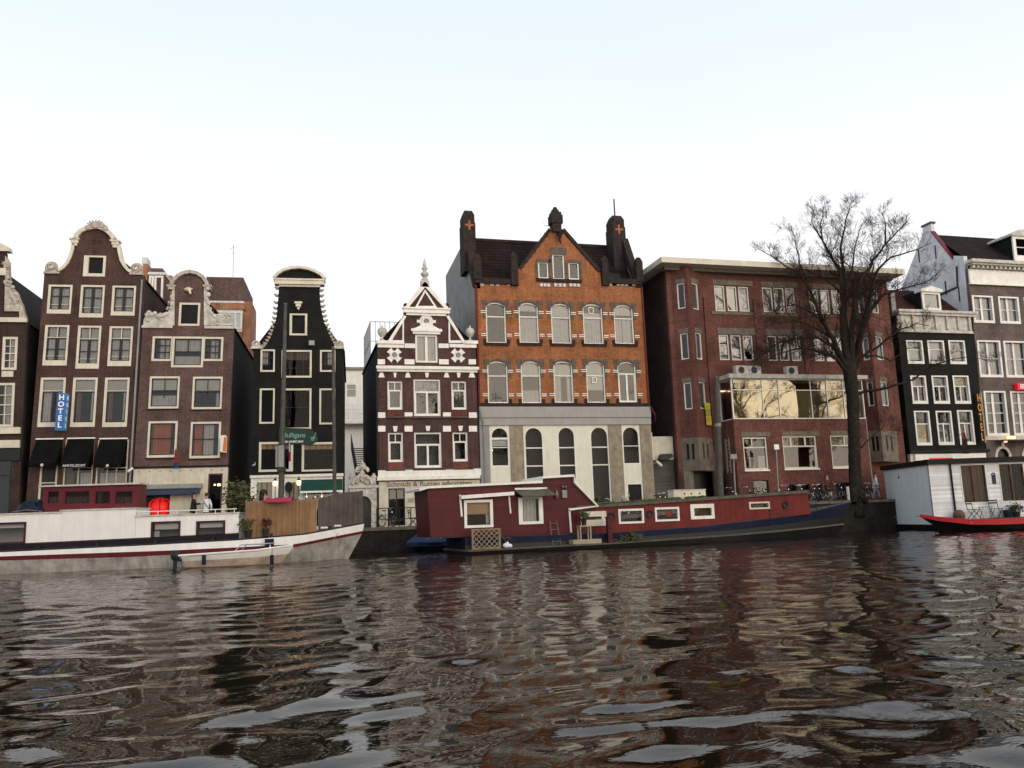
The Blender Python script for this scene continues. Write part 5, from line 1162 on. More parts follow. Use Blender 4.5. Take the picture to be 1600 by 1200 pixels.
# ------------------------------------------------------------------ russet brick office building behind the tree
H = House('russet_office_building', 'wide russet brick office building with flat cream roof edge and glazed bay behind the tree', 'building', base(FLR, 1058), 0)
uL, uR = H.uv(1049, 560)[0], H.uv(1398, 560)[0]; zT = H.uv(1215, 428)[1]
zc0 = zT
ty = dict(frame='white', fw=.075, rec=.06, fd=.1, glass='glass_bright')
rows1 = [(1117, 446, 1133, 486), (1136, 447.5, 1152, 486), (1154.5, 448, 1170.5, 486.5), (1192, 449, 1207.5, 487.5), (1210, 449.5, 1226, 488), (1228, 450, 1242.5, 488.5), (1265, 452, 1279.5, 489.5), (1282.5, 452.5, 1297, 490), (1300, 453, 1314, 490)]
rows2 = [(1124, 523, 1139.5, 562.5), (1142.5, 523.5, 1159, 563), (1162, 524, 1177, 563), (1200, 524.5, 1214.5, 563.5), (1218, 525, 1233, 563.5), (1236.5, 525, 1252, 564), (1272.5, 526, 1287.5, 564), (1290.5, 526, 1304.5, 564.5), (1307.5, 526, 1321, 565)]
for i, r in enumerate(rows1 + rows2):
    H.win(r, curtain=('blind', 0, 1, 0, 1) if i % 3 != 2 or i == 2 else ('blind', 0, 1, .35, 1), **ty)
for l, r_, t_p, bt in ((1113, 1175, 438, 446), (1188, 1246, 441, 449), (1262, 1318, 444, 452), (1120, 1181, 513, 523), (1196, 1256, 515, 524.5), (1269, 1325, 517, 526), (1112, 1176, 487.5, 492), (1188, 1248, 489, 493.5), (1262, 1319, 491, 495.5)):
    a, q0, c, d = H.rect(l, t_p, r_, bt); H.part('stone_band', H.mb().box(a, c, -.05, 0, q0, d), 'concrete')
for l, r_ in ((1102, 1110), (1180, 1188), (1253, 1261), (1325, 1333)):
    u0 = H.uv(l, 520)[0]; u1 = H.uv(r_, 520)[0]; H.part('brick_pier', H.mb().box(u0, u1, -.10, 0, 4.2, zT - 1.9), 'school_brick')
# V shaped corner bays
def vbay(pa, pm, pb, wa, wb, pj, zb_px, zt):
    ua = H.uv(pa, 520)[0]; ub = H.uv(pb, 520)[0]; um = H.uv(pm, 520, -pj)[0]; zb = H.uv(pm, zb_px, -pj)[1]
    H.holes.append([(ua + .1, zb + .1), (ub - .1, zb + .1), (ub - .1, zt - .4), (ua + .1, zt - .4)])
    A = Sub(H, ua, 0, -math.degrees(math.atan2(pj, um - ua))); B = Sub(H, um, -pj, math.degrees(math.atan2(pj, ub - um)))
    la, lb = math.hypot(um - ua, pj), math.hypot(ub - um, pj)
    rc = {}
    for S2, ws, L, f0, f1, gl, cu in ((A, wa, la, .34, .80, 'glass', None), (B, wb, lb, .30, .74, 'glass_bright', ('blind', 0, 1, 0, 1))):
        rc[S2] = [(L * f0, S2.rect(*r)[1], L * f1, S2.rect(*r)[3]) for r in ws]
        for q in rc[S2]: S2.winuv(*q, 'white', .07, .05, .1, glass=gl, curtain=cu)
    A.wall([(0, zb), (la, zb), (la, zt), (0, zt)], 'school_brick', 'bay_wall', th=.2, jamb=.15); B.wall([(0, zb), (lb, zb), (lb, zt), (0, zt)], 'school_brick', 'bay_wall', th=.2, jamb=.15)
    for S2 in (A, B):
        for a, q0, c, d in rc[S2]: S2.part('stone_lintel', S2.mb().box(a - .06, c + .06, -.03, 0, d + .005, d + .3), 'concrete')
    b = H.mb(); b.add([(ua, 0, zb), (um, -pj, zb), (ub, 0, zb)], [(0, 1, 2)]); H.part('bay_floor', b, 'concrete')
    return ua, um, ub, zb
v1 = vbay(1053, 1079.5, 1101, [(1059, 442, 1072.5, 482), (1066, 520, 1079.5, 561), (1071.5, 597, 1086, 639)], [(1081, 442.5, 1089.5, 482.5), (1086.5, 520, 1096.5, 561), (1093, 597, 1103, 638.5)], .85, 683, zT)
v2 = vbay(1338, 1359.5, 1384, [(1344, 453, 1355, 488), (1353, 526, 1365, 562), (1360, 596, 1372, 634)], [(1361, 452, 1367.5, 488), (1371, 526, 1378.5, 562), (1378.5, 596, 1386, 634)], .8, 672, zT)
# concrete V panels with slots, over the doorways
def vslot(v, z1, z0, bt):
    ua, um, ub, zb = v; pj = .8
    for s0, s1, sub in ((ua, um, 0), (um, ub, 1)):
        S2 = Sub(H, s0, 0 if not sub else -pj - .05, (-1 if not sub else 1) * math.degrees(math.atan2(pj + .05, s1 - s0))); L = math.hypot(pj + .05, s1 - s0)
        hl = []
        for f in (.26, .56): hl.append([(L * f, z0 + .75), (L * f + .2, z0 + .75), (L * f + .2, z1 - .4), (L * f, z1 - .4)])
        S2.wall([(0, z0), (L, z0), (L, z1), (0, z1)], 'concrete', 'concrete_oriel', holes=hl, th=.25, jamb=.22)
        b = S2.mb(); b.box(.02, L - .02, .2, .24, z0, z1); S2.part('dark_panes', b, 'door')
zq0 = H.uv(1095, 736)[1]; zq1 = v1[3] - .002
vslot(v1, zq1, zq0, 0); zr0 = H.uv(1385, 722)[1]; vslot(v2, v2[3] - .002, zr0, 0)
dr0, dr1 = H.uv(1081, 760)[0], H.uv(1116, 760)[0]
H.holes.append([(dr0, 0), (dr1, 0), (dr1, zq0 - .05), (dr0, zq0 - .05)]); H.part('dark_doorway', H.mb().box(dr0, dr1, .9, 1, 0, zq0), 'door')
H.part('door_step_pier', H.mb().box(H.uv(1066, 760)[0], dr0 - .002, -.35, -.001, 0, zq0 - .02), 'concrete'); H.part('door_step_pier', H.mb().box(dr1 + .002, H.uv(1126, 760)[0], -.35, -.001, 0, zq0 - .02), 'concrete')
dr0, dr1 = H.uv(1360, 770)[0], H.uv(1398, 770)[0]
H.holes.append([(H.uv(1135, 700, 0)[0] + .6, 4.4), (H.uv(1322, 620)[0], 4.4), (H.uv(1322, 620)[0], 6.9), (H.uv(1135, 700, 0)[0] + .6, 6.9)])
H.wall([(uL, 0), (uR, 0), (uR, zT), (uL, zT)], 'school_brick')
H.body(uL, uR, zT, 14, 'dark_brick')
b = H.mb(); b.box(uL - .9, uR + .55, -1.35, 14.5, zT + .002, zT + .38); H.part('roof_slab', b, 'cream')
H.part('roof', H.mb().box(uL - .6, uR + .2, -1.0, 14.2, zT + .382, zT + .45), 'grey_render')
H.part('soffit_band', H.mb().box(uL - .3, uR + .2, -.5, 0, zT - .22, zT), 'concrete')
x, z = H.uv(1373, 425, 2); b = H.mb(); b.box(x - .35, x + .5, 2, 2.8, z - .6, z + .3); H.part('roof_vent', b, 'black_paint')
# projecting ground floor and glazed first floor
PJ = 1.7
Fr = Sub(H, 0, -PJ, 0)
p0, p1 = Fr.uv(1143, 620)[0], Fr.uv(1349, 620)[0]
zs1 = Fr.uv(1245, 586)[1]; zs0 = zs1 - .28; zg0 = Fr.uv(1245, 654.5)[1]
L0 = Sub(H, p0, 0, -90)
def mf(px, py): return (Fr.uv(px, py)[0] - p0 - .06) / (p1 - p0 - .12)
Fr.holes = []
gb = [('h', .735, 0, 1, .06)] + [('v', mf(x, 630), 0, 1, .055) for x in (1193, 1218.5, 1269, 1294, 1320)]
o = Fr.winuv(p0, zg0, p1, zs0 - .002, 'white', .06, -.02, .12, bars=gb, name='glazed_bay', glass='bay_glass', curtain=('yellow_cloth', 0, 1, 0, .72))  # pale blind added behind the glass to lift the dark mirrored areas
o2 = L0.winuv(0.05, zg0, PJ - .025, zs0 - .002, 'white', .06, 0, .12, bars=[('h', .735, 0, 1, .06)], name='glazed_bay', glass='glass'); R0_ = Sub(H, p1, -PJ, 90); R0_.winuv(.11, zg0, PJ - .05, zs0 - .002, 'white', .06, .0, .12, bars=[('h', .735, 0, 1, .06)], name='glazed_bay', glass='glass_bright')
H.part('bay_roof', H.mb().box(p0 - .22, p1 + .3, -PJ - .28, 0, zs0, zs1), 'offwhite')
b = H.mb(); b.box(p0 + .1, p1 - .1, .1, 3.0, zs0 - .3, zs0 - .05); H.part('office_ceiling', b, 'white')
H.part('bay_floor', H.mb().box(p0 + .02, p1 - .02, -PJ + .1, 3.0, zg0 - .2, zg0 - .02), 'concrete')
H.part('office_partition', H.mb().box(p0 + .02, p1 - .02, 2.9, 3.0, zg0 - .02, zs0 - .3), 'yellow_cloth')
for px in (1131, 1222, 1258, 1280): x, z = H.uv(px, 611, 0); H.part('tube_light', H.mb().box(x - .45, x + .45, -.1, .0, zs0 - .62, zs0 - .55), 'tube')
Fr.holes = []
for r, bb in (((1162, 683, 1199.5, 734), [('h', .70, 0, 1, .09), ('v', .38, .70, 1, .07)]), ((1224, 681, 1277, 732), [('h', .70, 0, 1, .09), ('v', .24, .7, 1, .12), ('v', .70, .7, 1, .12), ('v', .985, 0, .7, .06)]), ((1299, 680, 1341, 730), [('h', .70, 0, 1, .09), ('v', .55, .7, 1, .1)])):
    cu = [('curtain', .28, .5, 0, .38), ('curtain', .66, 1, 0, .42)] if r[0] == 1162 else [('brown_cloth', 0, 1, .72, 1)]
    Fr.win(r, 'cream', .10, .05, .1, bars=bb, curtain=cu, sill=(.10, .08, 'white'), glass='glass')
zpl = Fr.uv(1240, 745)[1]
for l, r_, t_p in ((1178, 1202, 750), (1232, 1246, 757), (1252, 1266, 756.5), (1271, 1285, 756), (1307, 1328, 754)):
    u0, u1 = Fr.uv(l, 765)[0], Fr.uv(r_, 765)[0]; z1 = Fr.uv((l + r_) / 2, t_p)[1]; Fr.winuv(u0, .25, u1, z1, 'dark_stone', .05, .06, .1, name='basement_window')
Fr.wall([(p0, 0), (p1, 0), (p1, zg0 - .002), (p0, zg0 - .002)], 'school_brick', 'ground_floor_wall')
H.part('stone_plinth', (lambda b: b)(H.mb().box(p0 + .02, p1 - .02, -PJ - .04, -PJ - .001, 0, .24)), 'concrete')
for l, r_, t_p in ((1158, 1203, 675), (1222, 1280, 674), (1297, 1343, 673)): a, q0, c, d = Fr.rect(l, t_p, r_, t_p + 7); Fr.part('stone_lintel', Fr.mb().box(a, c, -.03, 0, q0, d), 'concrete')
b = L0.mb(); hl = [[(.5, H.uv(1139, 738, -.8)[1]), (.95, H.uv(1139, 738, -.8)[1]), (.95, H.uv(1139, 686, -.8)[1]), (.5, H.uv(1139, 686, -.8)[1])]]
L0.wall([(0, 0), (PJ - .303, 0), (PJ - .303, zg0 - .002), (0, zg0 - .002)], 'school_brick', 'ground_floor_wall', holes=hl, th=.1, jamb=.1); R0_.wall([(.303, 0), (PJ, 0), (PJ, zg0 - .002), (.303, zg0 - .002)], 'school_brick', 'ground_floor_wall', holes=[], th=.1)
z0_, z1_ = hl[0][0][1], hl[0][2][1]; b = L0.mb()
for i in range(9): zz = z0_ + (z1_ - z0_) * i / 8; b.tube([(.5, .02, zz), (.95, .02, min(z1_, zz + .3))], .02, 4); b.tube([(.95, .02, zz), (.5, .02, min(z1_, zz + .3))], .02, 4)
for xx in (.5, .95): b.box(xx - .05, xx + .05, -.04, .06, z0_ - .05, z1_ + .05)
L0.part('window_grille', b, 'pale_wood'); L0.part('dark_panes', L0.mb().box(.5, .95, .08, .1, z0_, z1_), 'door')
u0, u1 = H.uv(1131, 770)[0], H.uv(1147, 770)[0]; H.part('side_door', H.mb().box(u0, p0 - .05, -.06, -.001, 0, zq0 - .1), 'door')
x = p1 - .35; b = H.mb(); xx = H.uv(1352, 660)[0]; b.tube([(xx, -.08, .0), (xx, -.08, zg0 + .3)], .06); H.part('downpipe', b, 'pipe')
# three air conditioners standing on the roof of the glazed bay
for px, lab, wd in ((1158, 'left of the three air conditioners on the glazed bay, half hidden by twigs', .95), (1178, 'middle air conditioner on the roof of the glazed bay, beside its left neighbour', .95), (1236, 'right hand white air conditioner standing apart on the roof of the glazed bay', .85)):
    x = H.uv(px, 573, -1.0)[0]; t_ = thing('air_conditioner', lab, 'air conditioner', H.world(x, -.9, zs1), 0, 'air conditioners on the bay roof')
    b = MB(); b.box(-wd / 2, wd / 2, -.2, .2, .1, .72); b.box(-wd / 2 + .05, -wd / 2 + .15, -.2, .2, 0, .1); b.box(wd / 2 - .15, wd / 2 - .05, -.2, .2, 0, .1); b.build('casing', 'offwhite', t_)
    b = MB()
    for rr in (.08, .15, .22): b.ring((-.05, -.205, .41), rr, .012, 'y', 16, 4)
    b.add([(-.05 + .235 * math.cos(a * .3142), -.202, .41 + .235 * math.sin(a * .3142)) for a in range(20)], [tuple(range(20))], 1); b.build('fan_grille', ['metal', 'darkmetal'], t_)
# yellow signs
x, z = H.uv(1109, 664, -.6); t_ = thing('yellow_projecting_sign', 'pair of yellow and olive boards hung one above the other on the russet building', 'sign', H.world(x, -.35, z), 0)
b = MB(-.02); b.box(-.19, .19, -.2, -.12, 0, .62); b.build('lower_board', 'yellow', t_); b = MB(-.02); b.box(-.19, .19, -.2, -.12, 1.02, 1.48); b.build('upper_board', 'yellow', t_); b = MB(-.02); b.box(-.17, .17, -.19, -.13, .64, 1.0); b.build('middle_board', 'olive', t_)
b = MB(); b.box(-.12, .12, -.215, -.201, .38, .44); b.box(-.12, .05, -.215, -.201, .25, .29); b.box(-.12, .1, -.215, -.201, 1.2, 1.25); b.build('lettering', 'olive', t_)
b = MB(); b.tube([(0, -.15, .3), (0, .3, .3)], .025); b.tube([(0, -.15, 1.2), (0, .3, 1.2)], .025); b.build('bracket', 'darkmetal', t_)

# ------------------------------------------------------------------ small black house right of the russet building
H = House('black_brick_house', 'narrow black brick house with nine white windows below a white frieze and red roof', 'house', base(FLR, 1431), 0, [((1402, 505), (1424, 700)), ((1519, 505), (1539, 700))])
P = H.poly; uL, uR = H.uv(1411, 600)[0], H.uv(1529.5, 600)[0]; zT = H.uv(1460, 494)[1]; zF = H.uv(1460, 519)[1]
wr = dict(frame='white', fw=(.13, .20, .13, .10), rec=-.03, fd=.22, glass='glass')
wm = [('h', .62, 0, 1, .08), ('v', .5, 0, .62, .10), ('r', 0, 0, .5, (.62, .04), 0), ('r', .5, 0, 1, (.62, .04), 0)]
for r in ((1417, 532, 1442.5, 568.5), (1450, 532, 1476, 568.5), (1483, 532, 1508.5, 569)): H.win(r, bars=[('h', .6, 0, 1, .06)], curtain=('blind', 0, 1, .1, 1), **wr)
for i, r in enumerate(((1424, 587, 1448, 631), (1457, 587, 1482, 631), (1490, 587, 1515, 631))): H.win(r, bars=wm, curtain=[('yellow_cloth', 0, 1, .64, 1)] if i == 2 else [('curtain', 0, 1, .64, 1), ('brown_cloth', .55, .97, 0, .6)], **wr)
for i, r in enumerate(((1430, 642, 1454, 696), (1464, 642, 1488.5, 695.5), (1497.5, 641, 1521.5, 695))): H.win(r, bars=wm if i else wm[:1], curtain=[('yellow_cloth', 0, 1, 0, .62)] if i == 0 else [('brown_cloth', .6, .95, 0, .6)] if i == 2 else [], **wr)
zst = H.uv(1485, 708)[1]
H.wall([(uL, zst), (uR, zst), (uR, zT), (uL, zT)], 'black_tar')
H.wall([(uL, 0), (uR, 0), (uR, zst - .01), (uL, zst - .01)], 'stucco', 'shop_front', holes=[])
H.body(uL, uR, zT, 9, 'black_tar')
H.part('ledge', H.mb().box(uL - .1, uR + .1, -.2, 0, zst + .02, zst + .26), 'black_paint')
b = H.mb(); a, q0, c, d = H.rect(1403, 494, 1517, 519); b.box(a, c, -.06, 0, q0, d); b.box(a - .05, c + .05, -.12, -.0, q0 - .06, q0 + .1)
for i in range(7): x = a + .15 + (c - a - .5) * i / 6; b.box(x, x + .2, -.2, -.06, q0 + .2, d)
H.part('frieze', b, 'offwhite')
b = H.mb(); a, q0, c, d = H.rect(1402, 487, 1519, 494.5); b.box(a - .1, c + .05, -.32, .1, q0, (q0 + d) / 2); b.box(a - .2, c + .1, -.45, .1, (q0 + d) / 2, d); H.part('cornice', b, 'offwhite')
b = H.mb(); clumps(b, P([(1403, 495), (1404, 515)]), RN, 12, .16, .12, -.1); H.part('carved_scroll', b, 'ornament')
zr = zT + 3.0
b = H.mb(); b.add([(uL + .3, .2, zT), (uR, .2, zT), (uR, 3.6, zr), (uL + .3, 3.6, zr), (uL + .3, 8, zT), (uR, 8, zT)], [(0, 1, 2, 3), (3, 2, 5, 4), (0, 3, 4), (1, 5, 2)]); rf = H.part('roof', b, 'red_tile')
x0, z0 = H.uv(1443, 484, .6); x1, z1 = H.uv(1468, 453, .6); b = H.mb(); b.box(x0, x1, .75, 3.0, zT + .2, z1); H.part('dormer', b, 'black_tar'); 
H.winuv(x0, z0, x1, z1 - .2, 'white', .17, -.05, .12, y=.65, hole=False, curtain=('tan_cloth', 0, 1, 0, 1), name='dormer_window', glass='glass_bright'); b = H.mb(); b.prism([(x0 - .15, z1 - .2), (x1 + .15, z1 - .2), (x1 + .15, z1), ((x0 + x1) / 2, z1 + .25), (x0 - .15, z1)], .45, 1.2); H.part('dormer_cap', b, 'white')
x0, z0 = H.uv(1405, 487, .4); x1, z1 = H.uv(1413, 458, .4); H.part('party_wall', H.mb().box(uL - .05, uL + .32, .3, 8, zT, z1), 'grey_render')
b = H.mb(); x, z = H.uv(1496, 714, -.1); H.part('shop_sign', H.mb().box(uL + .3, uR - .2, -.12, -.001, zst - .5, zst - .06), 'white')
x, z = H.uv(1471, 717.5, -.15); b = H.mb(); b.box(x - 1.0, x + 1.0, -.145, -.121, z - .16, z + .1); H.part('red_sign_panel', b, 'red_sign')
t_ = flag('slanting_flag', 'dark limp flag on a slanting pole in front of the black brick house', H, 1503, 676, -1.4, 1.5, ['maroon', 'darkcoat', 'bark'], .6)

# ------------------------------------------------------------------ hotel at the right edge
H = House('cornice_hotel', 'grey brown brick hotel with white cornice and tall whitewashed side wall at the right edge', 'house', base(FLR, 1549), 0, [((1517, 455), (1540, 690))])
P = H.poly; uL, uR = H.uv(1530, 600)[0], H.uv(1530, 600)[0] + 15; zT = H.uv(1560, 447)[1]; zC0 = H.uv(1560, 432)[1]; zC1 = H.uv(1560, 420)[1]
jr = dict(frame='white', fw=(.16, .20, .16, .12), rec=-.03, fd=.26, glass='glass')
jb1 = [('v', .5, 0, 1, .18), ('h', .5, 0, 1, .05)]
st = H.uv(1577, 484)[0] - H.uv(1536.5, 484)[0]
rws = [((1520, 462, 1552.5, 504.5), jb1), ((1528.5, 532, 1565, 589.5), jb1), ((1539.5, 611, 1574, 681), [('v', .46, 0, 1, .22), ('h', .25, 0, 1, .05), ('h', .5, 0, 1, .05), ('h', .75, 0, 1, .05)])]
for r, bb in rws:
    a, q0, c, d = H.rect(*r)
    for i in range(5):
        x = a + i * st
        if x + (c - a) < uR - .3: H.winuv(x, q0, x + c - a, d, bars=bb, curtain=[('curtain', .02, .4, 0, 1), ('curtain', .6, .98, 0, 1)] if r[1] < 600 else [('brown_cloth', 0, .3, 0, 1)], **jr)
a, q0, c, d = H.rect(1547, 691, 1583, 690); zA = H.uv(1565, 694)[1]; zB_ = H.uv(1565, 687.5)[1]; zW = H.uv(1565, 681)[1]
acs = []
for i in range(5):
    xc = H.uv(1567, 715)[0] + i * st
    if xc + .8 < uR:
        hw = .72; pl = [(xc - hw, 0), (xc + hw, 0)] + arc(xc, zA - .95, hw, .80, 0, 180, 12); H.holes.append(pl); acs.append(xc)
H.wall([(uL, 0), (uR, 0), (uR, zT + 1.3), (uL, zT + 1.3)], 'grey_brick')
for xc in acs:
    H.part('arch_moulding', H.strip(arc(xc, zA - .95, .73, .82, 0, 180, 14), .2, -.08, .01, 1), 'offwhite'); H.part('arched_door', H.mb().box(xc - .72, xc + .72, .15, .19, 0, zA), 'door'); b = H.mb(); b.box(xc - .12, xc + .12, -.14, -.09, zA - .2, zA + .12); H.part('keystone', b, 'offwhite')
H.part('white_band', H.mb().box(uL - .03, uR, -.1, 0, zB_, zW), 'stucco')
zc = zT
b = H.mb(); b.box(uL - .02, uR, -.10, 0, zc, zC0 - .001 + .45); b.box(uL - .05, uR, -.22, 0, zc - .0, zc + .12); H.part('frieze', b, 'white')
b = H.mb(); z1 = zC0 + .45; b.box(uL - .1, uR, -.55, 0, z1 + .25, z1 + .38); b.box(uL - .25, uR, -.75, 0, z1 + .38, z1 + .62)
for i in range(34): x = uL + .1 + i * .42; b.box(x, x + .2, -.4, -.1, z1 + .02, z1 + .25)
H.part('cornice', b, 'offwhite')
zev = z1 + .62
def sd(px, py):                 # a point of the side wall: depth and height
    y = depth_at(H, uL, 12, px)
    for _ in range(6): z = z_at(uL, y, py) if False else zz_at(H, uL, y, py); y = depth_at(H, uL, z, px)
    return y, z
def zz_at(fr, u, y, py):
    lo_, hi_ = 0, 40
    for _ in range(40):
        md = (lo_ + hi_) / 2; q = fr.world(u, y, md) - CP; yy = 600 - FPX * q.dot(CU) / q.dot(CD)
        if yy > py: lo_ = md
        else: hi_ = md
    return lo_
rg = sd(1449, 366); bk = sd(1411, 445)
stp = sd(1489, 406); st2 = sd(1491, 399)
pr = [(.3, 0), (bk[0], 0), (bk[0], bk[1]), (rg[0] + .5, rg[1] + .2), (rg[0] + .45, rg[1] + .75), (rg[0] - .45, rg[1] + .75), (rg[0] - .45, rg[1]), (stp[0], stp[1]), (stp[0] - .1, stp[1] + .3), (.3, zz_at(H, uL, .3, 400)), (.3, zev)]
b = H.mb(); n = len(pr); vs = [(uL, y, z) for y, z in pr] + [(uL + .32, y, z) for y, z in pr]
tr = tessellate_polygon([[Vector((y, z, 0)) for y, z in pr]])
b.add(vs, [tuple(t) for t in tr] + [tuple(n + i for i in reversed(t)) for t in tr] + [(i, (i + 1) % n, n + (i + 1) % n, n + i) for i in range(n)]); sw = H.part('side_wall', b, 'whitewash')
b = H.mb()
for (y, z), (y2, z2) in (((rg[0] - .45, rg[1]), (stp[0], stp[1])),): b.add([(uL - .06, y, z), (uL + .38, y, z), (uL + .38, y2, z2), (uL - .06, y2, z2), (uL - .06, y, z + .12), (uL + .38, y, z + .12), (uL + .38, y2, z2 + .12), (uL - .06, y2, z2 + .12)], [(0, 1, 2, 3), (4, 5, 6, 7), (0, 1, 5, 4), (1, 2, 6, 5), (2, 3, 7, 6), (3, 0, 4, 7)])
b.box(uL - .08, uL + .4, rg[0] - .55, rg[0] + .55, rg[1] + .75, rg[1] + .9); H.part('wall_coping', b, 'maroon', sw)
for px, py in ((1436, 400), (1462, 394), (1499, 460), (1478, 450)):
    y, z = sd(px, py); H.part('wall_anchor', H.mb().box(uL - .04, uL, y - .05, y + .05, z - .55, z + .55), 'darkmetal', sw)
y, z = sd(1468, 461); y2, z2 = sd(1497, 448); b = H.mb(); b.tube([(uL - .06, y, z), (uL - .06, y2, z2), (uL - .06, y2 - .1, z2 + 1.6)], .07, 6); H.part('roof_gutter_pipe', b, 'darkmetal', sw)
b = H.mb(); yb_ = max(bk[0], rg[0] * 2); b.add([(uL + .33, .0, zev), (uR, .0, zev), (uR, rg[0], rg[1]), (uL + .33, rg[0], rg[1]), (uR, yb_, zev), (uL + .33, yb_, zev)], [(0, 1, 2, 3), (3, 2, 4, 5)]); rf = H.part('roof', b, 'roof_tile')
H.part('rear_wall', H.mb().box(uL + .33, uR, yb_ - .3, yb_, 0, zev), 'grey_brick'); H.part('end_wall', H.mb().box(uR - .01, uR + .3, 0, yb_, 0, zev), 'grey_brick')
x0, z1 = H.uv(1581, 362, .5); x1 = x0 + 1.75; z0 = H.uv(1590, 422, .5)[1]
b = H.mb(); b.box(x0, x1, .62, 3.6, zev, z1 - .35); H.part('dormer', b, 'black_tar')
H.winuv(x0, zev + .02, x1, z1 - .35, 'white', (.28, .9, .28, .2), -.1, .14, y=.6, hole=False, bars=[('h', .5, 0, 1, .06)], curtain=('curtain', 0, 1, 0, 1), name='dormer_window')
b = H.mb(); b.prism([(x0 - .2, z1 - .348), (x1 + .2, z1 - .348), (x1 + .2, z1 - .2), ((x0 + x1) / 2 + .25, z1 + .18), ((x0 + x1) / 2 - .25, z1 + .18), (x0 - .2, z1 - .2)], .35, 3.6); H.part('dormer_cap', b, 'offwhite')
# yellow vertical neon letters and red sign
x, z = H.uv(1526, 690, -.3); t_ = thing('yellow_hotel_sign', 'vertical yellow letters HOTEL on a thin post at the corner of the grey brown hotel', 'sign', H.world(H.uv(1536, 690, -.3)[0], -.3, z), 0)
zt = H.uv(1525, 614, -.3)[1]; hh = zt - z
b = MB(H.k); b.box(.10, .20, -.10, -.02, -.1, hh + .1); b.build('post', 'pale_wood', t_); b = MB(H.k); b.box(-.2, .09, -.06, -.02, -.05, hh + .02); b.build('back_board', 'black_paint', t_)
for i, ch in enumerate('HOTEL'):
    zz = hh - (i + 1) * hh / 5 + .08; text_obj('letter', ch, hh / 5 * 1.08, 'yellow_sign', t_, (-.07 + H.k * zz, -.08, zz), align='CENTER', sx=.55, bold=.015)
x, z = H.uv(1589, 609, -.3); t_ = thing('red_hotel_sign', 'red lit sign box on the grey brown hotel, cut off by the right edge', 'sign', H.world(x, -.1, z), 0)
b = MB(); b.box(0, 2.6, -.3, 0, 0, .5); b.build('sign_box', 'red_sign', t_); text_obj('lettering', 'EDEN', .42, 'white_sign', t_, (.22, -.312, .1), bold=.01)
x, z = H.uv(1581.5, 683.5, -.3); b = H.mb(); b.box(x - .3, x + .3, -.3, -.1, z - .1, z + .1); H.part('green_lamp', b, 'green_lamp'); x, z = H.uv(1573, 690, -.6); b = H.mb(); b.ball((x, -.5, z), (.16, .1, .07)); H.part('pink_lamp', b, 'pinklamp'); b = H.mb(); b.box(x - .5, x + 3, -.9, -.1, z + .05, z + .12); H.part('canopy', b, 'maroon')

# ------------------------------------------------------------------ boats
def interp(pts, t):
    if t <= pts[0][0]: return pts[0][1]
    for (a, x), (b_, y) in zip(pts, pts[1:]):
        if t <= b_: return x + (y - x) * (t - a) / (b_ - a) if b_ > a else y
    return pts[-1][1]
def hull(mb, u0, levels, W, tb=.72, ts=0.0, n=40, mats=None, cap=None, power=2.0):
    """levels, keel to gunwale: (inset, u_end, z(u), u_start); strakes between neighbouring levels take mats[i]"""
    rows = []
    for ins, ue, zf, us in levels:
        near, far_ = [], []
        us = u0 if us is None else us
        for i in range(n + 1):
            t = i / n; u = us + (ue - us) * t
            fb = 1.0 if t <= tb else max(0.0, 1 - ((t - tb) / (1 - tb)) ** power)
            if ts and t < ts: fb = min(fb, .55 + .45 * math.sqrt(t / ts))
            hb = max(.012, (W / 2 - ins) * fb); z = zf(u)
            near.append((u, W / 2 - hb, z)); far_.append((u, W / 2 + hb, z))
        rows.append((near, far_))
    for l in range(len(rows) - 1):
        m = mats[l] if mats else 0
        for sd_ in (0, 1):
            a, b_ = rows[l][sd_], rows[l + 1][sd_]; k = len(a)
            mb.add(a + b_, [(i, i + 1, k + i + 1, k + i) for i in range(k - 1)], m)
        for e_ in (0, -1):
            mb.quad(rows[l][0][e_], rows[l][1][e_], rows[l + 1][1][e_], rows[l + 1][0][e_], m)
    if cap is not None:
        a, b_ = rows[-1]; k = len(a); mb.add(a + b_, [(i, i + 1, k + i + 1, k + i) for i in range(k - 1)], cap)
    return rows
class Boat(House): pass
def zline(fr, pts, y=0.0, end=None, yend=0.0):
    L = [fr.uv(a, b_, y) for a, b_ in pts]
    if end: L.append(fr.uv(end[0], end[1], yend))
    L.sort(); return lambda u: interp(L, u)

# white barge on the left
Bt = Boat('white_houseboat_barge', 'long white barge with maroon stripe, red wheelhouse and cane screens on its bow', 'boat', at_z(300, 886, 0), -10)
W_ = 4.3; c_ = W_ / 2; U0 = Bt.uv(-170, 890)[0]
e0, e1, e2, e3 = Bt.uv(541, 878, c_), Bt.uv(565.5, 834, c_), Bt.uv(567, 829.5, c_), Bt.uv(569, 818.5, c_)
lv = [(.35, e0[0], lambda u: -.25, None), (.16, e0[0] + .1, lambda u: .0, None),
      (.02, e1[0], zline(Bt, [(0, 876), (212, 870), (456, 856)], 0, (566, 834), c_), None), (.0, e2[0], zline(Bt, [(0, 869.5), (270, 860), (457, 851)], 0, (567, 829.5), c_), None),
      (.0, e2[0], (lambda f: (lambda u: f(u) + .015))(zline(Bt, [(0, 869.5), (270, 860), (457, 851)], 0, (567, 829.5), c_)), None),
      (.02, e3[0], zline(Bt, [(0, 863), (212, 853), (370, 844.5), (470, 836.5)], 0, (569, 818.5), c_), None)]
b = MB(); rows = hull(b, U0, lv, W_, .70, mats=[2, 2, 1, 0, 0], cap=3, power=1.9); Bt.part('hull', b, ['boat_white', 'maroon', 'boat_grey', 'deck'], weld=True)
gun = rows[-1][0]
b = MB(); b.tube([(x, y + .03, z + .03) for x, y, z in gun], .045, 5); Bt.part('gunwale_rail', b, 'darkmetal')
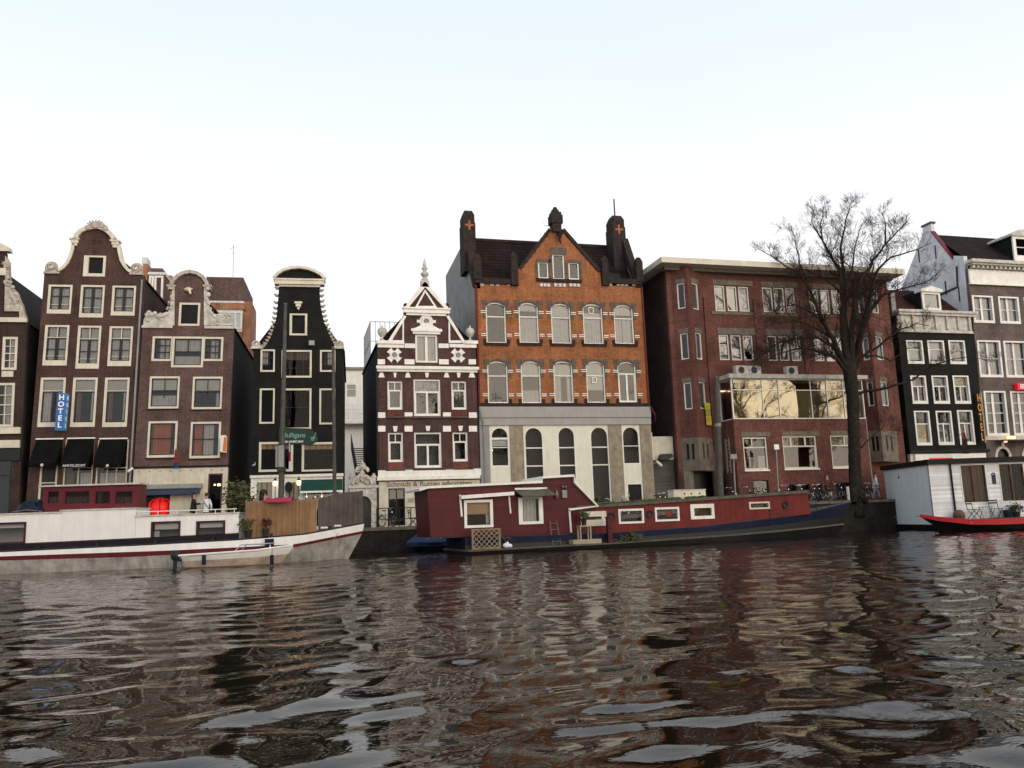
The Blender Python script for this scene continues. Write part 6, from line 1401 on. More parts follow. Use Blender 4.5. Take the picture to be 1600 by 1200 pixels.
for x, y, z in gun[2:-2:5]: b = MB(); b.box(x - .05, x + .05, y + .04, y + .16, z, z + .18); Bt.part('bollard', b, 'darkmetal')
yc = .38
def cab(name, l, r_, t_p, bt, holes, y=yc, mat='boat_white', dp=1.7):
    u0, v0, u1, v1 = Bt.rect(l, t_p, r_, bt, y=y)
    Bt.holes = []
    for rr, kw in holes: Bt.win(rr, y=y, **kw)
    zb_ = v0 - .12
    o = Bt.wall([(u0, zb_), (u1, zb_), (u1, v1), (u0, v1)], mat, name, y=y, th=dp, jamb=.1)
    q = MB(); q.box(u0 - .04, u1 + .04, y - .05, y + dp + .05, v1, v1 + .06); Bt.part('cabin_roof', q, 'offwhite')
    q = MB(); q.quad((u0, y + dp, zb_), (u1, y + dp, zb_), (u1, y + dp, v1), (u0, y + dp, v1)); Bt.part('rear_panel', q, mat)
    return u0, v0, u1, v1
bw = dict(frame='plum', fw=.08, rec=-.03, fd=.08, glass='glass_clear')
cab('cabin', -170, 94, 806, 857, [((-62, 817, -14, 851), dict(curtain=('blind', 0, 1, .75, 1), **bw)), ((-8, 816, 40.5, 850), dict(curtain=('blind', 0, 1, .78, 1), **bw))])
cab('cabin', 94.3, 211.5, 797, 853, [])
cR = cab('cabin', 211.8, 373, 805, 849, [((236, 814.5, 282, 842), dict(curtain=[('blind', .04, .96, .55, 1), ('curtain', .02, .2, 0, .45)], **bw)), ((306.5, 813.5, 352, 840), dict(curtain=('blind', .04, .96, .62, 1), **bw))])
q = MB(); a = Bt.uv(-170, 858, yc)[0]; c = Bt.uv(373, 849, yc)[0]; zf = zline(Bt, [(0, 862), (212, 852), (372, 844)], 0)
b = MB(); xs = [a + (c - a) * i / 30 for i in range(31)]
vs = []
for x in xs: vs += [(x, yc - .12, zf(x) - .02), (x, yc - .12, zf(x) + .26), (x, yc - .001, zf(x) + .30)]
b.add(vs, [(3 * i, 3 * i + 3, 3 * i + 4, 3 * i + 1) for i in range(30)] + [(3 * i + 1, 3 * i + 4, 3 * i + 5, 3 * i + 2) for i in range(30)]); b.quad(vs[-3], vs[-2], vs[-1], (xs[-1], yc, zf(xs[-1])), 0); Bt.part('dark_skirting', b, 'skirt')
# wheelhouse
yw = .75; u0, v0, u1, v1 = Bt.rect(67, 759, 217, 799, y=yw); Bt.holes = []
for l, r_ in ((73, 93), (99.5, 141), (147, 173), (179, 208)): Bt.win((l, 766, r_, 788.5), 'maroon', .05, .02, .07, y=yw, glass='glass_clear', curtain=('greycoat', 0, 1, 0, .55) if l != 147 else ('greycoat', 0, .35, 0, 1))
Bt.wall([(u0, v0 - .1), (u1, v0 - .1), (u1, v1), (u0, v1)], 'maroon', 'wheelhouse', y=yw, th=.9, jamb=.08)
b = MB(); b.quad((u0, yw + .9, v0 - .1), (u1, yw + .9, v0 - .1), (u1, yw + .9, v1), (u0, yw + .9, v1)); Bt.part('wheelhouse_back', b, 'maroon')
b = MB(); b.box(u0 - .14, u1 + .08, yw - .16, yw + 1.0, v1, v1 + .07); Bt.part('wheelhouse_roof', b, 'offwhite')
# roof rail on the right cabin
u0, v0, u1, v1 = cR; b = MB(); b.tube([(u0, yc + .02, v1 + .2), (u1 - .1, yc + .02, v1 + .2)], .022, 5)
for i in range(6): x = u0 + .1 + i * (u1 - u0 - .3) / 5; b.tube([(x, yc + .02, v1), (x, yc + .02, v1 + .2)], .018, 5)
Bt.part('roof_rail', b, 'white')
x, z = Bt.uv(50, 800, .9); t_ = thing('tarpaulin_heap', 'crumpled dark blue tarpaulin heap on the cabin roof left of the red wheelhouse', 'tarpaulin', Bt.world(x, .9, Bt.rect(-170, 806, 94, 857, y=yc)[3] + .06), Bt.th)
b = MB(); rn = random.Random(3); nn = 14; vs = []
for i in range(nn + 1):
    for j in range(9):
        f, g = i / nn, j / 8; h_ = .55 * (math.sin(f * math.pi) ** .7) * (math.sin(g * math.pi) ** .6) * (.75 + .5 * rn.random()); vs.append((-.62 + 1.24 * f + rn.uniform(-.03, .03), -.5 + g * 1.1, h_ - .01))
b.add(vs, [(i * 9 + j, i * 9 + j + 1, (i + 1) * 9 + j + 1, (i + 1) * 9 + j) for i in range(nn) for j in range(8)]); b.build('cover', 'navy', t_); b = MB(); b.tube([(-.6, -.42, .05), (0, -.5, .12), (.6, -.4, .04)], .02, 4); b.build('lashing', 'rope', t_)
# cane screens round the bow
def screen(name, label, pxl, pxr, tops, mat):
    a_, b_ = Bt.uv(pxl, 815, .1)[0], Bt.uv(pxr, 815, .6 if pxr < 560 else c_)[0]
    pts = [p for p in gun if a_ < p[0] < b_]; y0 = interp([(p[0], p[1]) for p in gun], a_); z0 = interp([(p[0], p[2]) for p in gun], a_); y1 = interp([(p[0], p[1]) for p in gun], b_); z1 = interp([(p[0], p[2]) for p in gun], b_)
    pts = [(a_, y0, z0)] + pts + [(b_, y1, z1)]
    fine = []
    for (p, q_) in zip(pts, pts[1:]):
        for s_ in range(4): fine.append(tuple(p[i] + (q_[i] - p[i]) * s_ / 4 for i in range(3)))
    fine.append(pts[-1])
    zt = zline(Bt, tops, .4); t_ = thing(name, label, 'screen', Bt.world(pts[0][0], pts[0][1], pts[0][2]), Bt.th)
    o = pts[0]; b = MB(); vs = []; rn = random.Random(int(pxl))
    for x, y, z in fine:
        zz = zt(x) + rn.uniform(-.014, .014); y += .14
        vs += [(x - o[0], y - o[1], z + .05 - o[2]), (x - o[0], y - o[1], zz - o[2]), (x - o[0], y + .04 - o[1], zz - o[2]), (x - o[0], y + .04 - o[1], z + .05 - o[2])]
    k = len(fine); b.add(vs, [(4 * i + j, 4 * i + 4 + j, 4 * i + 4 + (j + 1) % 4, 4 * i + (j + 1) % 4) for i in range(k - 1) for j in range(4)] + [(0, 1, 2, 3), (4 * k - 1, 4 * k - 2, 4 * k - 3, 4 * k - 4)]); b.build('cane_panel', mat, t_)
    b = MB()
    for i in range(0, k, 7): x, y, z = fine[i]; b.tube([(x - o[0], y + .1 - o[1] + .1, z - o[2]), (x - o[0], y + .2 - o[1], zt(x) - o[2] + .05)], .03, 5)
    b.build('posts', 'pale_wood', t_)
screen('bamboo_screen', 'tan bamboo screen along the bow of the white barge', 383, 491, [(383, 784), (440, 781), (470, 780), (492, 779)], 'bamboo')
screen('reed_screen', 'dark grey reed screen wrapped round the bow tip of the white barge', 492, 567, [(492, 779), (518, 770.5), (568, 763)], 'reed')
b = MB()
for px, py in ((507, 824.5), (528, 821.5)): x, z = Bt.uv(px, py, .3); b.box(x - .14, x + .14, .2, .3, z - .03, z + .04)
Bt.part('fairlead', b, 'white')
x, z = Bt.uv(421, 848, 0); b = MB(); b.box(x - .18, x + .18, -.06, .03, z - .16, z + .16); Bt.part('hawse_plate', b, 'navy')
b = MB(); b.tube([Bt.uv(529, 833, .3)[0:1] + (.25, Bt.uv(529, 833, .3)[1]), (Bt.uv(522, 842, .1)[0], .05, Bt.uv(522, 842, .1)[1]), (Bt.uv(514, 852, 0)[0], -.02, Bt.uv(514, 850, 0)[1])], .015, 4); Bt.part('mooring_line', b, 'rope')
# plants on the barge deck
def plant(name, label, loc, r, h_, n, mats, pot=.18, group=None, leafs=.09):
    t_ = thing(name, label, 'plant', loc, 0, group); rn = random.Random(sum(ord(ch) for ch in label))
    if pot: b = MB(); b.lathe([(pot * .75, 0), (pot, .28), (pot * 1.08, .28), (pot * 1.08, .33), (pot * .9, .33)], 0, 0, 10); b.build('pot', 'darkmetal', t_)
    b = MB(); L = MB(); z0 = .3 if pot else 0
    for i in range(n):
        a = rn.uniform(0, 6.28); rr = r * math.sqrt(rn.random()); zz = z0 + h_ * (.25 + .75 * rn.random()) * (1 - .45 * rr / r); tip = (rr * math.cos(a), rr * math.sin(a), zz)
        if i % 3 == 0: b.tube([(0, 0, z0 - .05), (tip[0] * .4, tip[1] * .4, z0 + (zz - z0) * .6), tip], [.012, .008, .004], 4)
        for k in range(9):
            c = [tip[j] + rn.gauss(0, .10 * (1 if j < 2 else .9) * r / .4) for j in range(3)]; d1 = Vector((rn.gauss(0, 1), rn.gauss(0, 1), rn.gauss(0, .7))).normalized() * leafs; d2 = d1.orthogonal().normalized() * leafs * .42; p = Vector(c)
            L.add([tuple(p - d1), tuple(p + d2), tuple(p + d1), tuple(p - d2)], [(0, 1, 2, 3)], rn.randrange(2))
    b.build('stems', 'bark', t_); L.build('leaves', mats, t_); return t_
def deck_at(px, py, y): x, z = Bt.uv(px, py, y); return Bt.world(x, y, z)
plant('deck_shrub', 'tall dark leafy shrub between the white cabin and the tan bamboo screen', deck_at(371, 812, 1.3), .58, 1.5, 60, ['leaf', 'leaf2'], .3, leafs=.11)
plant('potted_plant', 'low olive potted plant in front of the left end of the bamboo screen', deck_at(388, 840, .32), .35, .6, 22, ['leaf2', 'leaf'], .2)
plant('potted_plant', 'dark red brown potted plant against the tan bamboo screen', deck_at(415, 838, .2), .16, .7, 9, ['leaf', 'maroon'], .14)
x, z = Bt.uv(441, 783, .9); t_ = thing('pink_parasol_cloth', 'bright pink folded cloth hung over the tan bamboo screen', 'cloth', Bt.world(x, .55, z), Bt.th)
b = MB(); vs = []
for i in range(13):
    f = i / 12; xx = -.55 + 1.1 * f; vs += [(xx, -.46, -.07 + .06 * abs(f - .5)), (xx, -.40, .12 + .03 * math.sin(i * 1.7)), (xx, .25, .10), (xx, .3, -.2)]
b.add(vs, [(4 * i + j, 4 * i + 4 + j, 4 * i + 5 + j, 4 * i + 1 + j) for i in range(12) for j in range(3)]); b.build('cloth', 'pink', t_); b = MB(); b.tube([(-.6, 0, .09), (.6, 0, .09)], .02, 4); b.build('rail', 'metal', t_)

# small open boat alongside
Dg = Boat('white_dinghy', 'small open white and wood motor boat moored against the long white barge', 'boat', at_z(350, 887, 0), -9)
W_ = 1.7; c_ = W_ / 2; U0 = Dg.uv(279, 880)[0]; g = zline(Dg, [(279, 869.5), (330, 866), (400, 861)], 0, (458, 853), c_)
e0, e2 = Dg.uv(438, 881, c_), Dg.uv(458.5, 853, c_)
lv = [(.35, e0[0] - .3, lambda u: -.12, U0 + .15), (.14, e0[0], lambda u: .06, U0 + .06), (.05, e0[0] + (e2[0] - e0[0]) * .6, lambda u: .06 + (g(u) - .06) * .55, U0 + .02), (.0, e2[0] - .05, lambda u: g(u) - .1, None), (-.03, e2[0], g, None), (.08, e2[0] - .15, lambda u: g(u) + .01, U0 + .08), (.14, e2[0] - .3, lambda u: g(u) - .28, U0 + .1)]
b = MB(); hull(b, U0, lv, W_, .45, ts=.2, n=30, mats=[1, 2, 0, 0, 0, 1], cap=1, power=2.2); Dg.part('hull', b, ['boat_white', 'pale_wood', paint('pinkish_hull_paint', (.52, .40, .33), .5, .6, 1.15)])
b = MB()
gr = [(U0 + (e2[0] - .03 - U0) * i / 24, 0) for i in range(25)]
bt = MB(); bt.tube([(x, c_ - max(.02, (c_ + .05) * (1 - max(0, ((x - U0) / (e2[0] - U0) - .45) / .55) ** 2.2)), g(x) + .03) for x, _ in gr], .04, 6); Dg.part('rubbing_rail', bt, 'boat_white')
for f in (.25, .5): x = U0 + (e2[0] - U0) * f; b.box(x, x + .28, .12, W_ - .12, g(x) - .16, g(x) - .1)
Dg.part('thwart', b, 'pale_wood')
b = MB(); x0, x1 = Dg.uv(366, 860, .3)[0], Dg.uv(418, 858, .3)[0]
b.tube([(x0, .2, g(x0)), (x0 + .25, .25, g(x0) + .28), (x1 + .1, .3, g(x1) + .22), (x1 + .1, .3, g(x1))], .02, 5); b.tube([(x0, W_ - .2, g(x0)), (x0 + .25, W_ - .25, g(x0) + .28), (x1 + .1, W_ - .3, g(x1) + .22)], .02, 5); b.tube([(x0 + .25, .25, g(x0) + .28), (x0 + .25, W_ - .25, g(x0) + .28)], .02, 5); Dg.part('screen_frame', b, 'chrome')
x, z = Dg.uv(272, 873, c_); b = MB(); b.ball((x + .05, c_, z + .12), (.2, .15, .22)); b.box(x - .02, x + .1, c_ - .06, c_ + .06, -.35, z); b.box(x + .06, x + .3, c_ - .05, c_ + .05, z - .12, z - .02); Dg.part('outboard_motor', b, 'darkmetal', smooth=False)
for px in (319, 425): x, z = Dg.uv(px, 872, -.05); b = MB(); b.tube([(x, -.07, z - .26), (x, -.09, z + .12)], .075, 8); b.tube([(x, -.07, z + .12), (x, .0, g(x))], .012, 4); Dg.part('fender', b, 'navy')

# red houseboat
Rb = Boat('red_houseboat', 'long dark red houseboat with white trimmed windows, raised left cabin and blue hull', 'boat', at_z(900, 859, 0), 5)
W_ = 4.4; c_ = W_ / 2; U0 = Rb.uv(733, 866)[0]
eW, eB, eT = Rb.uv(1306, 836, c_), Rb.uv(1318, 816, c_), Rb.uv(1328, 785, c_)
l1 = zline(Rb, [(735, 860), (900, 851), (960, 848), (1150, 835)], 0, (1318, 818), c_)
l2 = zline(Rb, [(735, 852), (960, 842), (1150, 828)], .5, (1322, 806), c_); l3 = zline(Rb, [(735, 843), (960, 834), (1100, 824), (1255, 806)], .5, (1328, 785.5), c_)
lv = [(.3, eW[0], lambda u: -.3, None), (.05, eW[0] + .1, lambda u: .02, None), (.0, eB[0], lambda u: l1(u) - .06, None), (-.03, eB[0], l1, None), (.55, eB[0], lambda u: l1(u) + .01, None), (.58, eB[0] + .15, l2, None), (.55, eT[0], l3, None), (.62, eT[0] - .05, lambda u: l3(u) + .05, None)]
b = MB(); rows = hull(b, U0, lv, W_, .62, mats=[0, 0, 2, 3, 0, 1, 1], cap=3, power=1.8); Rb.part('hull', b, ['hull_black', 'navy', 'concrete', 'deck'], weld=True)
yc = .95
# raised cabin
rt_ = [(667.5, 764), (846, 755.5), (846, 748.5), (894.5, 745.5), (895, 755.5), (929.5, 790.5)]
ol = Rb.poly([(673, 840), (667.5, 764), (846, 755.5), (846, 748.5), (894.5, 745.5), (895, 755.5), (929.5, 790.5), (931, 836)], yc)
Rb.holes = []
rw = dict(frame='white', rec=-.05, fd=.12, glass='glass_clear', y=yc)
Rb.win((725, 781, 770, 824.5), fw=(.13, .12, .14, .12), curtain=[('tan_cloth', 0, 1, .48, 1), ('curtain', .85, 1, .05, .5)], **rw)
Rb.win((810, 777, 848, 819), fw=(.2, .13, .2, .06), curtain=[('curtain', .08, .92, 0, 1)], **rw)
Rb.wall(ol, 'boat_red', 'cabin', y=yc, th=2.6, jamb=.1)
b = MB(); n_ = len(ol); tr = tessellate_polygon([[Vector((x, z, 0)) for x, z in ol]]); b.add([(x, yc + 2.6, z) for x, z in ol], [tuple(t) for t in tr]); Rb.part('cabin_back', b, 'boat_red')
tr_ = Rb.strip(Rb.poly([(655, 767.5), (667.5, 763.5), (846, 755), (846, 748), (895, 745), (895.5, 755), (930.5, 790.5), (888, 794.5)], yc), .11, yc - .16, yc + 2.7, 1); Rb.part('roof_trim', tr_, 'white')
Rb.part('corner_trim', Rb.strip(Rb.poly([(887.5, 794), (890.5, 832)], yc), .09, yc - .06, yc - .001, 1), 'white'); Rb.part('corner_trim', Rb.strip(Rb.poly([(719.5, 773), (722.5, 807)], yc), .08, yc - .06, yc - .001, -1), 'white'); Rb.part('corner_trim', Rb.strip(Rb.poly([(795.5, 771), (798.5, 802)], yc), .07, yc - .06, yc - .001, -1), 'white')
Rb.part('eaves_board', Rb.strip(Rb.poly([(718, 774.5), (800, 768.5)], yc), .16, yc - .3, yc - .002, -1), 'white')
a, q0 = Rb.uv(804, 769, yc); c, d = Rb.uv(854, 765.5, yc); b = MB(); b.add([(a, yc, q0 + .1), (c, yc, d + .1), (c + .15, yc - .75, d - .22), (a + .15, yc - .75, q0 - .22), (a, yc, q0 + .04), (c, yc, d + .04), (c + .15, yc - .75, d - .28), (a + .15, yc - .75, q0 - .28)], [(0, 1, 2, 3), (4, 5, 6, 7), (2, 3, 7, 6), (0, 3, 7, 4), (1, 2, 6, 5)]); Rb.part('door_canopy', b, 'deck'); b = MB(); b.box(a, c, yc - .1, yc - .003, q0 + .101, q0 + .19); Rb.part('canopy_rail', b, 'white')
b = MB(); x, z = Rb.uv(881, 772, yc); b.box(x - .12, x + .12, yc - .12, yc - .002, z - .18, z + .18); Rb.part('meter_box', b, 'pipe'); b = MB(); x, z = Rb.uv(868, 772, yc); b.lathe([(.05, z - .2), (.10, z - .05), (.06, z + .1), (.01, z + .18)], x, yc - .15, 8); b.tube([(x, yc - .15, z + .1), (x, yc, z + .15)], .02, 4); Rb.part('wall_lamp', b, 'metal'); x, z = Rb.uv(880, 761, yc); b = MB(); b.ball((x - .06, yc - .12, z), .07); b.ball((x + .08, yc - .12, z), .07); Rb.part('floodlight', b, 'metal')
b = MB(); x, z = Rb.uv(809, 760.5, yc); b.ring((x, yc - .06, z), .16, .02, 'y', 14, 4); Rb.part('life_ring_hook', b, 'darkmetal')
# long cabin
top_ = [(905, 795), (1262, 770)]
ol = Rb.poly([(905, 836), (905, 795), (1080, 783), (1262, 770), (1267, 803), (1100, 822)], yc + .001); Rb.holes = []
rw2 = dict(frame='white', fw=.10, rec=-.05, fd=.11, glass='glass_clear', y=yc)
Rb.win((966, 795, 1005.5, 818), **rw2); Rb.win((1023, 792.5, 1061, 814.5), curtain=[('redcloth', .55, .85, .3, .9)], **rw2); Rb.win((1078.5, 787.5, 1115.5, 811), frame='white', fw=(.2, .16, .16, .2), rec=-.05, fd=.11, glass='glass_clear', y=yc, curtain=('brown_cloth', 0, 1, 0, 1)); Rb.win((1170, 784, 1202, 795.5), frame='cream', fw=.08, rec=-.05, fd=.11, glass='glass_clear', y=yc, curtain=('brown_cloth', 0, 1, 0, 1)); Rb.win((907, 799, 947, 822), frame='cream', fw=(.3, .3, .25, .25), rec=-.05, fd=.11, glass='glass_clear', y=yc)
Rb.wall(ol, 'boat_bright_red', 'long_cabin', y=yc + .001, th=2.6, jamb=.1)
b = Rb.strip(Rb.poly([(900, 795.5), (1080, 783.2), (1262.5, 770.2)], yc), .15, yc - .12, yc + 2.7, 1); Rb.part('roof_edge', b, 'deck')
b = MB(); a = Rb.poly([(935, 792), (1262, 769)], yc + .4); rn = random.Random(9)
for i in range(46):
    f = rn.random() ** 1.6; x = a[0][0] + (a[1][0] - a[0][0]) * f * .5; z = a[0][1] + (a[1][1] - a[0][1]) * f * .5; b.ball((x, yc + .2 + rn.random() * 1.2, z + .14), (.25, .2, .05 + .05 * rn.random()), 0, 7, 4)
Rb.part('moss_on_roof', b, 'moss')
for px, py in ((1015, 803.5), (955, 807.5), (1226.5, 789)):
    x, z = Rb.uv(px, py, yc); b = MB(); b.ring((x, yc - .03, z), .16, .04, 'y', 12, 5); b.add([(x + .14 * math.cos(i * .785), yc - .012, z + .14 * math.sin(i * .785)) for i in range(8)], [tuple(range(8))]); Rb.part('porthole', b, 'darkmetal')
# bow clutter of the red boat: railings and bitts
b = MB(); bg = rows[-1][0]
for x, y, z in bg[-12::2]: b.tube([(x, y + .1, z), (x, y + .1, z + .42)], .02, 4)
b.tube([(x, y + .1, z + .42) for x, y, z in bg[-12:]], .02, 4); b.tube([(x, y + .1, z + .22) for x, y, z in bg[-12:]], .014, 4); Rb.part('bow_rail', b, 'darkmetal')
x, z = Rb.uv(1325, 770, c_); b = MB(); b.tube([(x, c_, z - .4), (x, c_, z + .35)], .08, 8); Rb.part('bow_post', b, 'offwhite')
def on_rb(px, y): x = Rb.uv(px, 850, y)[0]; return x, l1(x) + .012
# things standing on the side deck
x, z = on_rb(759, .3); t_ = thing('lattice_panel', 'wooden lattice panel standing on the side deck below the left window of the red houseboat', 'lattice', Rb.world(x, .3, z), Rb.th)
x0, x1 = Rb.uv(737, 843, .3)[0] - x, Rb.uv(782, 843, .3)[0] - x; hh = Rb.uv(760, 826, .3)[1] - z; b = MB()
b.box(x0, x0 + .09, -.04, .04, 0, hh); b.box(x1 - .09, x1, -.04, .04, 0, hh); b.box(x0 + .09, x1 - .09, -.04, .04, 0, .08); b.box(x0 + .09, x1 - .09, -.04, .04, hh - .07, hh); b.build('frame', 'wood', t_)
b = MB(); n_ = 9; iw, ih = x1 - x0 - .18, hh - .15
for i in range(-6, 9):
    for sg in (1, -1):
        st_ = .24; xa = x0 + .09 + i * st_; pa = (xa, .08) if sg > 0 else (xa, hh - .07); pts = []
        # clip a 45 degree slat to the frame
        t0, t1 = max(0, x0 + .09 - xa), min(ih, x1 - .09 - xa)
        if t1 - t0 > .05: b.tube([(xa + t0, -.01 * sg, (.08 + t0) if sg > 0 else (hh - .07 - t0)), (xa + t1, -.01 * sg, (.08 + t1) if sg > 0 else (hh - .07 - t1))], .018, 4)
b.build('slats', 'pale_wood', t_)
def chair(label, loc, rz, mat, sc=1.0, group=None, name='folding_chair'):
    t_ = thing(name, label, 'chair', loc, rz, group); t_.scale = (sc,) * 3
    b = MB(); b.box(-.21, .21, -.2, .2, .43, .455); b.build('seat', mat, t_)
    b = MB(); b.box(-.2, .2, .205, .225, .68, .74); b.box(-.2, .2, .225, .245, .8, .86); b.build('backrest', mat, t_)
    for sx_ in (-1, 1):
        b = MB(); b.tube([(sx_ * .2, -.22, 0), (sx_ * .2, .16, .45), (sx_ * .2, .24, .88)], .016, 5); b.build('leg', mat, t_); b = MB(); b.tube([(sx_ * .17, .24, 0), (sx_ * .17, -.18, .44)], .016, 5); b.build('leg', mat, t_)
    return t_
x, z = on_rb(791, .5); chair('dark brown chair on the side deck right of the lattice panel', Rb.world(x, .55, z), Rb.th + rad(80), M['brown_cloth'], name='deck_chair')
x, z = on_rb(793, .2); t_ = thing('white_bag', 'small crumpled white bag lying on the side deck by the dark chair', 'bag', Rb.world(x, .2, z), Rb.th); b = MB(); b.ball((-.06, 0, .11), (.17, .13, .12)); b.ball((.1, .02, .09), (.14, .12, .10)); b.build('bag', 'shirt', t_, smooth=True); b = MB(); b.ball((0, 0, .2), (.07, .07, .08)); b.build('knot', 'shirt', t_, smooth=True)
x, z = on_rb(869, .6); t_ = thing('small_ladder', 'pale metal ladder leaning on the red houseboat below the canopy', 'ladder', Rb.world(x, .5, z), Rb.th); hh = 1.1; b = MB()
for sx_ in (-.2, .2): b.tube([(sx_, 0, 0), (sx_ * .9, .35, hh)], .018, 5)
b.build('rails', 'metal', t_); b = MB()
for i in range(4): f = .15 + i * .25; b.tube([(-.2 * (1 - .1 * f), .35 * f, hh * f), (.2 * (1 - .1 * f), .35 * f, hh * f)], .015, 5)
b.build('rungs', 'metal', t_)
x, z = on_rb(914, .35); t_ = thing('workbench', 'pale wooden workbench with a clutter of pots on the side deck below the cream window', 'table', Rb.world(x, .35, z), Rb.th); b = MB(); b.box(-.72, .72, -.3, .3, 0, .2); b.build('crate_base', 'pale_wood', t_)
b = MB(); b.box(-.32, .3, -.2, .2, .78, .84); b.build('table_top', 'pale_wood', t_)
for sx_, sy_ in ((-.27, -.15), (.25, -.15), (-.27, .15), (.25, .15)): b = MB(); b.box(sx_ - .03, sx_ + .03, sy_ - .03, sy_ + .03, .2, .78); b.build('leg', 'pale_wood', t_)
plant('potted_plant', 'dark bushy pot plant on the wooden workbench of the red houseboat', Rb.world(x, .35, z + .84), .26, .35, 16, ['leaf', 'leaf'], .14)
plant('deck_plant', 'low grey green plant on the red houseboat side deck, right of the red post', Rb.world(on_rb(985, .45)[0], .45, on_rb(985, .45)[1]), .5, .38, 26, ['leaf', 'leaf2'], 0)
x, z = on_rb(953, .3); t_ = thing('red_post', 'dark red post on the side deck right of the wooden workbench', 'post', Rb.world(x, .3, z), Rb.th); b = MB(); b.box(-.11, .11, -.1, .1, 0, 1.15); b.build('post', 'boat_red', t_); b = MB(); b.box(-.14, .14, -.13, .13, 1.15, 1.2); b.build('cap', 'boat_red', t_)
x, z = Rb.uv(1073.5, 778.5, yc + 1.2); t_ = thing('white_roof_chest', 'long low white chest with dark catches standing on the roof of the red houseboat', 'chest', Rb.world(x, yc + 1.2, Rb.uv(1073, 783.5, yc)[1] + .16), Rb.th); b = MB(); b.box(-.95, .95, -.3, .3, 0, .42); b.build('body', 'cream', t_); b = MB(); b.box(-.97, .97, -.32, .32, .421, .47); b.build('lid', 'offwhite', t_); b = MB()
for xx in (-.35, .05, .55): b.box(xx, xx + .06, -.325, -.301, .2, .3)
b.build('catches', 'darkmetal', t_)
# blue covered boat behind
Tb = Boat('blue_covered_boat', 'small boat under a blue tarpaulin moored behind the left end of the red houseboat', 'boat', at_z(700, 862, 0) + Vector((0, 1.2, 0)), 2)
W_ = 2.2; c_ = W_ / 2; U0 = Tb.uv(768, 850, c_)[0]; ub = Tb.uv(634, 842, c_)[0]; zg_ = Tb.uv(690, 848, 0)[1]; zr_ = Tb.uv(700, 829, c_)[1]
b = MB(); hull(b, U0, [(.3, ub + .8, lambda u: -.2, None), (.05, ub + .25, lambda u: zg_ - .02, None)], W_, .55, n=24, mats=[0], cap=0); Tb.part('hull', b, 'hull_black')
b = MB(); hull(b, U0, [(.0, ub + .1, lambda u: zg_ - .16, None), (-.03, ub, lambda u: zg_ + .05, None), (.45, ub + .75, lambda u: zr_ - .03 * math.sin(u * 3), None), (.85, ub + .9, lambda u: zr_ + .08, None)], W_, .5, n=24, mats=[0, 0, 0], cap=0, power=1.5); Tb.part('tarpaulin', b, 'tarp')
b = MB()
for i in range(6): x = U0 + (ub - U0) * (.08 + i * .14); b.ball((x, .02 + .1, zg_ + .25), .02)
Tb.part('eyelets', b, 'white')

# white houseboat on the right
Wb = Boat('white_houseboat', 'white clapboard houseboat with a black flat roof and tall windows, at the right edge', 'boat', at_z(1462, 829, 0), -14)
U1 = Wb.uv(1600, 790)[0] + 7; zt = Wb.uv(1530, 723.5)[1]; zb_ = Wb.uv(1480, 812)[1]; Wb.holes = []
DW = 3.0
lo_, hi_ = 0.5, 12.0
for _ in range(40):
    md = (lo_ + hi_) / 2; p = Wb.world(0, md, 1.8) - CP; xx = 800 + FPX * p.dot(CR) / p.dot(CD)
    if xx > 1386: lo_ = md
    else: hi_ = md
DW = min(max(lo_, 4.0), 6.5)
wbw = dict(frame='white', fw=.05, rec=-.03, fd=.1, glass='glass_clear')
r1_ = Wb.rect(1502, 724.5, 1542.5, 786); r2_ = Wb.rect(1562, 723, 1602, 784); sp_ = r2_[0] - r1_[0]
for i in range(4):
    a = r1_[0] + i * sp_; b1 = r1_[1]
    Wb.winuv(a, b1, a + r1_[2] - r1_[0], zt - .06, bars=[('v', .48, 0, 1, .05), ('r', 0, 0, .48, (1, .045), 1), ('r', .48, 0, 1, (1, .045), 1)], sash='brown_cloth', curtain=[('brown_cloth', .03, .46, .02, 1), ('brown_cloth', .5, .97, .02, 1)] if i == 0 else [('greycoat', .03, .46, .02, 1), ('darkcoat', .5, .97, .02, 1)], **wbw)
Wb.wall([(0, zb_ - .3), (U1, zb_ - .3), (U1, zt), (0, zt)], 'siding', 'front_wall', th=.2, jamb=.1)
E_ = Sub(Wb, 0, DW, -90); E_.wall([(0, zb_ - .3), (DW, zb_ - .3), (DW, zt), (0, zt)], 'panel', 'end_wall', holes=[], th=.001)
b = MB(); b.quad((0, DW, 0), (U1, DW, 0), (U1, DW, zt), (0, DW, zt)); b.quad((U1, 0, 0), (U1, DW, 0), (U1, DW, zt), (U1, 0, zt)); Wb.part('rear_wall', b, 'siding')
b = MB(); b.box(-.14, U1 + .2, -.22, DW + .2, zt + .001, zt + .30); Wb.part('flat_roof', b, 'black_paint')
b = MB(); b.box(-.12, U1 + .2, -.5, DW + .3, -.4, .34); Wb.part('float', b, 'hull_black')
b = MB(); b.box(-.1, U1 + .2, -1.3, -.01, .341, zb_ - .02); Wb.part('terrace', b, 'hull_black')
pz0, pz1 = Wb.uv(1483, 724)[0], zt; b = MB(); b.tube([(pz0, -.08, zb_), (pz0, -.08, zt)], .055, 6); Wb.part('downpipe', b, 'black_paint')
x, z = Wb.uv(1552.5, 747); b = MB(); b.box(x - .11, x + .11, -.03, -.001, z - .34, z + .2); b.ring((x, -.02, z + .2), .10, .03, 'y', 12, 5); Wb.part('wall_ornament', b, 'blueiron')
b = E_.mb(); xx = DW * .35; b.ball((xx, -.05, zt - .55), (.09, .05, .07)); b.tube([(xx, -.04, zt - .5), (xx, 0, zt - .3)], .015, 4); E_.part('wall_light', b, 'metal')
zd = zb_ - .02
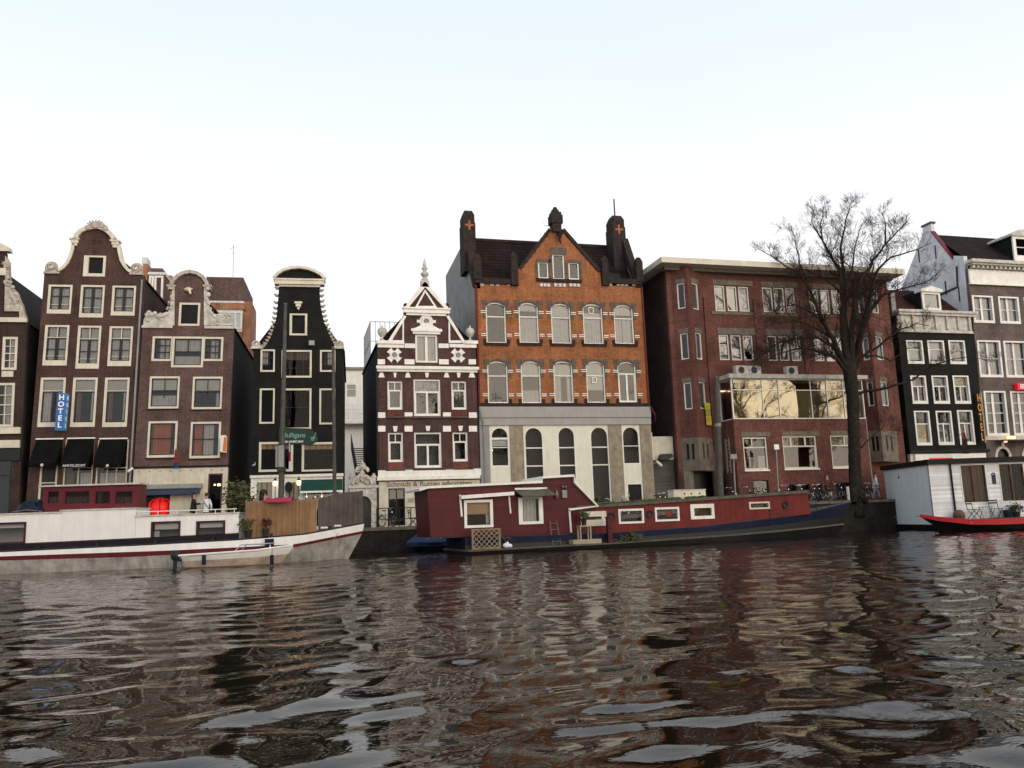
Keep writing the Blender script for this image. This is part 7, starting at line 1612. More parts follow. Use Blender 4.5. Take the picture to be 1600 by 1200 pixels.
x = Wb.uv(1499, 803, -.6)[0]; t_ = thing('round_basket', 'dark brown rounded wicker basket at the foot of the black downpipe on the white houseboat', 'basket', Wb.world(x, -.55, zd), Wb.th); b = MB(); b.lathe([(.26, 0), (.31, .15), (.30, .35), (.22, .5), (.1, .56), (.02, .57)], 0, 0, 14); b.build('basket', 'brown_cloth', t_, smooth=True); b = MB(); b.ring((0, 0, .2), .315, .02, 'z', 14, 4); b.build('band', 'maroon', t_)
chair('blue black folding chair turned sideways below the first window of the white houseboat', Wb.world(Wb.uv(1522, 803, -.6)[0], -.6, zd), Wb.th + rad(95), 'blueiron', 1.25)
chair('blue black folding chair facing out, right of the small terrace table', Wb.world(Wb.uv(1559, 803, -.6)[0], -.5, zd), Wb.th, 'blueiron', 1.25)
t_ = thing('terrace_table', 'small blue black folding table between the two chairs on the white houseboat', 'table', Wb.world(Wb.uv(1541, 803, -.6)[0], -.6, zd), Wb.th); b = MB(); b.box(-.3, .3, -.25, .25, .66, .69); b.build('table_top', 'blueiron', t_)
for sx_ in (-1, 1): b = MB(); b.tube([(sx_ * .27, -.2, 0), (sx_ * .25, .2, .66)], .014, 4); b.tube([(sx_ * .27, .2, 0), (sx_ * .25, -.2, .66)], .014, 4); b.build('leg', 'blueiron', t_)
plant('terrace_plant', 'bushy dark plant in a pot at the right edge, right of the two folding chairs', Wb.world(Wb.uv(1589, 803, -.7)[0], -.6, zd), .34, .6, 30, ['leaf', 'greycoat'], .24)
x = Wb.uv(1577, 803, -.6)[0]; t_ = thing('blue_planter', 'round blue grey planter between the folding chair and the bushy dark plant', 'planter', Wb.world(x, -.5, zd), Wb.th); b = MB(); b.lathe([(.2, 0), (.28, .42), (.3, .45), (.27, .45), (.25, .4)], 0, 0, 12); b.build('pot', 'bluejean', t_, smooth=True); b = MB(); b.ball((0, 0, .42), (.22, .22, .06)); b.build('soil', 'bark', t_)
# red sloop
Sl = Boat('red_sloop', 'low black boat with a bright red gunwale moored in front of the white houseboat', 'boat', at_z(1520, 830, 0) + Vector((.4, -1.3, 0)), -13)
W_ = 2.0; c_ = W_ / 2; U0 = Sl.uv(1600, 820)[0] + 2.5; ue = Sl.uv(1437, 803, c_)[0]
zg1 = zline(Sl, [(1475, 807), (1520, 811.5), (1560, 811), (1600, 808.5)], 0, (1437, 803.5), c_); zg0_ = zline(Sl, [(1475, 814), (1520, 820), (1560, 820), (1600, 818.5)], 0, (1437, 808), c_)
b = MB(); hull(b, U0, [(.4, ue + 1.6, lambda u: -.2, None), (.12, ue + 1.1, lambda u: .08, None), (.0, ue + .1, zg0_, None), (-.05, ue, lambda u: zg0_(u) + .01, None), (-.06, ue - .02, zg1, None), (.05, ue + .15, lambda u: zg1(u) + .005, None), (.12, ue + .3, lambda u: zg1(u) - .3, None)], W_, .45, ts=.1, n=34, mats=[0, 0, 0, 1, 1, 0], cap=0, power=2.0); Sl.part('hull', b, ['hull_black', 'gloss_red'])
b = MB()
for f in (.3, .5, .7): x = U0 + (ue - U0) * f; b.box(x, x + .25, .15, W_ - .15, zg1(x) - .22, zg1(x) - .15)
Sl.part('thwart', b, 'pale_wood'); x, z = Sl.uv(1419, 808, c_); b = MB(); b.tube([(ue + .3, c_, zg1(ue + .3)), (ue - .5, c_ + .5, zg1(ue) - .2), (ue - .9, c_ + 1.0, .9)], .015, 4); Sl.part('mooring_line', b, 'rope')

# ------------------------------------------------------------------ street furniture on the quay
def on_quay(px, y, py=800):
    p = at_y(px, py, y); return Vector((p.x, p.y, qz(p.x)))
def pole_to(px0, py0, px1, py1, y, r0, r1, name, label, extra=None):
    p0 = on_quay(px0, y, py0); p1 = at_y(px1, py1, y); t_ = thing(name, label, 'pole', p0)
    v = p1 - p0; b = MB(); b.lathe([(r0 * 1.5, 0), (r0 * 1.5, .25), (r0 * 1.1, .32)], 0, 0, 10); b.tube([(0, 0, 0), tuple(v * .33), tuple(v * .66), tuple(v)], [r0, r0 + (r1 - r0) * .33, r0 + (r1 - r0) * .66, r1], 10); b.build('shaft', 'pole', t_)
    return t_, v
t_, v = pole_to(438.5, 790, 446, 475, 46.6, .175, .09, 'steel_pole', 'tall grey steel pole in front of the left half of the black house'); b = MB(); b.ball((v.x, v.y, v.z), (.11, .11, .06)); b.build('cap', 'metal', t_)
f = .28; p = v * f; b = MB(); b.box(p.x - .33, p.x - .19, -.16, .2, p.z - .1, p.z + 1.0); b.box(p.x - .18, p.x + .1, -.30, -.22, p.z - .1, p.z + 1.05); b.build('sign_plates', 'pipe', t_); b = MB(); b.box(p.x - .25, p.x + .22, -.24, .22, p.z - .32, p.z - .12); b.build('clamp', 'darkmetal', t_)
t_, v = pole_to(523.5, 790, 520.5, 543, 46.6, .115, .085, 'steel_pole', 'slimmer grey steel pole in front of the right half of the black house'); b = MB(); b.ball((v.x, v.y, v.z), (.09, .09, .05)); b.build('cap', 'metal', t_)
p = v * .085; b = MB(); b.box(p.x - .28, p.x + .30, -.2, -.12, p.z - .02, p.z + .16); b.build('cross_plate', 'pipe', t_)
t_, v = pole_to(1126, 790, 1119.5, 589, 46.8, .22, .155, 'concrete_pole', 'thick grey pole in front of the left edge of the glazed bay'); b = MB(); b.ball((v.x, v.y, v.z), (.15, .15, .06)); b.build('cap', 'metal', t_); b = MB(); q = v * .62; b.lathe([(.20, q.z - .1), (.20, q.z + .1)], q.x, q.y, 10); b.build('band', 'pipe', t_)
def signpost(px0, px1, pt, y, plates, label):
    p0 = on_quay(px0, y, 780); p1 = at_y(px1, pt, y); v = p1 - p0; t_ = thing('sign_post', label, 'sign', p0); b = MB(); b.tube([(0, 0, 0), tuple(v)], .045, 6); b.build('post', 'pipe', t_)
    for (wd, hh, dz, m) in plates: b = MB(); b.box(v.x - wd / 2, v.x + wd / 2, -.07, -.05, v.z + dz, v.z + dz + hh); b.build('plate', m, t_)
    b = MB(); b.ball((v.x * .22, -.06, v.z * .22), .07); b.build('lock', 'offwhite', t_)
signpost(1149.5, 1146, 716, 46.2, [(.42, .30, -.05, 'pipe'), (.2, .12, -.22, 'brown_cloth')], 'pale sign post with a grey plate just right of the thick grey pole')
signpost(1217, 1212.5, 697, 46.2, [(.34, .32, -.22, 'panel')], 'thin sign post with a small blue grey plate between two wide ground floor windows')
# quay railing and seats by the lawyers office
x0, x1 = on_quay(588, 45.6).x, on_quay(676, 45.6).x; t_ = thing('quay_railing', 'dark metal quay railing in front of the lawyers office', 'railing', (x0, 45.4, QZ)); b = MB(); L = x1 - x0; n_ = 6
for i in range(n_): b.tube([(L * i / (n_ - 1), 0, 0), (L * i / (n_ - 1), 0, 1.02)], .028, 6)
b.build('posts', 'darkmetal', t_); b = MB(); b.tube([(0, 0, 1.0), (L, 0, 1.0)], .025, 6); b.tube([(0, 0, .42), (L, 0, .42)], .02, 6); b.build('rails', 'darkmetal', t_)
chair('dark blue metal chair behind the quay railing, left of its pair', (on_quay(645, 46.6).x, 46.6, QZ), rad(70), 'blueiron', 1.05, name='cafe_chair'); chair('dark blue metal chair behind the quay railing, next to the red houseboat cabin', (on_quay(660, 46.6).x, 46.6, QZ), rad(-70), 'blueiron', 1.05, name='cafe_chair')
p = on_quay(671.5, 44.9); t_ = thing('mooring_post', 'thin pale mooring post at the left end of the red houseboat', 'post', p - Vector((0, .6, 2.0))); b = MB(); b.tube([(0, 0, 0), (-.05, 0, 3.2)], .055, 7); b.build('post', 'pipe', t_); b = MB(); b.ball((-.05, 0, 3.2), .07); b.build('cap', 'metal', t_)

# ------------------------------------------------------------------ bicycles
def make_bike():
    t_ = thing('bicycle', 'bicycle', 'bicycle', (0, 0, 0), 0, 'bicycles parked along the quay'); R_ = .34
    for x in (-.53, .53):
        b = MB(); b.ring((x, 0, R_), R_ - .02, .02, 'y', 22, 5); w_ = b.build('wheel', 'tyre', t_); b = MB()
        b.ring((x, 0, R_), R_ - .05, .008, 'y', 22, 4)
        for i in range(12): a = i * math.pi / 6; b.tube([(x, 0, R_), (x + (R_ - .05) * math.cos(a), 0, R_ + (R_ - .05) * math.sin(a))], .004, 3)
        b.build('spokes', 'chrome', w_); b = MB(); b.ring((x, 0, R_), R_ + .03, .012, 'y', 22, 4); b.build('mudguard', 'darkmetal', w_)
    b = MB(); bb_, st_, hd, hd2 = (-.08, 0, .30), (-.22, 0, .82), (.36, 0, .86), (.39, 0, .70)
    for a, c, r in ((bb_, (-.24, 0, .92), .017), (bb_, hd2, .018), ((-.17, 0, .62), hd, .016), (bb_, (-.53, 0, R_), .011), ((-.2, 0, .74), (-.53, 0, R_), .010), ((.34, 0, .98), (.44, 0, .52), .018), ((.44, 0, .52), (.53, 0, R_), .013)): b.tube([a, c], r, 5)
    b.box(-.75, -.25, -.06, .06, .72, .735); b.build('frame', 'darkmetal', t_)
    b = MB(); b.tube([(.34, 0, .98), (.33, 0, 1.08)], .014, 5); b.tube([(.12, -.28, 1.06), (.26, -.24, 1.1), (.33, 0, 1.08), (.26, .24, 1.1), (.12, .28, 1.06)], .012, 5); b.build('handlebar', 'chrome', t_)
    b = MB(); b.add([(-.40, -.09, .97), (-.40, .09, .97), (-.10, .02, .97), (-.10, -.02, .97), (-.38, -.08, .91), (-.38, .08, .91), (-.12, .015, .92), (-.12, -.015, .92)], [(0, 1, 2, 3), (4, 5, 6, 7), (0, 1, 5, 4), (1, 2, 6, 5), (2, 3, 7, 6), (3, 0, 4, 7)]); b.build('saddle', 'darkcoat', t_)
    b = MB(); b.ball((.46, 0, .82), (.05, .05, .06)); b.build('headlight', 'chrome', t_); b = MB(); b.tube([(-.08, -.1, .30), (-.08, .1, .30)], .02, 5); b.tube([(-.08, -.1, .3), (.04, -.1, .2)], .01, 4); b.tube([(-.08, .1, .3), (-.2, .1, .4)], .01, 4); b.ring((-.08, -.06, .3), .09, .01, 'y', 12, 4); b.build('crank', 'chrome', t_)
    return t_
BIKES = [(605, 49.2, -60, 'dark bicycle leaning beside the lawyers office door'),
         (920, 47.4, 12, 'bicycle among greenery before the third arched shop window'), (943, 47.8, -15, 'bicycle in front of the fourth arched window of the orange house'),
         (981, 47.6, 170, 'bicycle left of the white scooter before the dark shop door'), (1031, 47.6, 15, 'bicycle in front of the left part of the grey roller shutter'), (1044, 48.2, 160, 'bicycle in front of the middle of the grey roller shutter'), (1054, 47.4, 50, 'bicycle at the right end of the grey roller shutter, behind the white chest'),
         (1098, 48.2, 80, 'bicycle in the dark doorway under the concrete oriel'), (1137, 47.2, 8, 'bicycle between the thick grey pole and the pale sign post'), (1162, 47.6, -12, 'bicycle just right of the pale sign post'), (1187, 47.4, 10, 'bicycle below the window with two white curtains'),
         (1226, 46.6, 15, 'bicycle right of the thin sign post'), (1243, 47.0, -20, 'bicycle by the leftmost of the three small basement windows'), (1257, 46.6, 70, 'bicycle by the middle of the three small basement windows'), (1274, 46.8, 10, 'bicycle by the rightmost of the three small basement windows'), (1287, 46.4, 150, 'bicycle left of the standing person near the tree'),
         (1308, 46.2, 5, 'bicycle right of the standing person near the tree'), (1347, 46.4, -10, 'bicycle right at the foot of the bare tree'), (1359, 46.9, 20, 'bicycle between the bare tree and the person in white')]
bk = None
for px, y, rz, lab in BIKES:
    p = on_quay(px, y, 790)
    if bk is None: bk = make_bike(); bk.location = p; bk.rotation_euler = (0, rad(0), rad(rz)); bk['label'] = lab
    else: copy_thing(bk, p, rad(rz), lab)
# scooter
p = on_quay(991, 47.2, 790); t_ = thing('scooter', 'white motor scooter in front of the dark shop door of the orange house', 'scooter', p, rad(150)); 
for x in (-.55, .58): b = MB(); b.ring((x, 0, .24), .17, .07, 'y', 16, 6); w_ = b.build('wheel', 'tyre', t_); b = MB(); b.lathe([(.1, -.03), (.1, .03)], 0, 0, 8); o = b.build('rim', 'chrome', w_); o.data.transform(Matrix.Translation((x, 0, .24)) @ Matrix.Rotation(rad(90), 4, 'X'))
b = MB(); b.prism([(-.85, .45), (-.75, .35), (-.3, .3), (.25, .28), (.34, .45), (.42, .95), (.34, .98), (.24, .5), (.0, .38), (-.1, .55), (-.2, .72), (-.8, .74)], -.15, .15); b.build('body', 'white', t_); b = MB(); b.box(-.75, -.12, -.13, .13, .745, .84); b.build('seat', 'darkcoat', t_); b = MB(); b.tube([(.56, 0, .26), (.42, 0, .6), (.34, 0, 1.05)], .035, 6); b.tube([(.25, -.32, 1.08), (.34, 0, 1.05), (.25, .32, 1.08)], .018, 5); b.build('handlebar', 'chrome', t_); b = MB(); b.ball((.42, 0, .92), (.08, .11, .1)); b.build('headlight', 'chrome', t_); b = MB()
for s_ in (-1, 1): b.tube([(.3, s_ * .3, 1.06), (.3, s_ * .34, 1.25)], .008, 4); b.ball((.3, s_ * .35, 1.28), (.02, .07, .05))
b.build('mirror', 'chrome', t_)
plant('kerb_plant', 'green leafy plant growing beside the third arched shop window of the orange house', on_quay(938, 46.2, 790), .5, .9, 40, ['leaf2', 'leaf'], .22)
plant('kerb_plant', 'small bushy plant at the foot of the right hand sandstone pier', on_quay(1006, 46.6, 790), .45, .6, 26, ['leaf', 'leaf2'], .2)

# ------------------------------------------------------------------ people
def skin_mesh(name, J, E, mat, parent, sub=2, extra=None):
    keys = list(J); bm = bmesh.new(); vs = {k: bm.verts.new(J[k][:3]) for k in keys}
    for a, c in E: bm.edges.new((vs[a], vs[c]))
    me = bpy.data.meshes.new(name); bm.verts.index_update(); bm.to_mesh(me); bm.free()
    ob = bpy.data.objects.new(name, me); COL.objects.link(ob); md = ob.modifiers.new('skin', 'SKIN'); md.use_smooth_shade = True
    for i, k in enumerate(keys):
        r = J[k][3]; sv = me.skin_vertices[0].data[i]; sv.radius = (r, r) if not isinstance(r, tuple) else r; sv.use_root = (i == 0)
    s2 = ob.modifiers.new('sub', 'SUBSURF'); s2.levels = sub; s2.render_levels = sub
    bpy.context.view_layer.update(); dg = bpy.context.evaluated_depsgraph_get(); m2 = bpy.data.meshes.new_from_object(ob.evaluated_get(dg)); bpy.data.objects.remove(ob)
    m2.name = name
    if extra:                                    # fingers, nose: joined into the same mesh
        bm = bmesh.new(); bm.from_mesh(m2); t2 = bpy.data.meshes.new('tmp'); t2.from_pydata(extra.v, [], extra.f); bm.from_mesh(t2); bm.to_mesh(m2); bm.free(); bpy.data.meshes.remove(t2)
    m2.materials.clear(); m2.materials.append(M[mat] if isinstance(mat, str) else mat)
    m2.polygons.foreach_set('use_smooth', [True] * len(m2.polygons))
    o = bpy.data.objects.new(name, m2); COL.objects.link(o); o.parent = parent; return o
def person(label, loc, rz, top, legs, hair, arms=None, lean=0.0, sc=1.0, stride=.0, sitting=False, longhair=False):
    t_ = thing('person', label, 'person', loc, rz); t_.scale = (sc,) * 3
    A = arms or {}
    lx = lean
    pz = .92 if not sitting else .55
    J = dict(pelvis=(0, 0, pz, .115), waist=(lx * .25, 0, pz + .18, .10), chest=(lx * .6, 0, pz + .42, .115), neck=(lx * .85, 0, pz + .57, .058), skull0=(lx * .95 + .01, 0, pz + .66, .085), skull=(lx + .015, 0, pz + .76, .094))
    E = [('pelvis', 'waist'), ('waist', 'chest'), ('chest', 'neck'), ('neck', 'skull0'), ('skull0', 'skull')]
    for s_, n_ in ((1, 'l'), (-1, 'r')):
        el = A.get('elbow_' + n_, (.02, s_ * .26, pz + .20)); wr = A.get('wrist_' + n_, (.10, s_ * .24, pz - .03))
        J['sh' + n_] = (lx * .62, s_ * .17, pz + .47, .062); J['el' + n_] = (el[0] + lx * .4, el[1], el[2], .045); J['wr' + n_] = (wr[0] + lx * .3, wr[1], wr[2], .031)
        d = (Vector(J['wr' + n_][:3]) - Vector(J['el' + n_][:3])).normalized(); h = Vector(J['wr' + n_][:3]) + d * .08; J['pa' + n_] = (h.x, h.y, h.z, (.040, .020))
        E += [('chest', 'sh' + n_), ('sh' + n_, 'el' + n_), ('el' + n_, 'wr' + n_), ('wr' + n_, 'pa' + n_)]
        st_ = stride * s_
        if sitting: J['hip' + n_] = (.04, s_ * .09, pz - .04, .085); J['kn' + n_] = (.42, s_ * .12, pz - .06, .058); J['an' + n_] = (.45, s_ * .12, .09, .04)
        else: J['hip' + n_] = (0, s_ * .09, pz - .06, .085); J['kn' + n_] = (.03 + st_ * .55, s_ * .10, .48, .058); J['an' + n_] = (st_ - .02, s_ * .10, .09 + (.05 if st_ < 0 else 0), .04)
        J['toe' + n_] = (J['an' + n_][0] + .17, s_ * .12, .04, .035)
        E += [('pelvis', 'hip' + n_), ('hip' + n_, 'kn' + n_), ('kn' + n_, 'an' + n_), ('an' + n_, 'toe' + n_)]
    ex = MB(); hx, hy, hz = J['skull'][:3]; ex.ball((hx + .10, 0, hz - .025), (.022, .014, .022), 0, 6, 4)
    for s_ in (1, -1): ex.ball((hx, s_ * .095, hz - .02), (.02, .012, .03), 0, 6, 4); ex.ball((hx + .083, s_ * .033, hz + .005), .014, 0, 6, 4)
    for s_, n_ in ((1, 'l'), (-1, 'r')):
        w_, p_ = Vector(J['wr' + n_][:3]), Vector(J['pa' + n_][:3]); d = (p_ - w_).normalized(); sd_ = d.cross(Vector((0, s_, .2))).normalized(); cu_ = d.cross(sd_) * .3
        for i, L in enumerate((.062, .075, .072, .055)):
            q0 = p_ + sd_ * (.030 - .02 * i); ex.tube([tuple(q0), tuple(q0 + (d + cu_ * .3) * L * .5), tuple(q0 + (d + cu_ * 1.3) * L * .92)], [.010, .009, .007], 5)
        q0 = w_ + d * .035 + sd_ * .03; ex.tube([tuple(q0), tuple(q0 + d * .02 + sd_ * .03), tuple(q0 + d * .055 + sd_ * .035)], [.012, .011, .008], 5)
    skin_mesh('body', J, E, 'skin', t_, 2, ex)
    up = {k: (*v[:3], (v[3] if not isinstance(v[3], tuple) else v[3][0]) + (.045 if k in ('pelvis', 'waist', 'chest') else .02)) for k, v in J.items() if k in ('pelvis', 'waist', 'chest', 'shl', 'shr', 'ell', 'elr')}
    for n_ in 'lr': a, c = Vector(J['el' + n_][:3]), Vector(J['wr' + n_][:3]); m_ = a + (c - a) * .9; up['cu' + n_] = (*m_, .046)
    nk = Vector(J['chest'][:3]) + (Vector(J['neck'][:3]) - Vector(J['chest'][:3])) * .75; up['collar'] = (*nk, .075); up['hem'] = (0, 0, pz - .10, .155)
    skin_mesh('jacket', up, [('pelvis', 'waist'), ('waist', 'chest'), ('chest', 'collar'), ('pelvis', 'hem')] + [e_ for n_ in 'lr' for e_ in (('chest', 'sh' + n_), ('sh' + n_, 'el' + n_), ('el' + n_, 'cu' + n_))], top, t_)
    lo = {k: (*v[:3], v[3] + .018) for k, v in J.items() if k in ('pelvis', 'hipl', 'hipr', 'knl', 'knr', 'anl', 'anr')}
    skin_mesh('trousers', lo, [('pelvis', 'hip' + n_) for n_ in 'lr'] + [('hip' + n_, 'kn' + n_) for n_ in 'lr'] + [('kn' + n_, 'an' + n_) for n_ in 'lr'], legs, t_)
    b = MB(); b.ball((hx - .022, 0, hz + .03), (.105, .105, .105), 0, 12, 8)
    if longhair: b.ball((hx - .06, 0, hz - .10), (.07, .10, .16), 0, 10, 6)
    b.build('hair', hair, t_, smooth=True)
    for n_ in 'lr': a, c = J['an' + n_], J['toe' + n_]; b = MB(); b.tube([(a[0] - .05, a[1], .055), (a[0] + .05, a[1], .06), (c[0] + .03, c[1], .045)], [.05, .052, .04], 7); b.build('shoe', 'darkcoat', t_, smooth=True)
    return t_
def stand(px, y, head_px):          # feet on the quay, height from the head's row
    p = on_quay(px, y, 800); z = zz_world(p, head_px); return p, (z - p.z) / 1.78
def zz_world(p, py):
    lo_, hi_ = -5, 20
    for _ in range(40):
        md = (lo_ + hi_) / 2; q = Vector((p.x, p.y, md)) - CP; yy = 600 - FPX * q.dot(CU) / q.dot(CD)
        if yy > py: lo_ = md
        else: hi_ = md
    return lo_
def stoop(px, head):
    u, v = SHOP.uv(px, 790, -1.0); p = SHOP.world(u, -1.0, .38); return p, min(1.06, max(.9, (zz_world(p, head) - p.z) / 1.78))
p, s_ = stoop(303, 769); person('person in a dark coat with dark hair standing by the cream shop front', p, rad(-8), 'darkcoat', 'darkcoat', 'hair', sc=s_, arms=dict(elbow_r=(.2, -.2, 1.16), wrist_r=(.42, -.12, 1.2)), longhair=True)
p, s_ = stoop(323, 770.5); pw = person('person in a white shirt with dark shoulder strap, seen from behind by the shop door', p, rad(80), 'shirt', 'bluejean', 'fairhair', sc=s_, arms=dict(elbow_l=(.0, .27, 1.15), wrist_l=(.1, .25, .95)))
b = MB(); b.tube([(-.14, .16, 1.44), (-.185, .0, 1.2), (-.16, -.16, .98)], .018, 5); b.tube([(.14, .14, 1.44), (.18, -.0, 1.2), (.15, -.16, .98)], .018, 5); b.build('shoulder_strap', 'bluejean', pw)
p, s_ = stand(1297, 46.6, 741); person('person in a rusty brown jacket standing by the parked bicycles left of the bare tree', p, rad(-60), 'orange_shirt', 'greycoat', 'fairhair', sc=min(1.12, max(.92, s_)), arms=dict(elbow_l=(.12, .25, 1.14), wrist_l=(.30, .12, 1.2)))
p, s_ = stand(1371.5, 46.2, 738); person('person in a white shirt and grey trousers walking beside the white houseboat', p, rad(-25), 'shirt', 'pipe', 'fairhair', sc=min(1.2, max(.95, s_)), stride=.26, lean=.08, arms=dict(elbow_l=(.10, .26, 1.12), wrist_l=(.3, .22, 1.0)))
x, z = Bt.uv(412, 783, 1.6); pb_ = Bt.world(x, 1.6, zline(Bt, [(370, 844), (470, 836)], 0)(x) - .35); person('person with dark hair and dark top sitting behind the tan bamboo screen', pb_, rad(10), 'darkcoat', 'darkcoat', 'hair', sitting=True, sc=(zz_world(pb_, 765.5) - pb_.z) / 1.42, longhair=True, arms=dict(elbow_r=(.2, -.24, .8), wrist_r=(.45, -.15, .95)))
x0 = Bt.uv(412, 783, 1.6)[0]; t_ = thing('deck_chair', 'dark deck chair behind the bamboo screen, under the sitting person', 'chair', pb_ - Vector((0, 0, .0)), rad(10)); b = MB(); b.box(-.25, .3, -.25, .25, .3, .36); b.build('seat', 'darkmetal', t_); b = MB(); b.box(-.3, -.25, -.25, .25, .36, .9); b.build('backrest', 'darkmetal', t_)
for sx_, sy_ in ((-.22, -.2), (.25, -.2), (-.22, .2), (.25, .2)): b = MB(); b.box(sx_ - .02, sx_ + .02, sy_ - .02, sy_ + .02, 0, .3); b.build('leg', 'darkmetal', t_)

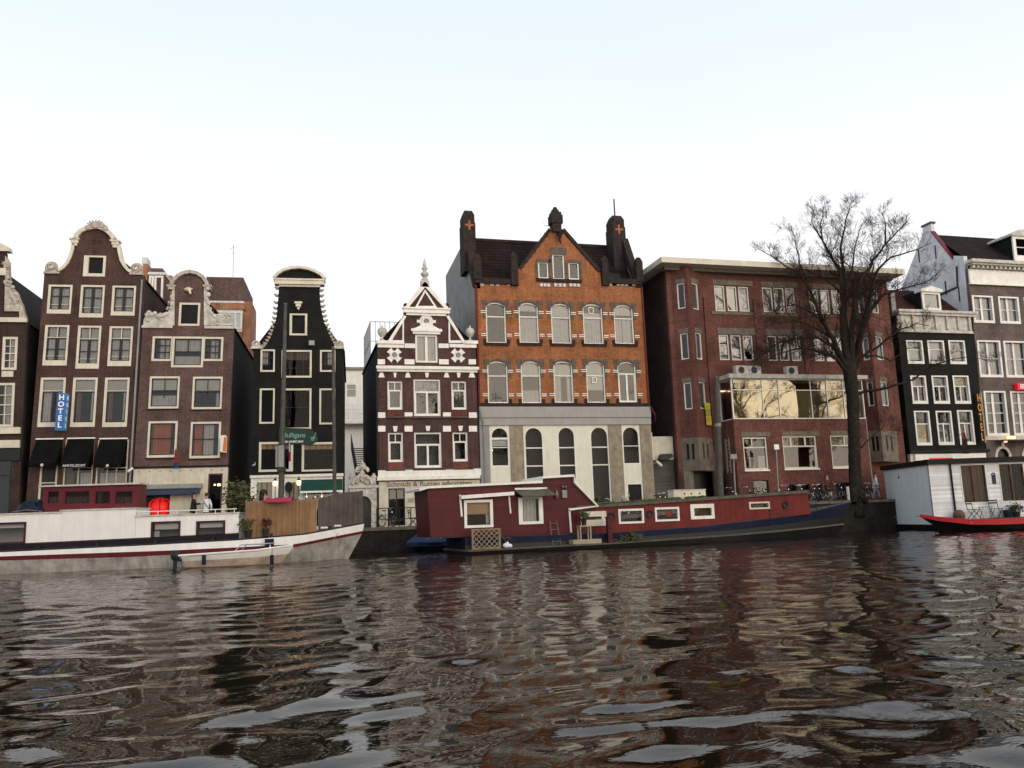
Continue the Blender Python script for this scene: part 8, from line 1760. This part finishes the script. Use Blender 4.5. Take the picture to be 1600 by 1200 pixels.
# ------------------------------------------------------------------ bare tree
def tree():
    rn = random.Random(21); Y0 = 45.7
    base_ = on_quay(1338, Y0, 800); t_ = thing('bare_tree', 'tall bare winter tree with a spreading crown in front of the russet office building', 'tree', base_)
    def at(px, py, dy=0): return at_y(px, py, Y0 + dy) - base_
    tk = MB(); tr = [at(1338, 800), at(1337, 775), at(1335.5, 720), at(1334, 670), at(1332, 620), at(1329, 590), at(1327, 567)]
    tk.tube([tr[0] - Vector((0, 0, .3)), tr[0] + Vector((0, 0, .15))] + tr[1:], [.56, .48, .40, .37, .36, .38, .42, .42], 14)
    for a_, r in ((.6, .34), (2.4, .3), (4.0, .34), (5.4, .3)): tk.tube([(tr[0].x + .72 * math.cos(a_), .72 * math.sin(a_), -.15), (.36 * math.cos(a_), .36 * math.sin(a_), .25), (.15 * math.cos(a_), .15 * math.sin(a_), .9)], [r * .5, r, r * .8], 6)
    limbs = [([(1327, 580), (1316, 562), (1302, 532), (1282, 492), (1262, 447), (1251, 431), (1215, 405), (1184, 388)], .26, .02, -1.5),
             ([(1327, 575), (1319, 543), (1317, 500), (1316, 459), (1312, 422), (1298, 400), (1285, 375), (1282, 350), (1289, 315)], .27, .02, .6),
             ([(1328, 575), (1322, 520), (1318, 447), (1313, 388), (1322, 343), (1333, 306)], .25, .02, 1.6),
             ([(1330, 575), (1331, 520), (1335, 470), (1347, 436), (1364, 408), (1383, 383), (1402, 362), (1419, 345)], .26, .02, -1.0),
             ([(1331, 575), (1342, 529), (1356, 470), (1367, 428), (1392, 402), (1431, 391), (1456, 379)], .21, .02, 1.0),
             ([(1331, 578), (1341, 552), (1352, 504), (1366, 476), (1383, 459), (1403, 453), (1445, 442), (1466, 428)], .20, .02, -2.2),
             ([(1333, 585), (1346, 557), (1375, 540), (1403, 517), (1431, 506), (1452, 508)], .15, .015, -1.6),
             ([(1333, 620), (1350, 612), (1385, 606), (1428, 593), (1456, 571), (1490, 560), (1518, 559), (1560, 566)], .13, .012, -3.0),
             ([(1325, 585), (1307, 560), (1285, 551), (1262, 543), (1234, 548), (1212, 555), (1182, 570)], .18, .012, -2.4),
             ([(1326, 582), (1302, 541), (1277, 528), (1243, 529), (1215, 536), (1190, 555), (1172, 578)], .17, .012, -1.0),
             ([(1306, 540), (1285, 501), (1264, 485), (1248, 478), (1230, 477), (1206, 488), (1188, 496)], .12, .012, -2.6),
             ([(1318, 455), (1330, 431), (1334, 397), (1343, 360), (1352, 338)], .11, .012, .2),
             ([(1336, 470), (1352, 455), (1362, 430), (1366, 395), (1360, 360)], .10, .012, 2.2),
             ([(1316, 459), (1296, 440), (1268, 425), (1240, 416), (1222, 402)], .10, .012, 2.4),
             ([(1300, 528), (1270, 510), (1240, 500), (1208, 505), (1186, 520)], .10, .012, -3.0),
             ([(1346, 557), (1368, 556), (1392, 562), (1420, 545), (1440, 540)], .09, .012, 1.2),
             ([(1345, 700), (1362, 682), (1380, 668), (1398, 642)], .05, .012, -.6),
             ([(1262, 447), (1250, 410), (1243, 380), (1236, 352)], .09, .012, -2.0), ([(1285, 375), (1270, 352), (1268, 332)], .07, .012, 1.2), ([(1383, 383), (1384, 350), (1378, 330)], .07, .012, -2.0)]
    tw = MB(); count = [0]
    def grow(p, d, L, r, dep):
        n_ = 4 if dep < 2 else 3; pts = [p]; dd = d.copy()
        for i in range(n_):
            dd = (dd + Vector((rn.gauss(0, .16), rn.gauss(0, .16), rn.gauss(.05, .13)))).normalized(); pts.append(pts[-1] + dd * L / n_)
        rr = [max(.0042, r * (1 - .8 * i / n_)) for i in range(n_ + 1)]
        tw.tube(pts, rr, 4 if dep < 2 else 3, cap=False)
        if dep < 3:
            for k in range({0: 6, 1: 4, 2: 3}[dep]):
                f = rn.uniform(.25, 1.0); i = min(n_ - 1, int(f * n_)); q = pts[i] + (pts[i + 1] - pts[i]) * (f * n_ - i)
                ax = Vector((rn.gauss(0, 1), rn.gauss(0, 1), rn.gauss(0, 1))).normalized(); nd = (dd + ax * .85 + Vector((0, 0, .15))).normalized()
                grow(q, nd, L * rn.uniform(.45, .7), max(.0042, r * .42), dep + 1)
    for pts, r0, r1, dy in limbs:
        n_ = len(pts); P_ = []
        for i, (px, py) in enumerate(pts): f = i / (n_ - 1); P_.append(at(px, py, dy * f ** 1.3))
        fine = []; rs = []
        for i in range(n_ - 1):
            for s_ in range(3):
                f = s_ / 3; q = P_[i] + (P_[i + 1] - P_[i]) * f; g_ = (i + f) / (n_ - 1)
                fine.append(q + Vector((rn.gauss(0, .03), rn.gauss(0, .03), rn.gauss(0, .03))) * (1 if i else 0)); rs.append(r0 * .78 * (1 - g_) ** 1.3 + r1)
        fine.append(P_[-1]); rs.append(r1); b = MB(); b.tube(fine, rs, 8); b.build('limb', 'bark', t_, smooth=True)
        m_ = len(fine)
        for k in range(int(9 + 24 * (r0 > .15) + 12 * (r0 > .09))):
            f = rn.uniform(.22, 1.0); i = min(m_ - 2, int(f * (m_ - 1))); q = fine[i]; d = (fine[i + 1] - fine[i]).normalized(); ax = Vector((rn.gauss(0, 1), rn.gauss(0, 1), rn.gauss(0, .8))).normalized()
            grow(q, (d * .6 + ax * .8 + Vector((0, 0, .25))).normalized(), rn.uniform(.8, 1.7) * (1.15 - .62 * f), max(.012, rs[i] * .38) if rs[i] < .12 else .035, 0 if rn.random() < .55 else 1)
    tk.build('trunk', 'bark', t_, smooth=True); tw.build('crown', 'twig', t_)
    # the row of bare trees on the other side of the canal, behind the camera: the window panes mirror it
    co, fc, off = [], [], 0
    for x, y, rz, s_ in ((70, -42, 40, 1.5), (84, -44, 200, 1.45), (97, -42, 110, 1.5), (110, -44, 300, 1.5), (126, -42, 20, 1.5), (30, -44, 160, 1.3)):
        R_ = Matrix.Translation((x, y, 1.3)) @ Matrix.Rotation(rad(rz), 4, 'Z') @ Matrix.Scale(s_, 4)
        for ch in t_.children:
            me = ch.data; n_ = len(me.vertices); v = np.empty(n_ * 3, dtype=np.float32); me.vertices.foreach_get('co', v); v = v.reshape(-1, 3)
            m4 = np.array(R_)[:3]; co.append(v @ m4[:, :3].T + m4[:, 3]); fc += [tuple(i + off for i in p.vertices) for p in me.polygons]; off += n_
    me = bpy.data.meshes.new('opposite_bank_trees'); me.from_pydata(np.concatenate(co).tolist(), [], fc); me.materials.append(M['twig']); o = bpy.data.objects.new('opposite_bank_trees', me); COL.objects.link(o); tag(o, 'bare trees of the opposite bank mirrored in the window panes', 'trees', kind='stuff'); print('tree faces', len(fc))
tree()
